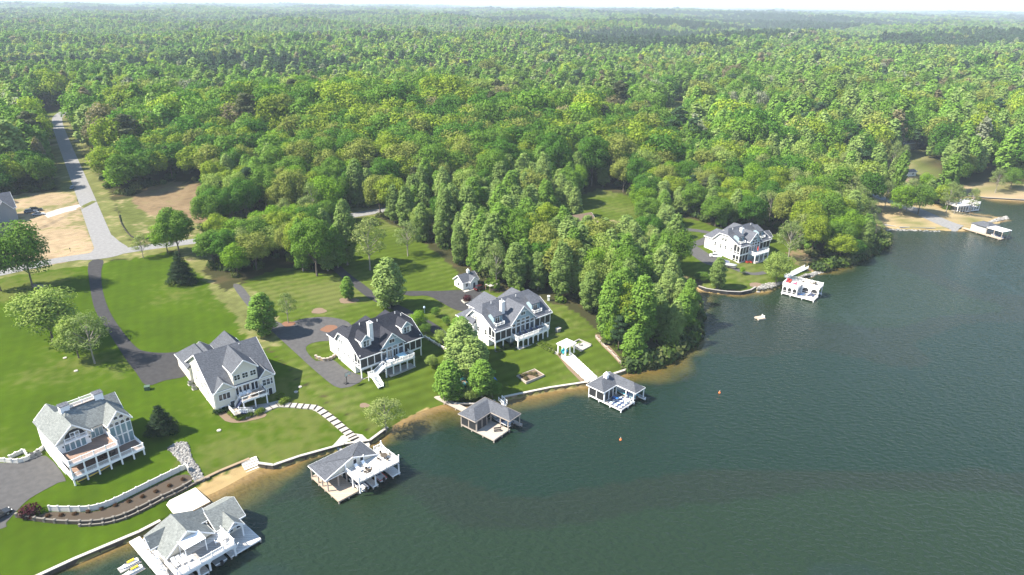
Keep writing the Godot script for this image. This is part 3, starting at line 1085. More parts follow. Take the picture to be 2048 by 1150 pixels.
func lawn_trees() -> void:
	var L := [
		["round", 0, 2, 66, 575, 22.5, 25.0, "tall dark green oak at the left edge beside the cross road"],
		["round", 1, 2, 2, 582, 21.0, 20.0, "dark tree cut by the left edge of the picture beyond the lawn"],
		["round", 2, 1, 106, 683, 16.5, 27.0, "wide pale yellow-green tree alone on the left lawn"],
		["sparse", 0, 0, 190, 727, 15.0, 20.0, "half bare tree with forked pale stems left of the black driveway"],
		["round", 0, 1, 158, 716, 12.0, 16.0, "pale leafy tree leaning against the half bare tree on the lawn"],
		["spruce", 0, 0, 326, 866, 7.8, 13.0, "lone dark evergreen between the cream and beige houses"],
		["poplar", 1, 1, 529, 670, 13.5, 26.0, "bright green maple at the edge of the turning loop"],
		["sparse", 1, 0, 577, 646, 10.0, 11.5, "thin dark tree with bare stem in a mulch ring"],
		["poplar", 0, 1, 697, 600, 8.5, 13.5, "small bright green pyramidal tree in the mulch bed"],
		["poplar", 2, 2, 779, 616, 17.5, 32.0, "yellow-green tree leaning over the black driveway"],
		["spruce", 1, 0, 365, 566, 11.5, 17.0, "dark spruce at the top corner of the left lawn"],
		["round", 0, 0, 336, 506, 12.0, 18.0, "light green roadside tree in front of the bare dirt lot"],
		["sparse", 2, 1, 287, 516, 9.0, 12.0, "small bare budding tree beside the road junction"],
		["sparse", 1, 1, 772, 860, 9.0, 17.0, "pale yellow-green shrubby tree at the water's edge below the striped lawn"],
		["poplar", 1, 2, 924, 745, 16.0, 31.0, "tallest grey-green tree of the shore clump beside the light house"],
		["poplar", 2, 2, 948, 762, 13.5, 27.0, "right hand grey-green tree of the shore clump"],
		["poplar", 2, 1, 898, 798, 11.5, 24.0, "round green tree at the left foot of the shore clump"],
		["poplar", 0, 1, 964, 793, 11.0, 22.0, "round green tree at the right foot of the shore clump"],
		["poplar", 0, 1, 922, 715, 13.0, 24.0, "upper left tree of the shore clump"],
		["round", 0, 2, 912, 803, 5.0, 8.0, "low leafy bush at the foot of the shore clump beside the gangway"],
		["round", 1, 1, 942, 803, 4.5, 7.5, "low leafy bush below the turquoise armchairs"],
		["round", 1, 2, 985, 795, 5.0, 8.5, "low dark bushy tree right of the shore clump"],
		["round", 0, 0, 836, 662, 6.5, 9.5, "small golden tree at the right end of the dark roofed house"],
		["round", 2, 2, 850, 668, 4.0, 7.0, "dark green bush tree behind the golden tree"],
		["round", 1, 2, 872, 634, 3.5, 5.0, "young sapling left of the black driveway bend"],
		["round", 2, 2, 893, 651, 3.2, 4.5, "young sapling on the lawn between driveway and court"],
		["round", 0, 1, 881, 687, 4.2, 6.5, "small leafy tree by the stone edging left of the light house"],
		["round", 1, 1, 864, 735, 3.8, 6.0, "small tree on the slope right of the dark roofed house"],
		["sparse", 0, 0, 816, 512, 14.0, 20.0, "spreading tree on the upper lawn clearing"],
		["poplar", 1, 0, 695, 530, 25.0, 26.0, "tall slim tree standing on the upper lawn"],
		["sparse", 1, 1, 740, 540, 20.0, 26.0, "hazy half leafed tree at the bend of the long driveway"],
		["poplar", 2, 1, 606, 542, 20.0, 20.0, "tall fresh green tree at the left of the lawn wood"],
		["broad", 0, 2, 634, 552, 21.0, 21.0, "big dark shaded tree at the corner of the lawn wood"],
		["round", 1, 1, 1551, 567, 12.5, 17.0, "pale feathery tree on the bank behind the white dock"],
		["sparse", 0, 0, 1575, 522, 17.0, 22.0, "grey half leafed tree right of the point house"],
		["round", 2, 2, 1404, 562, 3.6, 9.0, "grey-green rounded bush tree above the curved steel wall"],
		["round", 0, 0, 1484, 549, 3.0, 3.6, "tiny staked tree beside the grey path"],
		["poplar", 0, 2, 1352, 640, 15.0, 17.0, "slender pale tree at the tip of the wooded point"],
		["poplar", 1, 1, 1372, 655, 17.0, 19.0, "light green tree overhanging the water at the wooded point"],
		["poplar", 2, 2, 1345, 690, 15.0, 18.0, "pale green tree above the brown shallows of the point"],
		["round", 1, 0, 1228, 690, 9.0, 12.0, "yellow-lit tree at the corner of the striped lawn"],
		["pine", 0, 0, 1236, 700, 11.0, 15.0, "dark pine in front of the wood beside the striped lawn"],
		["sparse", 1, 0, 1768, 419, 15.0, 17.0, "left leaning tree on the sandy spit"],
		["round", 0, 0, 1798, 430, 15.0, 20.0, "yellow-green tree beside the lane on the spit"],
		["sparse", 2, 0, 1812, 424, 17.0, 20.0, "thin tree behind the yellow-green one on the spit"],
		["round", 2, 2, 1836, 428, 15.0, 22.0, "broad tree in the middle of the spit"],
		["sparse", 0, 0, 1892, 425, 16.0, 15.0, "slanting slim tree in front of the far white dock"],
		["sparse", 1, 0, 1908, 428, 15.0, 14.0, "thin upright tree in front of the far white dock"],
		["sparse", 2, 1, 1938, 431, 14.0, 12.0, "outermost thin tree of the spit"],
		["sparse", 2, 0, 1782, 352, 21.0, 17.0, "tall bare stemmed tree left of the white garage"],
		["sparse", 1, 0, 1797, 356, 20.0, 15.0, "tall bare stemmed tree in front of the tan wood house"],
		["round", 2, 0, 1752, 372, 12.0, 17.0, "yellow-green tree beside the lane above the spit"],
		["round", 0, 2, 1706, 372, 11.0, 17.0, "green tree left of the lane above the spit"],
		["spruce", 0, 0, 1868, 396, 11.0, 20.0, "blue-green spreading conifer in front of the far white car"],
		["round", 1, 0, 1846, 392, 13.0, 15.0, "light green tree left of the spreading conifer"],
		["sparse", 0, 0, 1990, 385, 14.0, 16.0, "sparse tree on the bare earth shore at the right"],
		["round", 0, 2, 2020, 378, 12.0, 18.0, "green tree on the bare earth shore near the right edge"],
	]
	for t in L:
		plant(t[0], t[1], t[2], gp(t[3], t[4]), t[5], t[6], t[7])

func in_clearing(p: Vector2) -> bool:
	for q in lawns:
		if q[1].has_point(p) and Geometry2D.is_point_in_polygon(p, q[0]):
			return true
	return false

func kind_at(p: Vector2) -> Array:                       # what grows there: kind and tint
	var a := patchy.get_noise_2d(p.x * 0.12, p.y * 0.12)
	var b := rolling.get_noise_2d(p.x * 2.2 + 300.0, p.y * 2.2)
	var f := rng.randf()
	var r := p.length()
	var oak := Vector2((p.x + 85.0) / 190.0, (p.y + 440.0) / 130.0).length() + a * 0.5
	if oak < 1.0:
		return ["broad", [0, 0, 1, 2, 3, 1, 2][rng.randi() % 7]] if f < 0.8 else ["round", rng.randi() % 3] if f < 0.93 else ["pine", 1]
	if r > 420.0:
		var pine := smoothstep(0.02, 0.16, rolling.get_noise_2d(p.x * 0.55 - 200.0, p.y * 0.9 + 150.0) + (0.14 if p.x > -200.0 and r > 1500.0 else -0.06 if r > 900.0 else -0.2))
		if p.x > 150.0 and r < 640.0:
			pine = 0.0
		if f < 0.92 * pine + 0.05:
			return ["pine", 0]
		f = rng.randf() + a * 0.5
		return ["poplar", [0, 1, 1, 2][rng.randi() % 4]] if f < 0.66 else ["broad", [0, 2, 2, 1, 3][rng.randi() % 5]]
	if r < 330.0 and p.x > -75.0 and p.x < 50.0:
		if f < 0.74:
			return ["poplar", [0, 0, 1, 2][rng.randi() % 4]]
	elif r < 330.0 and p.x >= 50.0:
		if f < (0.55 if p.x < 112.0 else 0.3):
			return ["poplar", [0, 1, 2, 2][rng.randi() % 4]]
	elif b + a * 0.4 > 0.0:
		if f < 0.6:
			return ["poplar", [0, 1, 1, 2][rng.randi() % 4]]
	f = rng.randf()
	if p.x > 150.0 and f < 0.6:
		return ["sparse", rng.randi() % 2] if f < 0.25 else ["round", 1]
	if f < (0.04 if p.x > -150.0 else 0.22):
		return ["pine", rng.randi() % 2]
	if f < 0.13:
		return ["sparse", rng.randi() % 2]
	if f < 0.36:
		return ["round", [0, 0, 2, 1][rng.randi() % 4]]
	return ["broad", [0, 0, 1, 1, 2, 2, 3][rng.randi() % 7]]

func where(p: Vector2) -> String:
	if p.x < -150.0:
		return "in the wood left of the long road" if p.y > -420.0 and p.x < -200.0 else "in the wood right of the long road"
	if p.x < -60.0:
		return "in the wood behind the bare dirt lot" if p.y < -255.0 else "in the thicket between the two lawns"
	if p.x > 165.0:
		return "in the wood behind the sandy spit"
	if p.x > 118.0:
		return "on the wooded shore right of the point house"
	if p.x > 62.0:
		return "in the wood behind the point house" if p.y < -258.0 else "on the wooded point above the water"
	if p.y > -205.0:
		return "on the slope of the wooded point above the striped lawn"
	if p.y > -262.0:
		return "in the wood behind the white shed" if p.x < 20.0 else "in the wood between the light house and the point house"
	return "in the tall wood beyond the upper lawn" if p.x < 0.0 else "in the wood round the hidden roof"

func woods() -> void:
	var near := []
	var mid := {}
	var far := {}
	var under := []
	var r := 120.0
	while r < 11000.0:
		var sp := 6.8 if r < 420.0 else 7.6 if r < 800.0 else 10.0 if r < 2000.0 else r / 200.0
		var n := int(deg_to_rad(88.0) * r / sp)
		for i in n:
			var a := deg_to_rad(-44.0) + (i + rng.randf()) * sp / r
			var q := r + rng.randf_range(-0.5, 0.5) * sp
			var p := Vector2(sin(a) * q, -cos(a) * q)
			if p.y < -900.0 or p.x < 0.0 and p.y < -520.0:
				pass
			elif sd(p.x, p.y) < 1.2:
				continue
			if r < 800.0:
				if in_clearing(p) or near_road(p) < (3.5 if p.x > -100.0 else 8.0):
					continue
			if rng.randf() < (0.34 if p.x > 150.0 and r < 660.0 else 0.07):
				continue
			var k := kind_at(p)
			var y := ground(p.x, p.y)
			if r < 420.0:
				near.append([p, y, k])
				if rng.randf() < 0.9:
					under.append(Vector3(p.x + rng.randf_range(-2.5, 2.5), 0, p.y + rng.randf_range(-2.5, 2.5)))
			else:
				var into: Dictionary = mid if r < 800.0 else far
				var name_: String = k[0] if k[0] != "round" and k[0] != "sparse" else "broad"
				if not into.has(name_):
					into[name_] = []
				var c: Color = TINTS[k[0]][k[1]][1]
				var stand := patchy.get_noise_2d(p.x * 0.11 + 40.0, p.y * 0.07)
				c = c * (1.1 + 0.3 * stand)
				if k[0] != "pine":
					var odd := rng.randf()
					if odd < 0.035:
						c = Color(0.20, 0.18, 0.10)
					elif odd < 0.06:
						c = Color(0.27, 0.30, 0.20)
				var s := (rng.randf_range(0.85, 1.45) if k[0] == "poplar" else rng.randf_range(0.6, 1.4))
				s *= 1.0 + 0.35 * patchy.get_noise_2d(p.x * 0.3 + 90.0, p.y * 0.3)
				into[name_].append([Vector3(p.x, y, p.y), s, maxf(s, sp / (9.5 if name_ == "broad" else 6.5)) if r > 800.0 else s * (rng.randf_range(0.9, 1.2) if name_ == "broad" else rng.randf_range(1.1, 1.5)), c * rng.randf_range(0.84, 1.16)])
		r += sp * 0.93
	near.sort_custom(func(u, v): return u[0].length_squared() < v[0].length_squared())
	var had := {}
	for t in near:
		var p: Vector2 = t[0]
		var kind: String = t[2][0]
		var count: int = had.get(kind, 0)
		var h := rng.randf_range(13.5, 22.0) if kind != "poplar" else rng.randf_range(14.0, 23.5)
		if p.x > 40.0 and p.y > -235.0:
			h *= 0.82
		if p.x < -120.0:
			h *= 0.85
		elif p.x < -58.0 and p.y > -262.0:
			h *= 0.74
		if p.x > 15.0 and p.x < 110.0 and p.y < -250.0 and p.y > -335.0:
			h *= 0.74
		if sd(p.x, p.y) < 7.0:
			h *= 0.7
		if kind == "broad" and p.y < -310.0 and p.x > -200.0 and p.x < 80.0:
			h *= 1.2
		var w := maxf(h, 16.0) * rng.randf_range(0.9, 1.22)
		if count >= {"broad": 240, "round": 90, "poplar": 230, "pine": 60, "sparse": 40}[kind]:
			var name_: String = kind if kind != "round" and kind != "sparse" else "broad"
			if not mid.has(name_):
				mid[name_] = []
			mid[name_].append([Vector3(p.x, t[1], p.y), h / 20.0, w / 20.0, TINTS[kind][t[2][1]][1] * rng.randf_range(0.8, 1.2)])
			continue
		had[kind] = count + 1
		var look := {"broad": "broad crowned tree", "round": "rounded tree", "poplar": "tall slender tree", "pine": "pine", "sparse": "thinly leafed tree"}
		var place := where(p)
		if kind == "poplar":
			w *= 1.22
		var label := "%s %s %s" % [TINTS[kind][t[2][1]][0], look[kind], place]
		plant(kind, rng.randi() % 3, t[2][1], Vector3(p.x, t[1], p.y), h, w, label, "%ss %s" % [look[kind], place])
	for kind in mid:
		scatter("distant_" + CALLED[kind].replace("_tree", "_wood"), kind, mid[kind], [2600, 0.46], {"broad": "distant broadleaf woods rolling to the back of the scene", "poplar": "distant stands of slender light green trees", "pine": "distant dark pines among the woods"}[kind])
	for kind in far:
		scatter("far_" + CALLED[kind].replace("_tree", "_wood"), kind, far[kind], [420, 1.15], {"broad": "far broadleaf forest out to the horizon", "poplar": "far slender trees in the forest below the horizon", "pine": "far dark pine forest below the horizon"}[kind])
	var bush := [PackedVector3Array(), PackedVector3Array(), PackedColorArray()]
	for i in 5:
		lobe_leaves(bush, Vector3(rng.randf_range(-1.2, 1.2), rng.randf_range(0.5, 1.4), rng.randf_range(-1.2, 1.2)), Vector3(1.1, 0.9, 1.1), 60, 0.36, rng.randf_range(0.8, 1.2))
	# shrubs of the forest floor, and a fringe of them along the wild shores
	var items := []
	for p in under:
		if not in_clearing(Vector2(p.x, p.z)) and sd(p.x, p.z) > 0.5 and near_road(Vector2(p.x, p.z)) > 2.5:
			items.append(p)
	for e in [[1262, 742, 1300, 732], [1300, 732, 1345, 710], [1345, 710, 1376, 688], [1376, 688, 1386, 655], [1386, 655, 1389, 622], [1389, 622, 1386, 603], [1640, 544, 1690, 526], [1690, 526, 1738, 510], [1738, 510, 1764, 492], [1764, 492, 1768, 470]]:
		for i in 26:
			var f := rng.randf()
			var p := lv(lerpf(e[0], e[2], f), lerpf(e[1], e[3], f))
			items.append(p + Vector3(rng.randf_range(-1.6, 1.0), 0, rng.randf_range(-2.5, 0.6)))
	var mm := MultiMesh.new()
	mm.transform_format = MultiMesh.TRANSFORM_3D
	mm.use_colors = true
	mm.mesh = leaf_mesh(bush)
	mm.instance_count = items.size()
	for i in items.size():
		var p: Vector3 = items[i]
		var s := rng.randf_range(0.7, 1.6)
		mm.set_instance_transform(i, Transform3D(Basis(Vector3.UP, rng.randf() * TAU).scaled(Vector3(s, s * rng.randf_range(0.8, 1.5), s)), Vector3(p.x, maxf(ground(p.x, p.z), 0.0) - 0.1, p.z)))
		mm.set_instance_color(i, [Color(0.08, 0.13, 0.03), Color(0.06, 0.10, 0.03), Color(0.12, 0.145, 0.05), Color(0.10, 0.16, 0.025)][rng.randi() % 4] * rng.randf_range(0.8, 1.2))
	multi("undergrowth", mm, "shrubs and young growth under the trees and along the wild shore")

func multi(called: String, mm: MultiMesh, label: String) -> void:
	if not leaf_mats.has("far"):
		leaf_mat("far", Color(1, 1, 1))
	var o := MultiMeshInstance3D.new()
	o.name = called
	o.multimesh = mm
	o.material_override = leaf_mats.far
	add_child(o)
	tag(o, label, "woodland" if called != "undergrowth" else "shrubs", "", "stuff")

func scatter(called: String, kind: String, list: Array, how: Array, label: String) -> void:
	var kinds := 4 if how[0] > 1000 else 3
	for v in kinds:
		var mm := MultiMesh.new()
		mm.transform_format = MultiMesh.TRANSFORM_3D
		mm.use_colors = true
		mm.mesh = tree_shape(kind, how[0], how[1])[0]
		var some := []
		for i in range(v, list.size(), kinds):
			some.append(list[i])
		mm.instance_count = some.size()
		var buf := PackedFloat32Array()
		buf.resize(some.size() * 16)
		for i in some.size():
			var t: Array = some[i]
			var a := rng.randf() * TAU
			var k := i * 16
			var w: float = t[2]
			var sq := rng.randf_range(0.8, 1.2)
			var tilt := rng.randf_range(-0.06, 0.06)
			var p: Vector3 = t[0]
			buf[k] = cos(a) * w
			buf[k + 2] = sin(a) * w * sq
			buf[k + 3] = p.x
			buf[k + 1] = tilt
			buf[k + 5] = t[1]
			buf[k + 7] = p.y
			buf[k + 8] = -sin(a) * w
			buf[k + 10] = cos(a) * w * sq
			buf[k + 11] = p.z
			var c: Color = t[3]
			buf[k + 12] = c.r
			buf[k + 13] = c.g
			buf[k + 14] = c.b
			buf[k + 15] = 1.0
		mm.buffer = buf
		multi(numbered(called), mm, label)

# ---------------------------------------------------------------- houses; local axes: x along the lake front to the right, z towards the lake, y = 0 at the foot of the front
func house(called: String, label: String, at: Vector3, yaw: float) -> Node3D:
	return thing(called, label, "house", at, yaw)

func chimney(p: Node, x: float, z: float, y0: float, y1: float, w := 1.0) -> void:
	var c := box_part("chimney", p, mats.siding_white, x - w * 0.5, y0, z - w * 0.5, x + w * 0.5, y1, z + w * 0.5)
	var st := sb()
	bx(st, x - w * 0.6, y1, z - w * 0.6, x + w * 0.6, y1 + 0.14, z + w * 0.6)
	part("chimney_cap", st, mats.white, c)
	var f := sb()
	lathe(f, [Vector2(0.2, y1 + 0.14), Vector2(0.2, y1 + 0.6), Vector2(0.3, y1 + 0.62), Vector2(0.0, y1 + 0.8)], 10, Vector3(x, 0, z))
	part("flue", f, mats.steel, c)

func vent_pipe(p: Node, x: float, y: float, z: float) -> void:
	var f := sb()
	lathe(f, [Vector2(0.09, y), Vector2(0.09, y + 0.7), Vector2(0.0, y + 0.72)], 7, Vector3(x, 0, z))
	part("vent_pipe", f, mats.white, p)

func rear_wing(p: Node, x0: float, x1: float, z0: float, z1: float, eave: float, rise: float, wall: Material, roof: Material) -> void:   # hipped wing behind the ridge
	box_part("wall", p, wall, x0, -1.0, z0, x1, eave, z1)
	var cx := (x0 + x1) * 0.5
	var o := 0.45
	var top := eave + rise
	var half := (x1 - x0) * 0.5
	var zr := minf(z0 + half, z1)
	roof_of(p, [
		[v3(x0 - o, eave, z0 - o), v3(cx, top, zr), v3(cx, top, z1), v3(x0 - o, eave, z1)],
		[v3(x1 + o, eave, z1), v3(cx, top, z1), v3(cx, top, zr), v3(x1 + o, eave, z0 - o)],
		[v3(x1 + o, eave, z0 - o), v3(cx, top, zr), v3(x0 - o, eave, z0 - o)],
	], roof)
	var t := sb()
	bar(t, v3(x0 - o, eave - 0.1, z0 - o), v3(x0 - o, eave - 0.1, z1), 0.1, 0.24)
	bar(t, v3(x1 + o, eave - 0.1, z0 - o), v3(x1 + o, eave - 0.1, z1), 0.1, 0.24)
	part("roof_trim", t, mats.white, p)

# one bay grid of a screened porch: white posts and rails as parts, a dark screen behind them
func screened(p: Node, a: Vector3, b: Vector3, h: float, n: int, rail := 0.9, m: Material = null) -> void:
	if m == null:
		m = mats.white
	var st := sb()
	var d := (b - a).normalized()
	bar(st, a + v3(0, h - 0.12, 0), b + v3(0, h - 0.12, 0), 0.14, 0.24)
	bar(st, a + v3(0, 0.1, 0), b + v3(0, 0.1, 0), 0.12, 0.2)
	if rail > 0.0:
		bar(st, a + v3(0, rail, 0), b + v3(0, rail, 0), 0.09, 0.16)
	part("porch_rail", st, m, p)
	for i in n + 1:
		var q := put("porch_post", post_mesh(0.22, h), m, p)
		q.position = a.lerp(b, float(i) / n)
	var s := sb()
	bar(s, a + v3(0, h * 0.5, 0) - d.cross(Vector3.UP) * -0.05, b + v3(0, h * 0.5, 0) - d.cross(Vector3.UP) * -0.05, 0.02, h - 0.1)
	part("screen", s, mats.screen, p)

func dormer(p: Node, x: float, z: float, w: float, y0: float, wall_h: float, rise: float, face: Material, roof: Material, len := 4.0) -> void:
	var d := Node3D.new()
	d.name = "dormer"
	p.add_child(d, true)
	d.position = v3(x, y0, z)
	gabled(d, "z", [Vector2(-w * 0.5, wall_h), Vector2(0, wall_h + rise), Vector2(w * 0.5, wall_h)], -len, 0.0, -1.2, mats.siding_white, roof, 0.35, true, true, false)
	var g := sb()
	fan(g, [v3(-w * 0.5 + 0.05, wall_h, 0.03), v3(w * 0.5 - 0.05, wall_h, 0.03), v3(0, wall_h + rise - 0.05, 0.03)])
	part("gable_face", g, face, d)
	window(d, -0.45, 0.25, 0.04, 0.75, wall_h - 0.5, 0, 1, 2)
	window(d, 0.45, 0.25, 0.04, 0.75, wall_h - 0.5, 0, 1, 2)

func balcony_dormer(p: Node, x: float, z: float, w: float, y0: float, h: float, roof: Material) -> void:   # shed roofed dormer with a door onto a small railed balcony
	var d := Node3D.new()
	d.name = "dormer"
	p.add_child(d, true)
	d.position = v3(x, y0, z)
	box_part("wall", d, mats.siding_blue, -w * 0.5, -1.0, -3.4, w * 0.5, h, -1.2)
	roof_of(d, [[v3(-w * 0.5 - 0.25, h + 0.2, -0.8), v3(w * 0.5 + 0.25, h + 0.2, -0.8), v3(w * 0.5 + 0.1, h + 2.0, -4.3), v3(-w * 0.5 - 0.1, h + 2.0, -4.3)]], roof)
	for s in [-1, 1]:
		box_part("dormer_cheek", d, mats.siding_blue, s * w * 0.5 - 0.1, -0.9, -1.3, s * w * 0.5 + 0.1, h, -0.85)
	window(d, 0, 0.1, -1.17, 1.5, h - 0.5, 0, 2, 1, false, null, "door")
	box_part("balcony", d, mats.deck_grey, -w * 0.5, -0.3, -1.2, w * 0.5, -0.1, 0.35)
	railing(d, [v3(-w * 0.5, -0.1, -0.7), v3(-w * 0.5, -0.1, 0.3), v3(w * 0.5, -0.1, 0.3), v3(w * 0.5, -0.1, -0.7)], 0.8, null, 0.3, 1.5)

# the lake house plan that three of the houses share; q holds its measures
func lake_house(p: Node3D, q: Dictionary) -> void:
	var W: float = q.W
	var roof: Material = q.roof
	var E: float = q.eave
	var R: float = q.ridge
	var pd := 3.2                                         # porch depth
	var fl: float = q.floor                               # level of the main floor and decks
	# body
	var prof := PackedVector2Array([Vector2(q.back, q.beave), Vector2(-q.bz, q.yc), Vector2(-q.zc, q.yc), Vector2(-pd, E + (q.yc - E) * (pd / q.zc)), Vector2(-pd, -1.2), Vector2(q.back, -1.2)])
	var st := sb()
	prism(st, "x", prof, 0.0, W)
	part("wall", st, mats.siding_white, p)
	var o := 0.5
	roof_of(p, [
		[v3(q.hx, R, -q.rz), v3(W - q.hx, R, -q.rz), v3(W + o, q.yc, -q.zc), v3(-o, q.yc, -q.zc)],
		[v3(-o, q.yc, -q.zc), v3(q.gx0, q.yc, -q.zc), v3(q.gx0, E, o), v3(-o, E, o)],
		[v3(q.gx0, q.yc, -q.zc), v3(q.gx1, q.yc, -q.zc), v3(q.gx1, lerpf(E, q.yc, 1.6 / (q.zc + o)), -1.1), v3(q.gx0, lerpf(E, q.yc, 1.6 / (q.zc + o)), -1.1)],
		[v3(q.gx1, q.yc, -q.zc), v3(W + o, q.yc, -q.zc), v3(W + o, E, o), v3(q.gx1, E, o)],
		[v3(q.hx, R, -q.rz), v3(-o, q.yc, -q.zc), v3(-o, q.yc, -q.bz)],
		[v3(W - q.hx, R, -q.rz), v3(W + o, q.yc, -q.bz), v3(W + o, q.yc, -q.zc)],
		[v3(W - q.hx, R, -q.rz), v3(q.hx, R, -q.rz), v3(-o, q.yc, -q.bz), v3(W + o, q.yc, -q.bz)],
		[v3(W + o, q.yc, -q.bz), v3(-o, q.yc, -q.bz), v3(-o, q.beave, q.back - o), v3(W + o, q.beave, q.back - o)],
	], roof)
	var t := sb()
	for s in [-o - 0.02, W + o + 0.02]:
		bar(t, v3(s, q.yc - 0.12, -q.zc), v3(s, E - 0.12, o), 0.08, 0.26)
		bar(t, v3(s, q.yc - 0.12, -q.bz), v3(s, q.yc - 0.12, -q.zc), 0.08, 0.26)
		bar(t, v3(s, q.yc - 0.12, -q.bz), v3(s, q.beave - 0.12, q.back - o), 0.08, 0.26)
	bar(t, v3(-o, E - 0.13, o + 0.04), v3(q.gx0, E - 0.13, o + 0.04), 0.1, 0.26)
	bar(t, v3(q.gx1, E - 0.13, o + 0.04), v3(W + o, E - 0.13, o + 0.04), 0.1, 0.26)
	part("roof_trim", t, mats.white, p)
	# centre bay with the tall gable
	var cx: float = (q.gx0 + q.gx1) * 0.5
	gabled(p, "z", [Vector2(q.gx0, q.ge), Vector2(cx, q.gh), Vector2(q.gx1, q.ge)], -q.zc - 1.8, -0.2, 0.0, mats.siding_blue, roof, 0.5, true, true)
	var tr := sb()                                        # ornamental truss in the gable
	var ty: float = q.gh - 1.7
	var tw: float = 1.5 * (q.gx1 - q.gx0) / 2.0 / (q.gh - q.ge)
	bar(tr, v3(cx - tw, ty, 0.1), v3(cx + tw, ty, 0.1), 0.1, 0.14)
	bar(tr, v3(cx, ty, 0.1), v3(cx, q.gh - 0.2, 0.1), 0.1, 0.12)
	for s in [-1, 1]:
		bar(tr, v3(cx, ty, 0.1), v3(cx + s * tw * 0.5, ty + 0.8, 0.1), 0.08, 0.1)
	part("gable_truss", tr, mats.white, p)
	var wd: float = q.gx1 - q.gx0
	window(p, cx, q.gh - 3.1 if q.arch else q.gh - 2.9, -0.17, 1.6, 1.2, 0, 2, 1, q.arch)
	var n: int = q.bays
	for i in n:
		var x: float = q.gx0 + wd * (i + 0.5) / n
		var mid := absf(i + 0.5 - n * 0.5) < 1.0
		window(p, x, fl + 0.15, -0.17, wd / n - 0.45, 2.1, 0, 2 if mid else 1, 1, false, null, "door" if mid else "window")
		window(p, x, fl + 2.55, -0.17, wd / n - 0.45, 0.8, 0, 1, 1)
		if q.rows > 2 and absf(x - cx) < wd * 0.33:
			window(p, x, fl + 3.65, -0.17, wd / n - 0.45, 0.75, 0, 1, 1)
	box_part("basement_wall", p, mats.siding_grey, q.gx0, -1.2, -3.4, q.gx1, fl - 0.3, -3.18)
	for i in 3:
		window(p, q.gx0 + wd * (i + 0.5) / 3.0, 0.1, -3.15, 1.8, 2.0, 0, 2, 1, false, null, "patio_door")
	# porches at both ends
	for side in [[0.0, q.gx0 - 0.1, 0], [q.gx1 + 0.1, W, 1]]:
		box_part("porch_floor", p, mats.white, side[0], fl - 0.32, -pd, side[1], fl, 0.0)
		var m := maxi(2, roundi((side[1] - side[0]) / 1.9))
		screened(p, v3(side[0], fl, -0.1), v3(side[1], fl, -0.1), E - fl, m)
		var xo: float = 0.1 if side[2] == 0 else W - 0.1
		screened(p, v3(xo, fl, -0.2), v3(xo, fl, -pd), E - fl + 0.6, 2)
		if q.lower_screens:
			screened(p, v3(side[0], 0.0, -0.1), v3(side[1], 0.0, -0.1), fl - 0.3, m)
			screened(p, v3(xo, 0.0, -0.2), v3(xo, 0.0, -pd), fl - 0.3, 2)
		else:
			posts(p, [v3(side[0] + 0.12, -0.8, -0.15), v3((side[0] + side[1]) * 0.5, -0.8, -0.15), v3(side[1] - 0.12, -0.8, -0.15)], 0.26, fl + 0.5, mats.white)
		box_part("patio", p, mats.concrete, side[0] - 0.2, -0.9, -pd, side[1], 0.05, 0.5)
	# deck
	var dx0: float = q.dx0
	var dx1: float = q.dx1
	var dz: float = q.dz
	box_part("deck", p, q.deck, dx0, fl - 0.14, 0.02, dx1, fl - 0.02, dz)
	var fa := sb()
	bar(fa, v3(dx0, fl - 0.22, dz + 0.05), v3(dx1, fl - 0.22, dz + 0.05), 0.1, 0.42)
	bar(fa, v3(dx0 - 0.05, fl - 0.22, 0.0), v3(dx0 - 0.05, fl - 0.22, dz), 0.1, 0.42)
	bar(fa, v3(dx1 + 0.05, fl - 0.22, 0.0), v3(dx1 + 0.05, fl - 0.22, dz), 0.1, 0.42)
	part("deck_fascia", fa, mats.white, p)
	var np: int = q.posts
	var pts := []
	for i in np:
		pts.append(v3(lerpf(dx0 + 0.15, dx1 - 0.15, float(i) / (np - 1)), -1.0, dz - 0.15))
	posts(p, pts, 0.28, fl + 0.6, mats.white, "deck_post")
	if q.arches:
		var ar := sb()
		for i in np - 1:
			var a: Vector3 = pts[i]
			var b: Vector3 = pts[i + 1]
			for k in 8:
				var u := PI * k / 8.0
				var v := PI * (k + 1) / 8.0
				var hw := (b.x - a.x) * 0.5
				bar(ar, v3((a.x + b.x) * 0.5 - cos(u) * hw, fl - 1.2 + sin(u) * 0.75, dz - 0.15), v3((a.x + b.x) * 0.5 - cos(v) * hw, fl - 1.2 + sin(v) * 0.75, dz - 0.15), 0.12, 0.3)
		part("deck_arches", ar, mats.white, p)
	box_part("patio", p, mats.concrete, q.gx0, -0.9, -3.1, dx1, 0.06, dz + 0.4)
	var rl := [v3(dx0 + 0.05, fl, 0.3), v3(dx0 + 0.05, fl, dz - 0.05), v3(dx1 - 0.05, fl, dz - 0.05), v3(dx1 - 0.05, fl, 0.3)]
	if q.stairs:
		rl = [v3(dx0 + 0.05, fl, dz - 0.05), v3(dx1 - 0.05, fl, dz - 0.05), v3(dx1 - 0.05, fl, 0.3)]
	railing(p, rl, 1.0, null, 0.15, 1.9)
	# left gable windows, from the photograph's bright side walls
	for w in q.side:
		window(p, -0.02, w[1], w[0], w[2], w[3], 270, w[4], 2)
	for w in q.rear:
		rear_wing(p, w[0], w[1], w[2], w[3], w[4], w[5], mats.siding_white, roof)

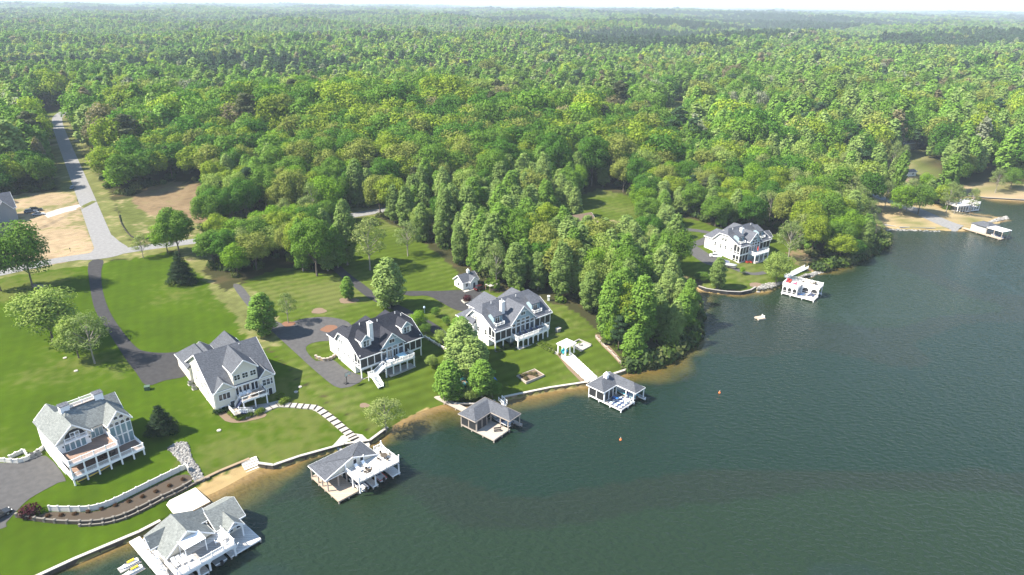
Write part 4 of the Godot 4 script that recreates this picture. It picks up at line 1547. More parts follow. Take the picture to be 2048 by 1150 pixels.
func house_c() -> void:
	var p := house("lake_house", "white house with near black roof, blue gable and white chimney beside the basketball yard", v3(-39.45, 2.88, -157.25), 42.2)
	lake_house(p, {"W": 19.2, "eave": 6.2, "ridge": 12.4, "rz": 7.6, "back": -12.3, "beave": 7.1, "yc": 9.9, "zc": 5.0, "bz": 10.3, "hx": 2.6, "gx0": 6.4, "gx1": 13.5, "ge": 6.8, "gh": 10.3, "floor": 3.0,
		"roof": mats.roof_dark, "arch": false, "bays": 4, "rows": 2, "lower_screens": false, "dx0": 5.4, "dx1": 14.6, "dz": 3.4, "deck": mats.deck_grey, "posts": 5, "arches": false, "stairs": true,
		"side": [[-10.6, 6.4, 0.7, 1.3, 1], [-9.4, 6.4, 0.7, 1.3, 1], [-11.6, 3.6, 0.6, 1.2, 1], [-8.6, 3.9, 0.6, 1.3, 1], [-6.0, 3.7, 0.6, 1.3, 1], [-3.8, 3.4, 0.6, 1.3, 1], [-11.2, 0.9, 0.9, 1.4, 2]],
		"rear": [[0.3, 6.3, -17.5, -8.8, 6.6, 2.9], [7.5, 12.5, -16.0, -8.6, 7.6, 3.2], [14.0, 18.5, -15.5, -8.6, 7.6, 3.2]]})
	dormer(p, 3.2, -2.0, 3.0, 7.6, 2.15, 1.45, mats.siding_blue, mats.roof_dark)
	dormer(p, 15.9, -2.0, 3.0, 7.6, 2.15, 1.45, mats.siding_blue, mats.roof_dark)
	chimney(p, 5.4, -3.3, 6.5, 13.6, 1.15)
	for v in [[4.4, -7.0], [9.6, -6.6], [15.6, -7.0], [17.0, -6.2]]:
		vent_pipe(p, v[0], 12.4 - (7.6 - -v[1]) * 0.95, v[1])
	# stairs from the deck to the lawn, in two flights with a landing
	stairs(p, v3(2.6, 1.5, 2.6), v3(5.4, 3.0, 2.6), 1.5, 7, mats.white)
	box_part("landing", p, mats.white, 0.9, 1.36, 1.8, 2.6, 1.5, 3.5)
	stairs(p, v3(1.75, -0.3, 6.6), v3(1.75, 1.5, 3.5), 1.5, 8, mats.white)
	railing(p, [v3(5.4, 3.0, 3.4), v3(2.6, 1.5, 3.4), v3(2.5, -0.3, 6.6)], 0.95, null, 0.2, 2.4)
	railing(p, [v3(5.4, 3.0, 1.85), v3(2.6, 1.5, 1.85), v3(0.95, 1.5, 1.85), v3(0.95, 1.5, 3.5), v3(0.95, -0.3, 6.6)], 0.95, null, 0.2, 2.4)
	posts(p, [v3(1.0, -0.8, 1.9), v3(2.5, -0.8, 1.9)], 0.2, 2.2, mats.white)
	# on the deck
	deck_table("patio_table", "white table with chairs on the deck of the dark roofed house", p, 7.4, 3.0, 1.9, mats.white, 1.2)
	var u := thing("hot_tub", "pale blue covered tub on the deck of the dark roofed house", "hot tub", p.transform * v3(11.6, 3.0, 1.6), 42.2)
	box_part("shell", u, mats.siding_grey, -1.1, 0, -1.0, 1.1, 0.75, 1.0)
	box_part("cover", u, mat("tub_cover", Color(0.45, 0.62, 0.68), 0.6), -1.15, 0.752, -1.05, 1.15, 0.86, 1.05)

func house_d() -> void:
	var p := house("lake_house", "largest white house with slate grey roof, arched deck and two balcony dormers", v3(-4.58, 2.98, -173.47), 39.9)
	lake_house(p, {"W": 21.1, "eave": 6.3, "ridge": 11.55, "rz": 8.3, "back": -12.8, "beave": 6.5, "yc": 9.55, "zc": 5.5, "bz": 10.2, "hx": 1.75, "gx0": 6.0, "gx1": 14.8, "ge": 6.8, "gh": 11.3, "floor": 3.0,
		"roof": mats.roof_slate, "arch": false, "bays": 5, "rows": 3, "lower_screens": false, "dx0": 5.8, "dx1": 17.6, "dz": 3.2, "deck": mats.deck_grey, "posts": 7, "arches": true, "stairs": false,
		"side": [[-10.2, 6.3, 0.8, 1.4, 1], [-9.0, 6.3, 0.8, 1.4, 1], [-4.4, 3.6, 0.8, 1.5, 1], [-8.0, 3.4, 0.8, 1.5, 1]],
		"rear": [[-1.0, 4.8, -17.0, -9.0, 5.6, 2.7], [4.6, 11.4, -19.0, -9.4, 6.8, 4.6], [14.5, 20.5, -17.0, -9.4, 6.8, 4.0]]})
	balcony_dormer(p, 2.5, -1.1, 2.9, 7.3, 2.2, mats.roof_slate)
	balcony_dormer(p, 16.9, -1.1, 2.9, 7.3, 2.2, mats.roof_slate)
	chimney(p, 6.0, -4.4, 7.0, 12.4, 1.1)
	for v in [[8.2, -7.4], [4.4, -7.6], [13.5, -7.2]]:
		vent_pipe(p, v[0], 11.0, v[1])
	for i in 4:
		lounge_chair(p.transform * v3(8.4 + i * 2.2, 3.0, 1.5), 39.9 + 8.0 * (i % 2), mats.navy, ["dark lounge chair at the left end of the arched deck", "second dark lounge chair along the arched deck", "third dark lounge chair along the arched deck", "dark lounge chair at the right end of the arched deck"][i], "dark lounge chairs on the arched deck")

func house_e() -> void:
	var p := house("lake_house", "white house with grey roof and stacked screened porches on the wooded point", v3(87.76, 2.97, -248.43), 35.2)
	lake_house(p, {"W": 18.3, "eave": 6.4, "ridge": 11.4, "rz": 8.3, "back": -12.9, "beave": 6.4, "yc": 9.5, "zc": 6.2, "bz": 10.2, "hx": 2.0, "gx0": 5.4, "gx1": 11.9, "ge": 7.6, "gh": 10.6, "floor": 3.1,
		"roof": mats.roof_slate, "arch": false, "bays": 4, "rows": 3, "lower_screens": true, "dx0": 5.2, "dx1": 13.6, "dz": 3.4, "deck": mats.deck_white, "posts": 4, "arches": false, "stairs": false,
		"side": [[-8.6, 6.7, 0.8, 1.3, 1], [-7.2, 6.7, 0.8, 1.3, 1], [-12.0, 3.6, 0.7, 1.6, 1], [-9.2, 3.5, 0.7, 1.6, 1], [-7.0, 3.5, 0.7, 1.6, 1], [-4.2, 3.6, 0.7, 1.5, 1], [-11.6, 0.9, 1.0, 0.8, 1]],
		"rear": [[0.3, 6.0, -17.5, -9.0, 6.2, 3.4], [9.0, 14.0, -15.5, -9.0, 7.6, 3.4]]})
	balcony_dormer(p, 2.4, -1.2, 2.8, 7.4, 2.1, mats.roof_slate)
	balcony_dormer(p, 14.6, -1.2, 2.8, 7.4, 2.1, mats.roof_slate)
	chimney(p, 5.2, -4.4, 7.4, 11.9, 1.1)
	vent_pipe(p, 3.8, 10.8, -7.6)
	vent_pipe(p, 15.0, 10.8, -7.6)
	var g := sb()
	bx(g, -0.06, 0.0, -9.6, 0.0, 2.6, -4.2)
	part("garage_door", g, mats.white, p)
	umbrella(p.transform * v3(8.4, 3.1, 1.9), mats.red, "closed red parasol on the white deck of the point house")

# white three storey house with two decks, at the lower left
func house_a() -> void:
	var p := house("deck_house", "cream house with sage roof, tall arched windows and two tiers of brown decks", v3(-89.0, 2.1, -112.96), 49.9)
	var W := 14.1
	var f1 := 2.75
	var f2 := 5.9
	var E := 8.7
	var rf: Material = mats.roof_sage
	var wl: Material = mats.siding_cream
	# body and wings
	box_part("wall", p, mats.siding_white, 0.0, -0.8, -17.7, 6.2, E, -5.3)
	box_part("wall", p, wl, 6.2, -0.8, -16.0, 9.6, E, -6.6)
	box_part("wall", p, wl, 9.6, -0.8, -16.0, W, E, -4.4)
	# main hipped roof
	var zb := -18.1
	var R := 12.6
	roof_of(p, [
		[v3(-0.45, E, zb), v3(3.6, R - 0.8, -12.6), v3(3.6, R - 0.8, -9.2), v3(-0.45, E, -4.9)],
		[v3(3.6, R - 0.8, -12.6), v3(4.6, R, -11.4), v3(10.6, R, -11.4), v3(W + 0.45, E, -16.4), v3(W + 0.45, E, zb + 0.8), v3(-0.45, E, zb)],
		[v3(4.6, R, -11.4), v3(3.6, R - 0.8, -9.2), v3(6.6, E, -6.1), v3(9.6, E, -6.1), v3(10.6, R, -11.4)],
		[v3(10.6, R, -11.4), v3(9.6, E, -6.1), v3(W + 0.45, E, -6.1), v3(W + 0.45, E, -16.4)],
		[v3(3.6, R - 0.8, -12.6), v3(3.6, R - 0.8, -9.2), v3(4.6, R, -11.4)],
	], rf)
	# left front gable with the arched loft, its wall uncut
	gabled(p, "z", [Vector2(-0.1, E), Vector2(3.4, E + 3.0), Vector2(6.5, E)], -10.5, -5.3, E - 0.6, wl, rf, 0.45, true, true)
	# right front gable with the tall windows
	gabled(p, "z", [Vector2(9.5, E), Vector2(11.8, E + 2.6), Vector2(W + 0.1, E)], -11.0, -4.4, E - 0.6, wl, rf, 0.4, true, true)
	gabled(p, "x", [Vector2(-15.0, E), Vector2(-12.5, E + 2.6), Vector2(-9.8, E)], 10.0, W + 0.2, E - 0.6, wl, rf, 0.4, true, true)
	gabled(p, "z", [Vector2(0.4, E), Vector2(3.0, E + 2.4), Vector2(5.6, E)], -18.4, -12.0, E - 0.6, mats.siding_white, rf, 0.4, true, false, true)
	# roof walk: two boxes and white rails between
	for x in [4.3, 11.0]:
		var c := box_part("roof_cupola", p, mats.white, x - 0.85, R - 0.9, -12.2, x + 0.85, R + 0.8, -10.6)
		box_part("cupola_top", c, mats.roof_slate, x - 0.98, R + 0.8, -12.33, x + 0.98, R + 0.92, -10.47)
	railing(p, [v3(5.2, R - 0.1, -10.75), v3(10.1, R - 0.1, -10.75)], 0.85, null, 0.14, 2.4)
	railing(p, [v3(5.2, R - 0.1, -12.05), v3(10.1, R - 0.1, -12.05)], 0.85, null, 0.14, 2.4)
	box_part("roof_walk", p, mats.deck_tan, 5.1, R - 0.18, -12.1, 10.2, R - 0.08, -10.7)
	# arched loft, its shade painted as a flat dark sheet, with its little balcony
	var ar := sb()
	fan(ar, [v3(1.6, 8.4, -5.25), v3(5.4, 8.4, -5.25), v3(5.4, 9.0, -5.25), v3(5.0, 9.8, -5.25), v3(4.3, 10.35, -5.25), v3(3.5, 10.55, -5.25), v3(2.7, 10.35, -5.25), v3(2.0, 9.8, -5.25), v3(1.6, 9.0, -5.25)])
	part("loft_shade_sheet", ar, mats.dark, p)
	window(p, 3.1, 8.5, -5.2, 0.7, 1.3, 0, 1, 2)
	window(p, 4.0, 8.5, -5.2, 0.7, 1.3, 0, 1, 2)
	box_part("balcony", p, mats.white, 1.3, 8.05, -5.28, 5.7, 8.3, -4.6)
	railing(p, [v3(1.4, 8.3, -4.68), v3(5.6, 8.3, -4.68)], 0.85, null, 0.14, 2.1)
	for x in [1.7, 2.75, 3.75, 4.8]:
		window(p, x, f2 + 0.1, -5.28, 0.8, 1.9, 0, 1, 1, false, mats.glass_light, "door" if x > 2.0 and x < 4.0 else "window")
	for x in [6.9, 7.7, 8.5]:
		window(p, x + 0.2, f2 + 0.1, -6.58, 0.7, 1.9, 0, 1, 1, false, mats.glass_light, "door")
	for i in 4:
		var x := 10.2 + i * 1.12
		window(p, x, f1 + 0.2, -4.38, 0.85, 2.3, 0, 1, 1, false, mats.glass_light)
		window(p, x, f1 + 2.8, -4.38, 0.85, 2.2, 0, 1, 1, false, mats.glass_light)
		window(p, x, f1 + 5.2, -4.38, 0.85, 0.85, 0, 1, 1, true)
		if i == 1 or i == 2:
			window(p, x, f1 + 6.6, -4.38, 0.85, 0.75, 0, 1, 1, true)
	for x in [1.0, 6.0, 6.5, 9.3]:
		box_part("wall_lamp", p, mats.dark, x - 0.1, 7.2, -5.3 if x < 6.2 else -6.6, x + 0.1, 7.5, -5.12 if x < 6.2 else -6.42)
	for i in 4:
		window(p, 1.4 + i * 2.9, f1 + 0.1, -5.27 if i < 2 else -4.37 if i == 3 else -6.57, 1.7, 2.0, 0, 2, 1, false, null, "patio_door")
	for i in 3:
		box_part("dark_panel", p, mats.dark, 1.0 + i * 4.2, 0.0, -5.28, 4.2 + i * 4.2, 2.2, -5.24)  # flat dark panels below the decks, no opening behind them
	window(p, -0.03, 5.2, -10.5, 0.5, 0.5, 270, 1, 1)
	for z in [-13.0, -8.3]:
		box_part("side_door", p, mats.white, -0.06, 0.4, z - 0.5, 0.0, 2.5, z + 0.5)
	# decks
	box_part("deck", p, mats.deck_brown, 0.0, f1 - 0.14, -6.5, W, f1, 0.0)
	box_part("deck", p, mats.deck_brown, 0.0, f2 - 0.14, -6.5, 9.4, f2, 0.0)
	var fa := sb()
	bar(fa, v3(-0.06, f1 - 0.2, 0.06), v3(W + 0.06, f1 - 0.2, 0.06), 0.12, 0.5)
	bar(fa, v3(-0.06, f1 - 0.2, 0.0), v3(-0.06, f1 - 0.2, -5.2), 0.12, 0.5)
	bar(fa, v3(W + 0.06, f1 - 0.2, 0.0), v3(W + 0.06, f1 - 0.2, -4.3), 0.12, 0.5)
	bar(fa, v3(-0.06, f2 - 0.2, 0.06), v3(9.46, f2 - 0.2, 0.06), 0.12, 0.5)
	bar(fa, v3(-0.06, f2 - 0.2, 0.0), v3(-0.06, f2 - 0.2, -5.2), 0.12, 0.5)
	bar(fa, v3(9.46, f2 - 0.2, 0.0), v3(9.46, f2 - 0.2, -6.4), 0.12, 0.5)
	part("deck_fascia", fa, mats.white, p)
	posts(p, [v3(0.15, -0.6, -0.15), v3(2.6, -0.6, -0.15), v3(4.9, -0.6, -0.15), v3(7.2, -0.6, -0.15), v3(9.4, -0.6, -0.15), v3(11.8, -0.6, -0.15), v3(W - 0.15, -0.6, -0.15), v3(0.15, -0.6, -4.9)], 0.28, f1 + 0.5, mats.white, "deck_post")
	posts(p, [v3(0.15, f1, -0.15), v3(2.6, f1, -0.15), v3(4.9, f1, -0.15), v3(7.2, f1, -0.15), v3(9.3, f1, -0.15), v3(0.15, f1, -4.9)], 0.26, f2 - f1 - 0.2, mats.white, "deck_post")
	railing(p, [v3(0.06, f1, -5.2), v3(0.06, f1, -0.06), v3(W - 0.06, f1, -0.06), v3(W - 0.06, f1, -4.3)], 1.0, null, 0.14, 2.4)
	railing(p, [v3(0.06, f2, -5.2), v3(0.06, f2, -0.06), v3(9.34, f2, -0.06), v3(9.34, f2, -6.4)], 1.0, null, 0.14, 2.4)
	var rail_wall := sb()                                 # the white boarded side of the upper deck
	bx(rail_wall, 9.37, f2 + 0.1, -6.3, 9.42, f2 + 0.98, -0.1)
	bx(rail_wall, 0.0, f2 + 0.1, -5.2, 0.03, f2 + 0.98, -0.1)
	bx(rail_wall, 0.0, f1 + 0.1, -5.2, 0.03, f1 + 0.98, -0.1)
	part("rail_panel", rail_wall, mats.white, p).set_meta("kind", "stuff")
	box_part("patio", p, mats.brick, -0.3, -0.9, -5.3, W + 0.3, 0.05, 0.3)
	var T := p.transform
	# yellow striped boat under its grey cover, below the deck
	boat("covered_boat", "grey covered boat with yellow stripe stored under the brown decks", T * v3(4.6, 0.45, -1.9), 49.9 + 2.0, 7.6, mats.yellow, true)
	deck_table("patio_table", "dark table with chairs on the lower brown deck", p, 7.6, f1, -2.2, mats.old_timber, 1.1)
	for i in 2:
		bicycle(T * v3(0.9 + i * 0.5, 0.05, -0.9 - i * 0.7), 49.9 + 70.0, "white %s bicycle on the brick patio corner" % ["nearer", "farther"][i])

# beige house with dark roof and many gables
func house_b() -> void:
	var p := house("gabled_house", "beige house with charcoal roof, four gables and a small front deck", v3(-70.78, 3.16, -139.84), 41.0)
	var W := 14.6
	var E := 5.8
	var R := 11.9
	var rf: Material = mats.roof_grey
	var wl: Material = mats.siding_beige
	gabled(p, "x", [Vector2(-19.6, E), Vector2(-9.7, R), Vector2(0.0, E)], 0.0, W, -1.0, mats.siding_beige, rf, 0.45)
	# white corner boards stand proud at both front corners
	for c in [v3(-0.04, 0, 0.04), v3(W + 0.04, 0, 0.04)]:
		box_part("corner_board", p, mats.white, c.x - 0.1, -0.8, c.z - 0.1, c.x + 0.1, E, c.z + 0.1)
	# rear wings
	rear_wing(p, -0.6, 7.0, -26.0, -16.0, 5.6, 3.4, mats.siding_beige, rf)
	rear_wing(p, 7.5, 14.0, -24.0, -12.0, 6.2, 4.8, mats.siding_beige, rf)
	gabled(p, "z", [Vector2(2.4, 7.2), Vector2(4.6, 9.0), Vector2(6.8, 7.2)], -22.0, -12.0, 3.0, wl, rf, 0.35)
	# centre dormer gable over the deck
	gabled(p, "z", [Vector2(4.9, 9.4), Vector2(7.85, 11.9), Vector2(10.8, 9.4)], -9.6, 0.15, 2.6, wl, rf, 0.45, true, true)
	for x in [5.9, 7.85, 9.8]:
		window(p, x, 7.1, 0.17, 1.35, 1.3, 0, 2, 2)
	for x in [5.5, 6.2, 7.3, 8.1, 9.3, 10.2]:
		window(p, x, 3.15, 0.18, 0.68, 2.0, 0, 1, 1, false, null, "door")
	# side gables
	gabled(p, "z", [Vector2(0.1, E - 0.2), Vector2(2.5, E + 2.0), Vector2(4.9, E - 0.2)], -6.0, 0.35, -0.9, wl, rf, 0.4, true, true)
	gabled(p, "z", [Vector2(10.9, E), Vector2(12.7, E + 1.9), Vector2(14.5, E)], -5.6, 0.35, -0.9, wl, rf, 0.4, true, true)
	for x in [1.4, 2.3, 3.2]:
		window(p, x, 3.2, 0.37, 0.85, 1.6, 0, 1, 1)
	window(p, 12.1, 3.3, 0.37, 0.85, 1.6, 0, 1, 2)
	window(p, 13.1, 3.3, 0.37, 0.85, 1.6, 0, 1, 2)
	window(p, 13.95, 3.3, 0.37, 0.5, 1.6, 0, 1, 2)
	window(p, 1.6, 0.3, 0.37, 0.9, 1.1, 0, 1, 1)
	window(p, 3.9, 0.1, 0.37, 1.0, 2.0, 0, 1, 1, false, null, "basement_door")
	window(p, 12.2, 0.1, 0.37, 0.9, 2.0, 0, 1, 1, false, null, "basement_door")
	window(p, 13.3, 0.1, 0.37, 0.9, 2.0, 0, 1, 1, false, null, "basement_door")
	for i in 3:
		window(p, 6.0 + i * 1.8, 0.1, 0.03, 1.4, 2.0, 0, 2, 1, false, null, "patio_door")
	for w in [[-4.2, 3.3, 0.7, 1.3], [-8.6, 3.3, 0.7, 1.3], [-12.6, 3.6, 0.7, 1.3], [-9.6, 7.2, 0.8, 1.2], [-6.2, 0.9, 0.7, 0.7]]:
		window(p, -0.03, w[1], w[0], w[2], w[3], 270, 1, 2)
	vent_pipe(p, 10.4, 11.2, -9.0)
	# deck with dark rails, stairs to the left
	var f := 2.9
	box_part("deck", p, mats.deck_tan, 5.3, f - 0.14, 0.25, 11.4, f, 3.5)
	var fa := sb()
	bar(fa, v3(5.3, f - 0.22, 3.56), v3(11.4, f - 0.22, 3.56), 0.12, 0.44)
	bar(fa, v3(5.24, f - 0.22, 0.3), v3(5.24, f - 0.22, 3.5), 0.12, 0.44)
	bar(fa, v3(11.46, f - 0.22, 0.3), v3(11.46, f - 0.22, 3.5), 0.12, 0.44)
	part("deck_fascia", fa, mats.white, p)
	posts(p, [v3(5.5, -0.6, 3.3), v3(8.3, -0.6, 3.3), v3(11.2, -0.6, 3.3)], 0.26, f + 0.4, mats.white, "deck_post")
	deck_rail(p, [v3(5.4, f, 3.45), v3(11.35, f, 3.45), v3(11.35, f, 0.5)])
	stairs(p, v3(3.9, 1.2, 2.6), v3(5.3, f, 2.6), 1.4, 8, mats.navy)
	box_part("landing", p, mats.deck_tan, 2.4, 1.06, 1.9, 3.9, 1.2, 3.9)
	stairs(p, v3(7.0, -0.2, 4.9), v3(3.9, 1.2, 4.9), 1.3, 7, mats.navy)
	box_part("landing", p, mats.deck_tan, 2.4, 1.058, 3.9, 3.9, 1.198, 5.6)
	railing(p, [v3(2.45, 1.2, 1.95), v3(2.45, 1.2, 5.5), v3(3.9, 1.2, 5.5), v3(7.0, -0.2, 5.5)], 0.95, null, 0.2, 1.6)
	railing(p, [v3(3.9, 1.2, 4.3), v3(7.0, -0.2, 4.3)], 0.95, null, 0.2, 1.6)
	railing(p, [v3(3.9, 1.2, 1.95), v3(5.3, f, 1.95)], 0.95, null, 0.2, 1.6)
	# paved terrace below
	box_part("terrace", p, mats.stone, 4.6, -1.0, 0.3, 14.8, 0.0, 6.2)
	var T := p.transform
	for i in 3:
		adirondack(T * v3(6.0 + i * 0.95, f, 1.2), 41.0, mats.white, ["left white armchair on the small front deck", "middle white armchair on the small front deck", "right white armchair on the small front deck"][i], "white armchairs on the front deck")
	var s := thing("deck_sofa", "tan cushioned sofa along the rail of the small front deck", "sofa", T * v3(9.0, f, 2.5), 41.0)
	box_part("base", s, mats.old_timber, -1.3, 0.1, -0.4, 1.3, 0.3, 0.4)
	box_part("cushion", s, mats.deck_tan, -1.25, 0.302, -0.35, 1.25, 0.48, 0.35)
	box_part("backrest", s, mats.deck_tan, -1.3, 0.482, 0.22, 1.3, 0.85, 0.4)

func deck_rail(p: Node, pts: Array) -> void:             # dark rails between white posts
	railing(p, pts, 0.95, mats.white, 0.3, 1.9, false)
	var st := sb()
	for i in pts.size() - 1:
		var c := int(pts[i].distance_to(pts[i + 1]) / 0.14)
		for k in c:
			var q: Vector3 = pts[i].lerp(pts[i + 1], (k + 0.5) / c)
			bx(st, q.x - 0.018, q.y + 0.14, q.z - 0.018, q.x + 0.018, q.y + 0.92, q.z + 0.018)
	part("balusters", st, mats.dark, p)

# ---------------------------------------------------------------- furniture and small things
func deck_table(called: String, label: String, p: Node3D, x: float, y: float, z: float, m: Material, r := 1.0) -> void:
	var t := thing(called, label, "table", p.transform * v3(x, y, z), rad_to_deg(p.rotation.y))
	var top := sb()
	lathe(top, [Vector2(0.0, 0.69), Vector2(r * 0.62, 0.69), Vector2(r * 0.62, 0.73), Vector2(0.0, 0.74)], 14)
	part("tabletop", top, m, t)
	for i in 4:
		var a := TAU * i / 4.0 + 0.4
		put("leg", post_mesh(0.07, 0.69), m, t).position = v3(cos(a) * r * 0.4, 0, sin(a) * r * 0.4)
	for i in 4:
		var a := TAU * i / 4.0 + 0.1
		var c := thing("patio_chair", "%s chair at the %s" % [["right", "lakeward", "left", "landward"][i], label.get_slice(" with chairs", 0)], "chair", t.transform * v3(cos(a) * r * 1.05, 0, sin(a) * r * 1.05), rad_to_deg(p.rotation.y) - rad_to_deg(a) - 90.0, "chairs at the " + label.get_slice(" with chairs", 0))
		box_part("seat", c, m, -0.24, 0.4, -0.24, 0.24, 0.46, 0.24)
		box_part("backrest", c, m, -0.24, 0.462, -0.28, 0.24, 0.92, -0.22)
		for s in [[-1, -1], [1, -1], [-1, 1], [1, 1]]:
			put("leg", post_mesh(0.05, 0.4), m, c).position = v3(s[0] * 0.2, 0, s[1] * 0.2)

func lounge_chair(at: Vector3, yaw: float, m: Material, label: String, group: String) -> void:
	var c := thing("lounge_chair", label, "lounger", at, yaw, group)
	box_part("seat", c, m, -0.33, 0.3, -0.4, 0.33, 0.4, 1.1)
	var b := sb()
	slab(b, [v3(-0.33, 0.42, -0.4), v3(0.33, 0.42, -0.4), v3(0.33, 0.95, -0.95), v3(-0.33, 0.95, -0.95)], 0.08)
	part("backrest", b, m, c)
	for s in [[-1, -0.3], [1, -0.3], [-1, 1.0], [1, 1.0]]:
		put("leg", post_mesh(0.06, 0.3), mats.steel, c).position = v3(s[0] * 0.28, 0, s[1])

func adirondack(at: Vector3, yaw: float, m: Material, label: String, group: String) -> void:
	var c := thing("garden_armchair", label, "armchair", at, yaw, group)
	var s := sb()
	slab(s, [v3(-0.3, 0.28, -0.3), v3(0.3, 0.28, -0.3), v3(0.3, 0.4, 0.35), v3(-0.3, 0.4, 0.35)], 0.05)
	part("seat", s, m, c)
	var b := sb()
	for i in 5:
		var x := -0.26 + i * 0.13
		bar(b, v3(x, 0.26, -0.28), v3(x * 1.25, 1.0 - absf(i - 2) * 0.05, -0.62), 0.11, 0.03)
	part("backrest", b, m, c)
	for k in [-1, 1]:
		box_part("armrest", c, m, k * 0.4 - 0.08, 0.58, -0.45, k * 0.4 + 0.08, 0.62, 0.38)
		put("leg", post_mesh(0.1, 0.58), m, c).position = v3(k * 0.38, 0, 0.3)
		put("leg", post_mesh(0.1, 0.58), m, c).position = v3(k * 0.38, 0, -0.35)

func umbrella(at: Vector3, m: Material, label: String) -> void:
	var u := thing("parasol", label, "parasol", at)
	put("pole", post_mesh(0.06, 2.5), mats.white, u)
	var st := sb()
	lathe(st, [Vector2(0.28, 0.9), Vector2(0.24, 1.5), Vector2(0.16, 2.2), Vector2(0.03, 2.6)], 8)
	part("canopy", st, m, u)
	box_part("base", u, mats.steel, -0.28, 0.0, -0.28, 0.28, 0.09, 0.28)

func bicycle(at: Vector3, yaw: float, label: String) -> void:
	var b := thing("bicycle", label, "bicycle", at, yaw)
	for x in [-0.5, 0.5]:
		var w := sb()
		for i in 14:
			var a0 := TAU * i / 14.0
			var a1 := TAU * (i + 1) / 14.0
			bar(w, v3(x + cos(a0) * 0.33, 0.34 + sin(a0) * 0.33, 0), v3(x + cos(a1) * 0.33, 0.34 + sin(a1) * 0.33, 0), 0.045)
		part("wheel", w, mats.tyre, b)
	var f := sb()
	for e in [[-0.5, 0.34, -0.1, 0.32], [-0.1, 0.32, 0.36, 0.78], [-0.2, 0.8, 0.36, 0.78], [-0.2, 0.8, -0.1, 0.32], [-0.2, 0.8, -0.5, 0.34], [0.36, 0.78, 0.5, 0.34], [0.36, 0.78, 0.34, 1.0]]:
		bar(f, v3(e[0], e[1], 0), v3(e[2], e[3], 0), 0.05)
	part("frame", f, mats.white, b)
	box_part("saddle", b, mats.dark, -0.32, 0.84, -0.07, -0.08, 0.9, 0.07)
	var h := sb()
	bar(h, v3(0.34, 1.0, -0.28), v3(0.34, 1.0, 0.28), 0.04)
	part("handlebar", h, mats.dark, b)

# an open or covered motor boat, bow towards +x
func boat(called: String, label: String, at: Vector3, yaw: float, len: float, stripe: Material, covered := false, tower := false) -> Node3D:
	var b := thing(called, label, "boat", at, yaw)
	var hull := sb()
	var st2 := sb()
	var top := sb()
	var n := 12
	var rows := []
	for i in n + 1:
		var t := float(i) / n
		var x := (t - 0.5) * len
		var hw := len * 0.165 * (1.0 if t < 0.45 else sqrt(maxf(0.0, 1.0 - pow((t - 0.45) / 0.55, 2.2))))
		hw = maxf(hw, 0.03)
		var sheer := 0.85 + 0.3 * t * t
		var keel := 0.28 * pow(t, 5.0) * 2.2
		rows.append([v3(x, keel, 0), v3(x, 0.3 + keel * 0.5, hw * 0.82), v3(x, sheer - 0.25, hw * 0.97), v3(x, sheer, hw)])
	for i in n:
		for s in [1, -1]:
			var f := Vector3(1, 1, s)
			for k in 3:
				var a: Vector3 = rows[i][k] * f
				var c: Vector3 = rows[i + 1][k + 1] * f
				quad(st2 if k == 2 else hull, a, rows[i + 1][k] * f, c, rows[i][k + 1] * f)
		if covered:
			var r0: Vector3 = rows[i][3]
			var r1: Vector3 = rows[i + 1][3]
			var h0 := v3(r0.x, r0.y + 0.5 * sin(PI * clampf(float(i) / n * 0.9 + 0.08, 0, 1)), 0)
			var h1 := v3(r1.x, r1.y + 0.5 * sin(PI * clampf(float(i + 1) / n * 0.9 + 0.08, 0, 1)), 0)
			for s in [1, -1]:
				var f := Vector3(1, 1, s)
				quad(top, r0 * f, r1 * f, h1, h0)
		else:
			var r0: Vector3 = rows[i][3]
			var r1: Vector3 = rows[i + 1][3]
			var dk := -0.06 if i > 7 else -0.5
			quad(top, v3(r0.x, r0.y + dk, -r0.z * 0.92), v3(r1.x, r1.y + dk, -r1.z * 0.92), v3(r1.x, r1.y + dk, r1.z * 0.92), v3(r0.x, r0.y + dk, r0.z * 0.92))
	quad(hull, rows[0][0], rows[0][2], rows[0][2] * Vector3(1, 1, -1), rows[0][0])
	quad(st2, rows[0][2], rows[0][3], rows[0][3] * Vector3(1, 1, -1), rows[0][2] * Vector3(1, 1, -1))
	part("hull", hull, mats.boat_white if not covered else mats.canvas, b)
	part("stripe", st2, stripe, b)
	part("cover" if covered else "deck", top, mats.canvas if covered else mats.boat_white, b)
	var m := sb()
	bx(m, -len * 0.5 - 0.45, 0.25, -0.22, -len * 0.5 - 0.01, 1.15, 0.22)
	bx(m, -len * 0.5 - 0.32, -0.4, -0.08, -len * 0.5 - 0.12, 0.25, 0.08)
	part("outboard_motor", m, mats.dark, b)
	if not covered:
		for s in [-1, 1]:
			box_part("seat", b, mats.navy, -len * 0.12, 0.4, s * len * 0.07 - 0.25, len * 0.0, 0.85, s * len * 0.07 + 0.25)
		var w := sb()
		slab(w, [v3(len * 0.12, 0.95, -len * 0.13), v3(len * 0.12, 0.95, len * 0.13), v3(len * 0.06, 1.4, len * 0.11), v3(len * 0.06, 1.4, -len * 0.11)], 0.03)
		part("windscreen", w, mats.glass, b)
	return b

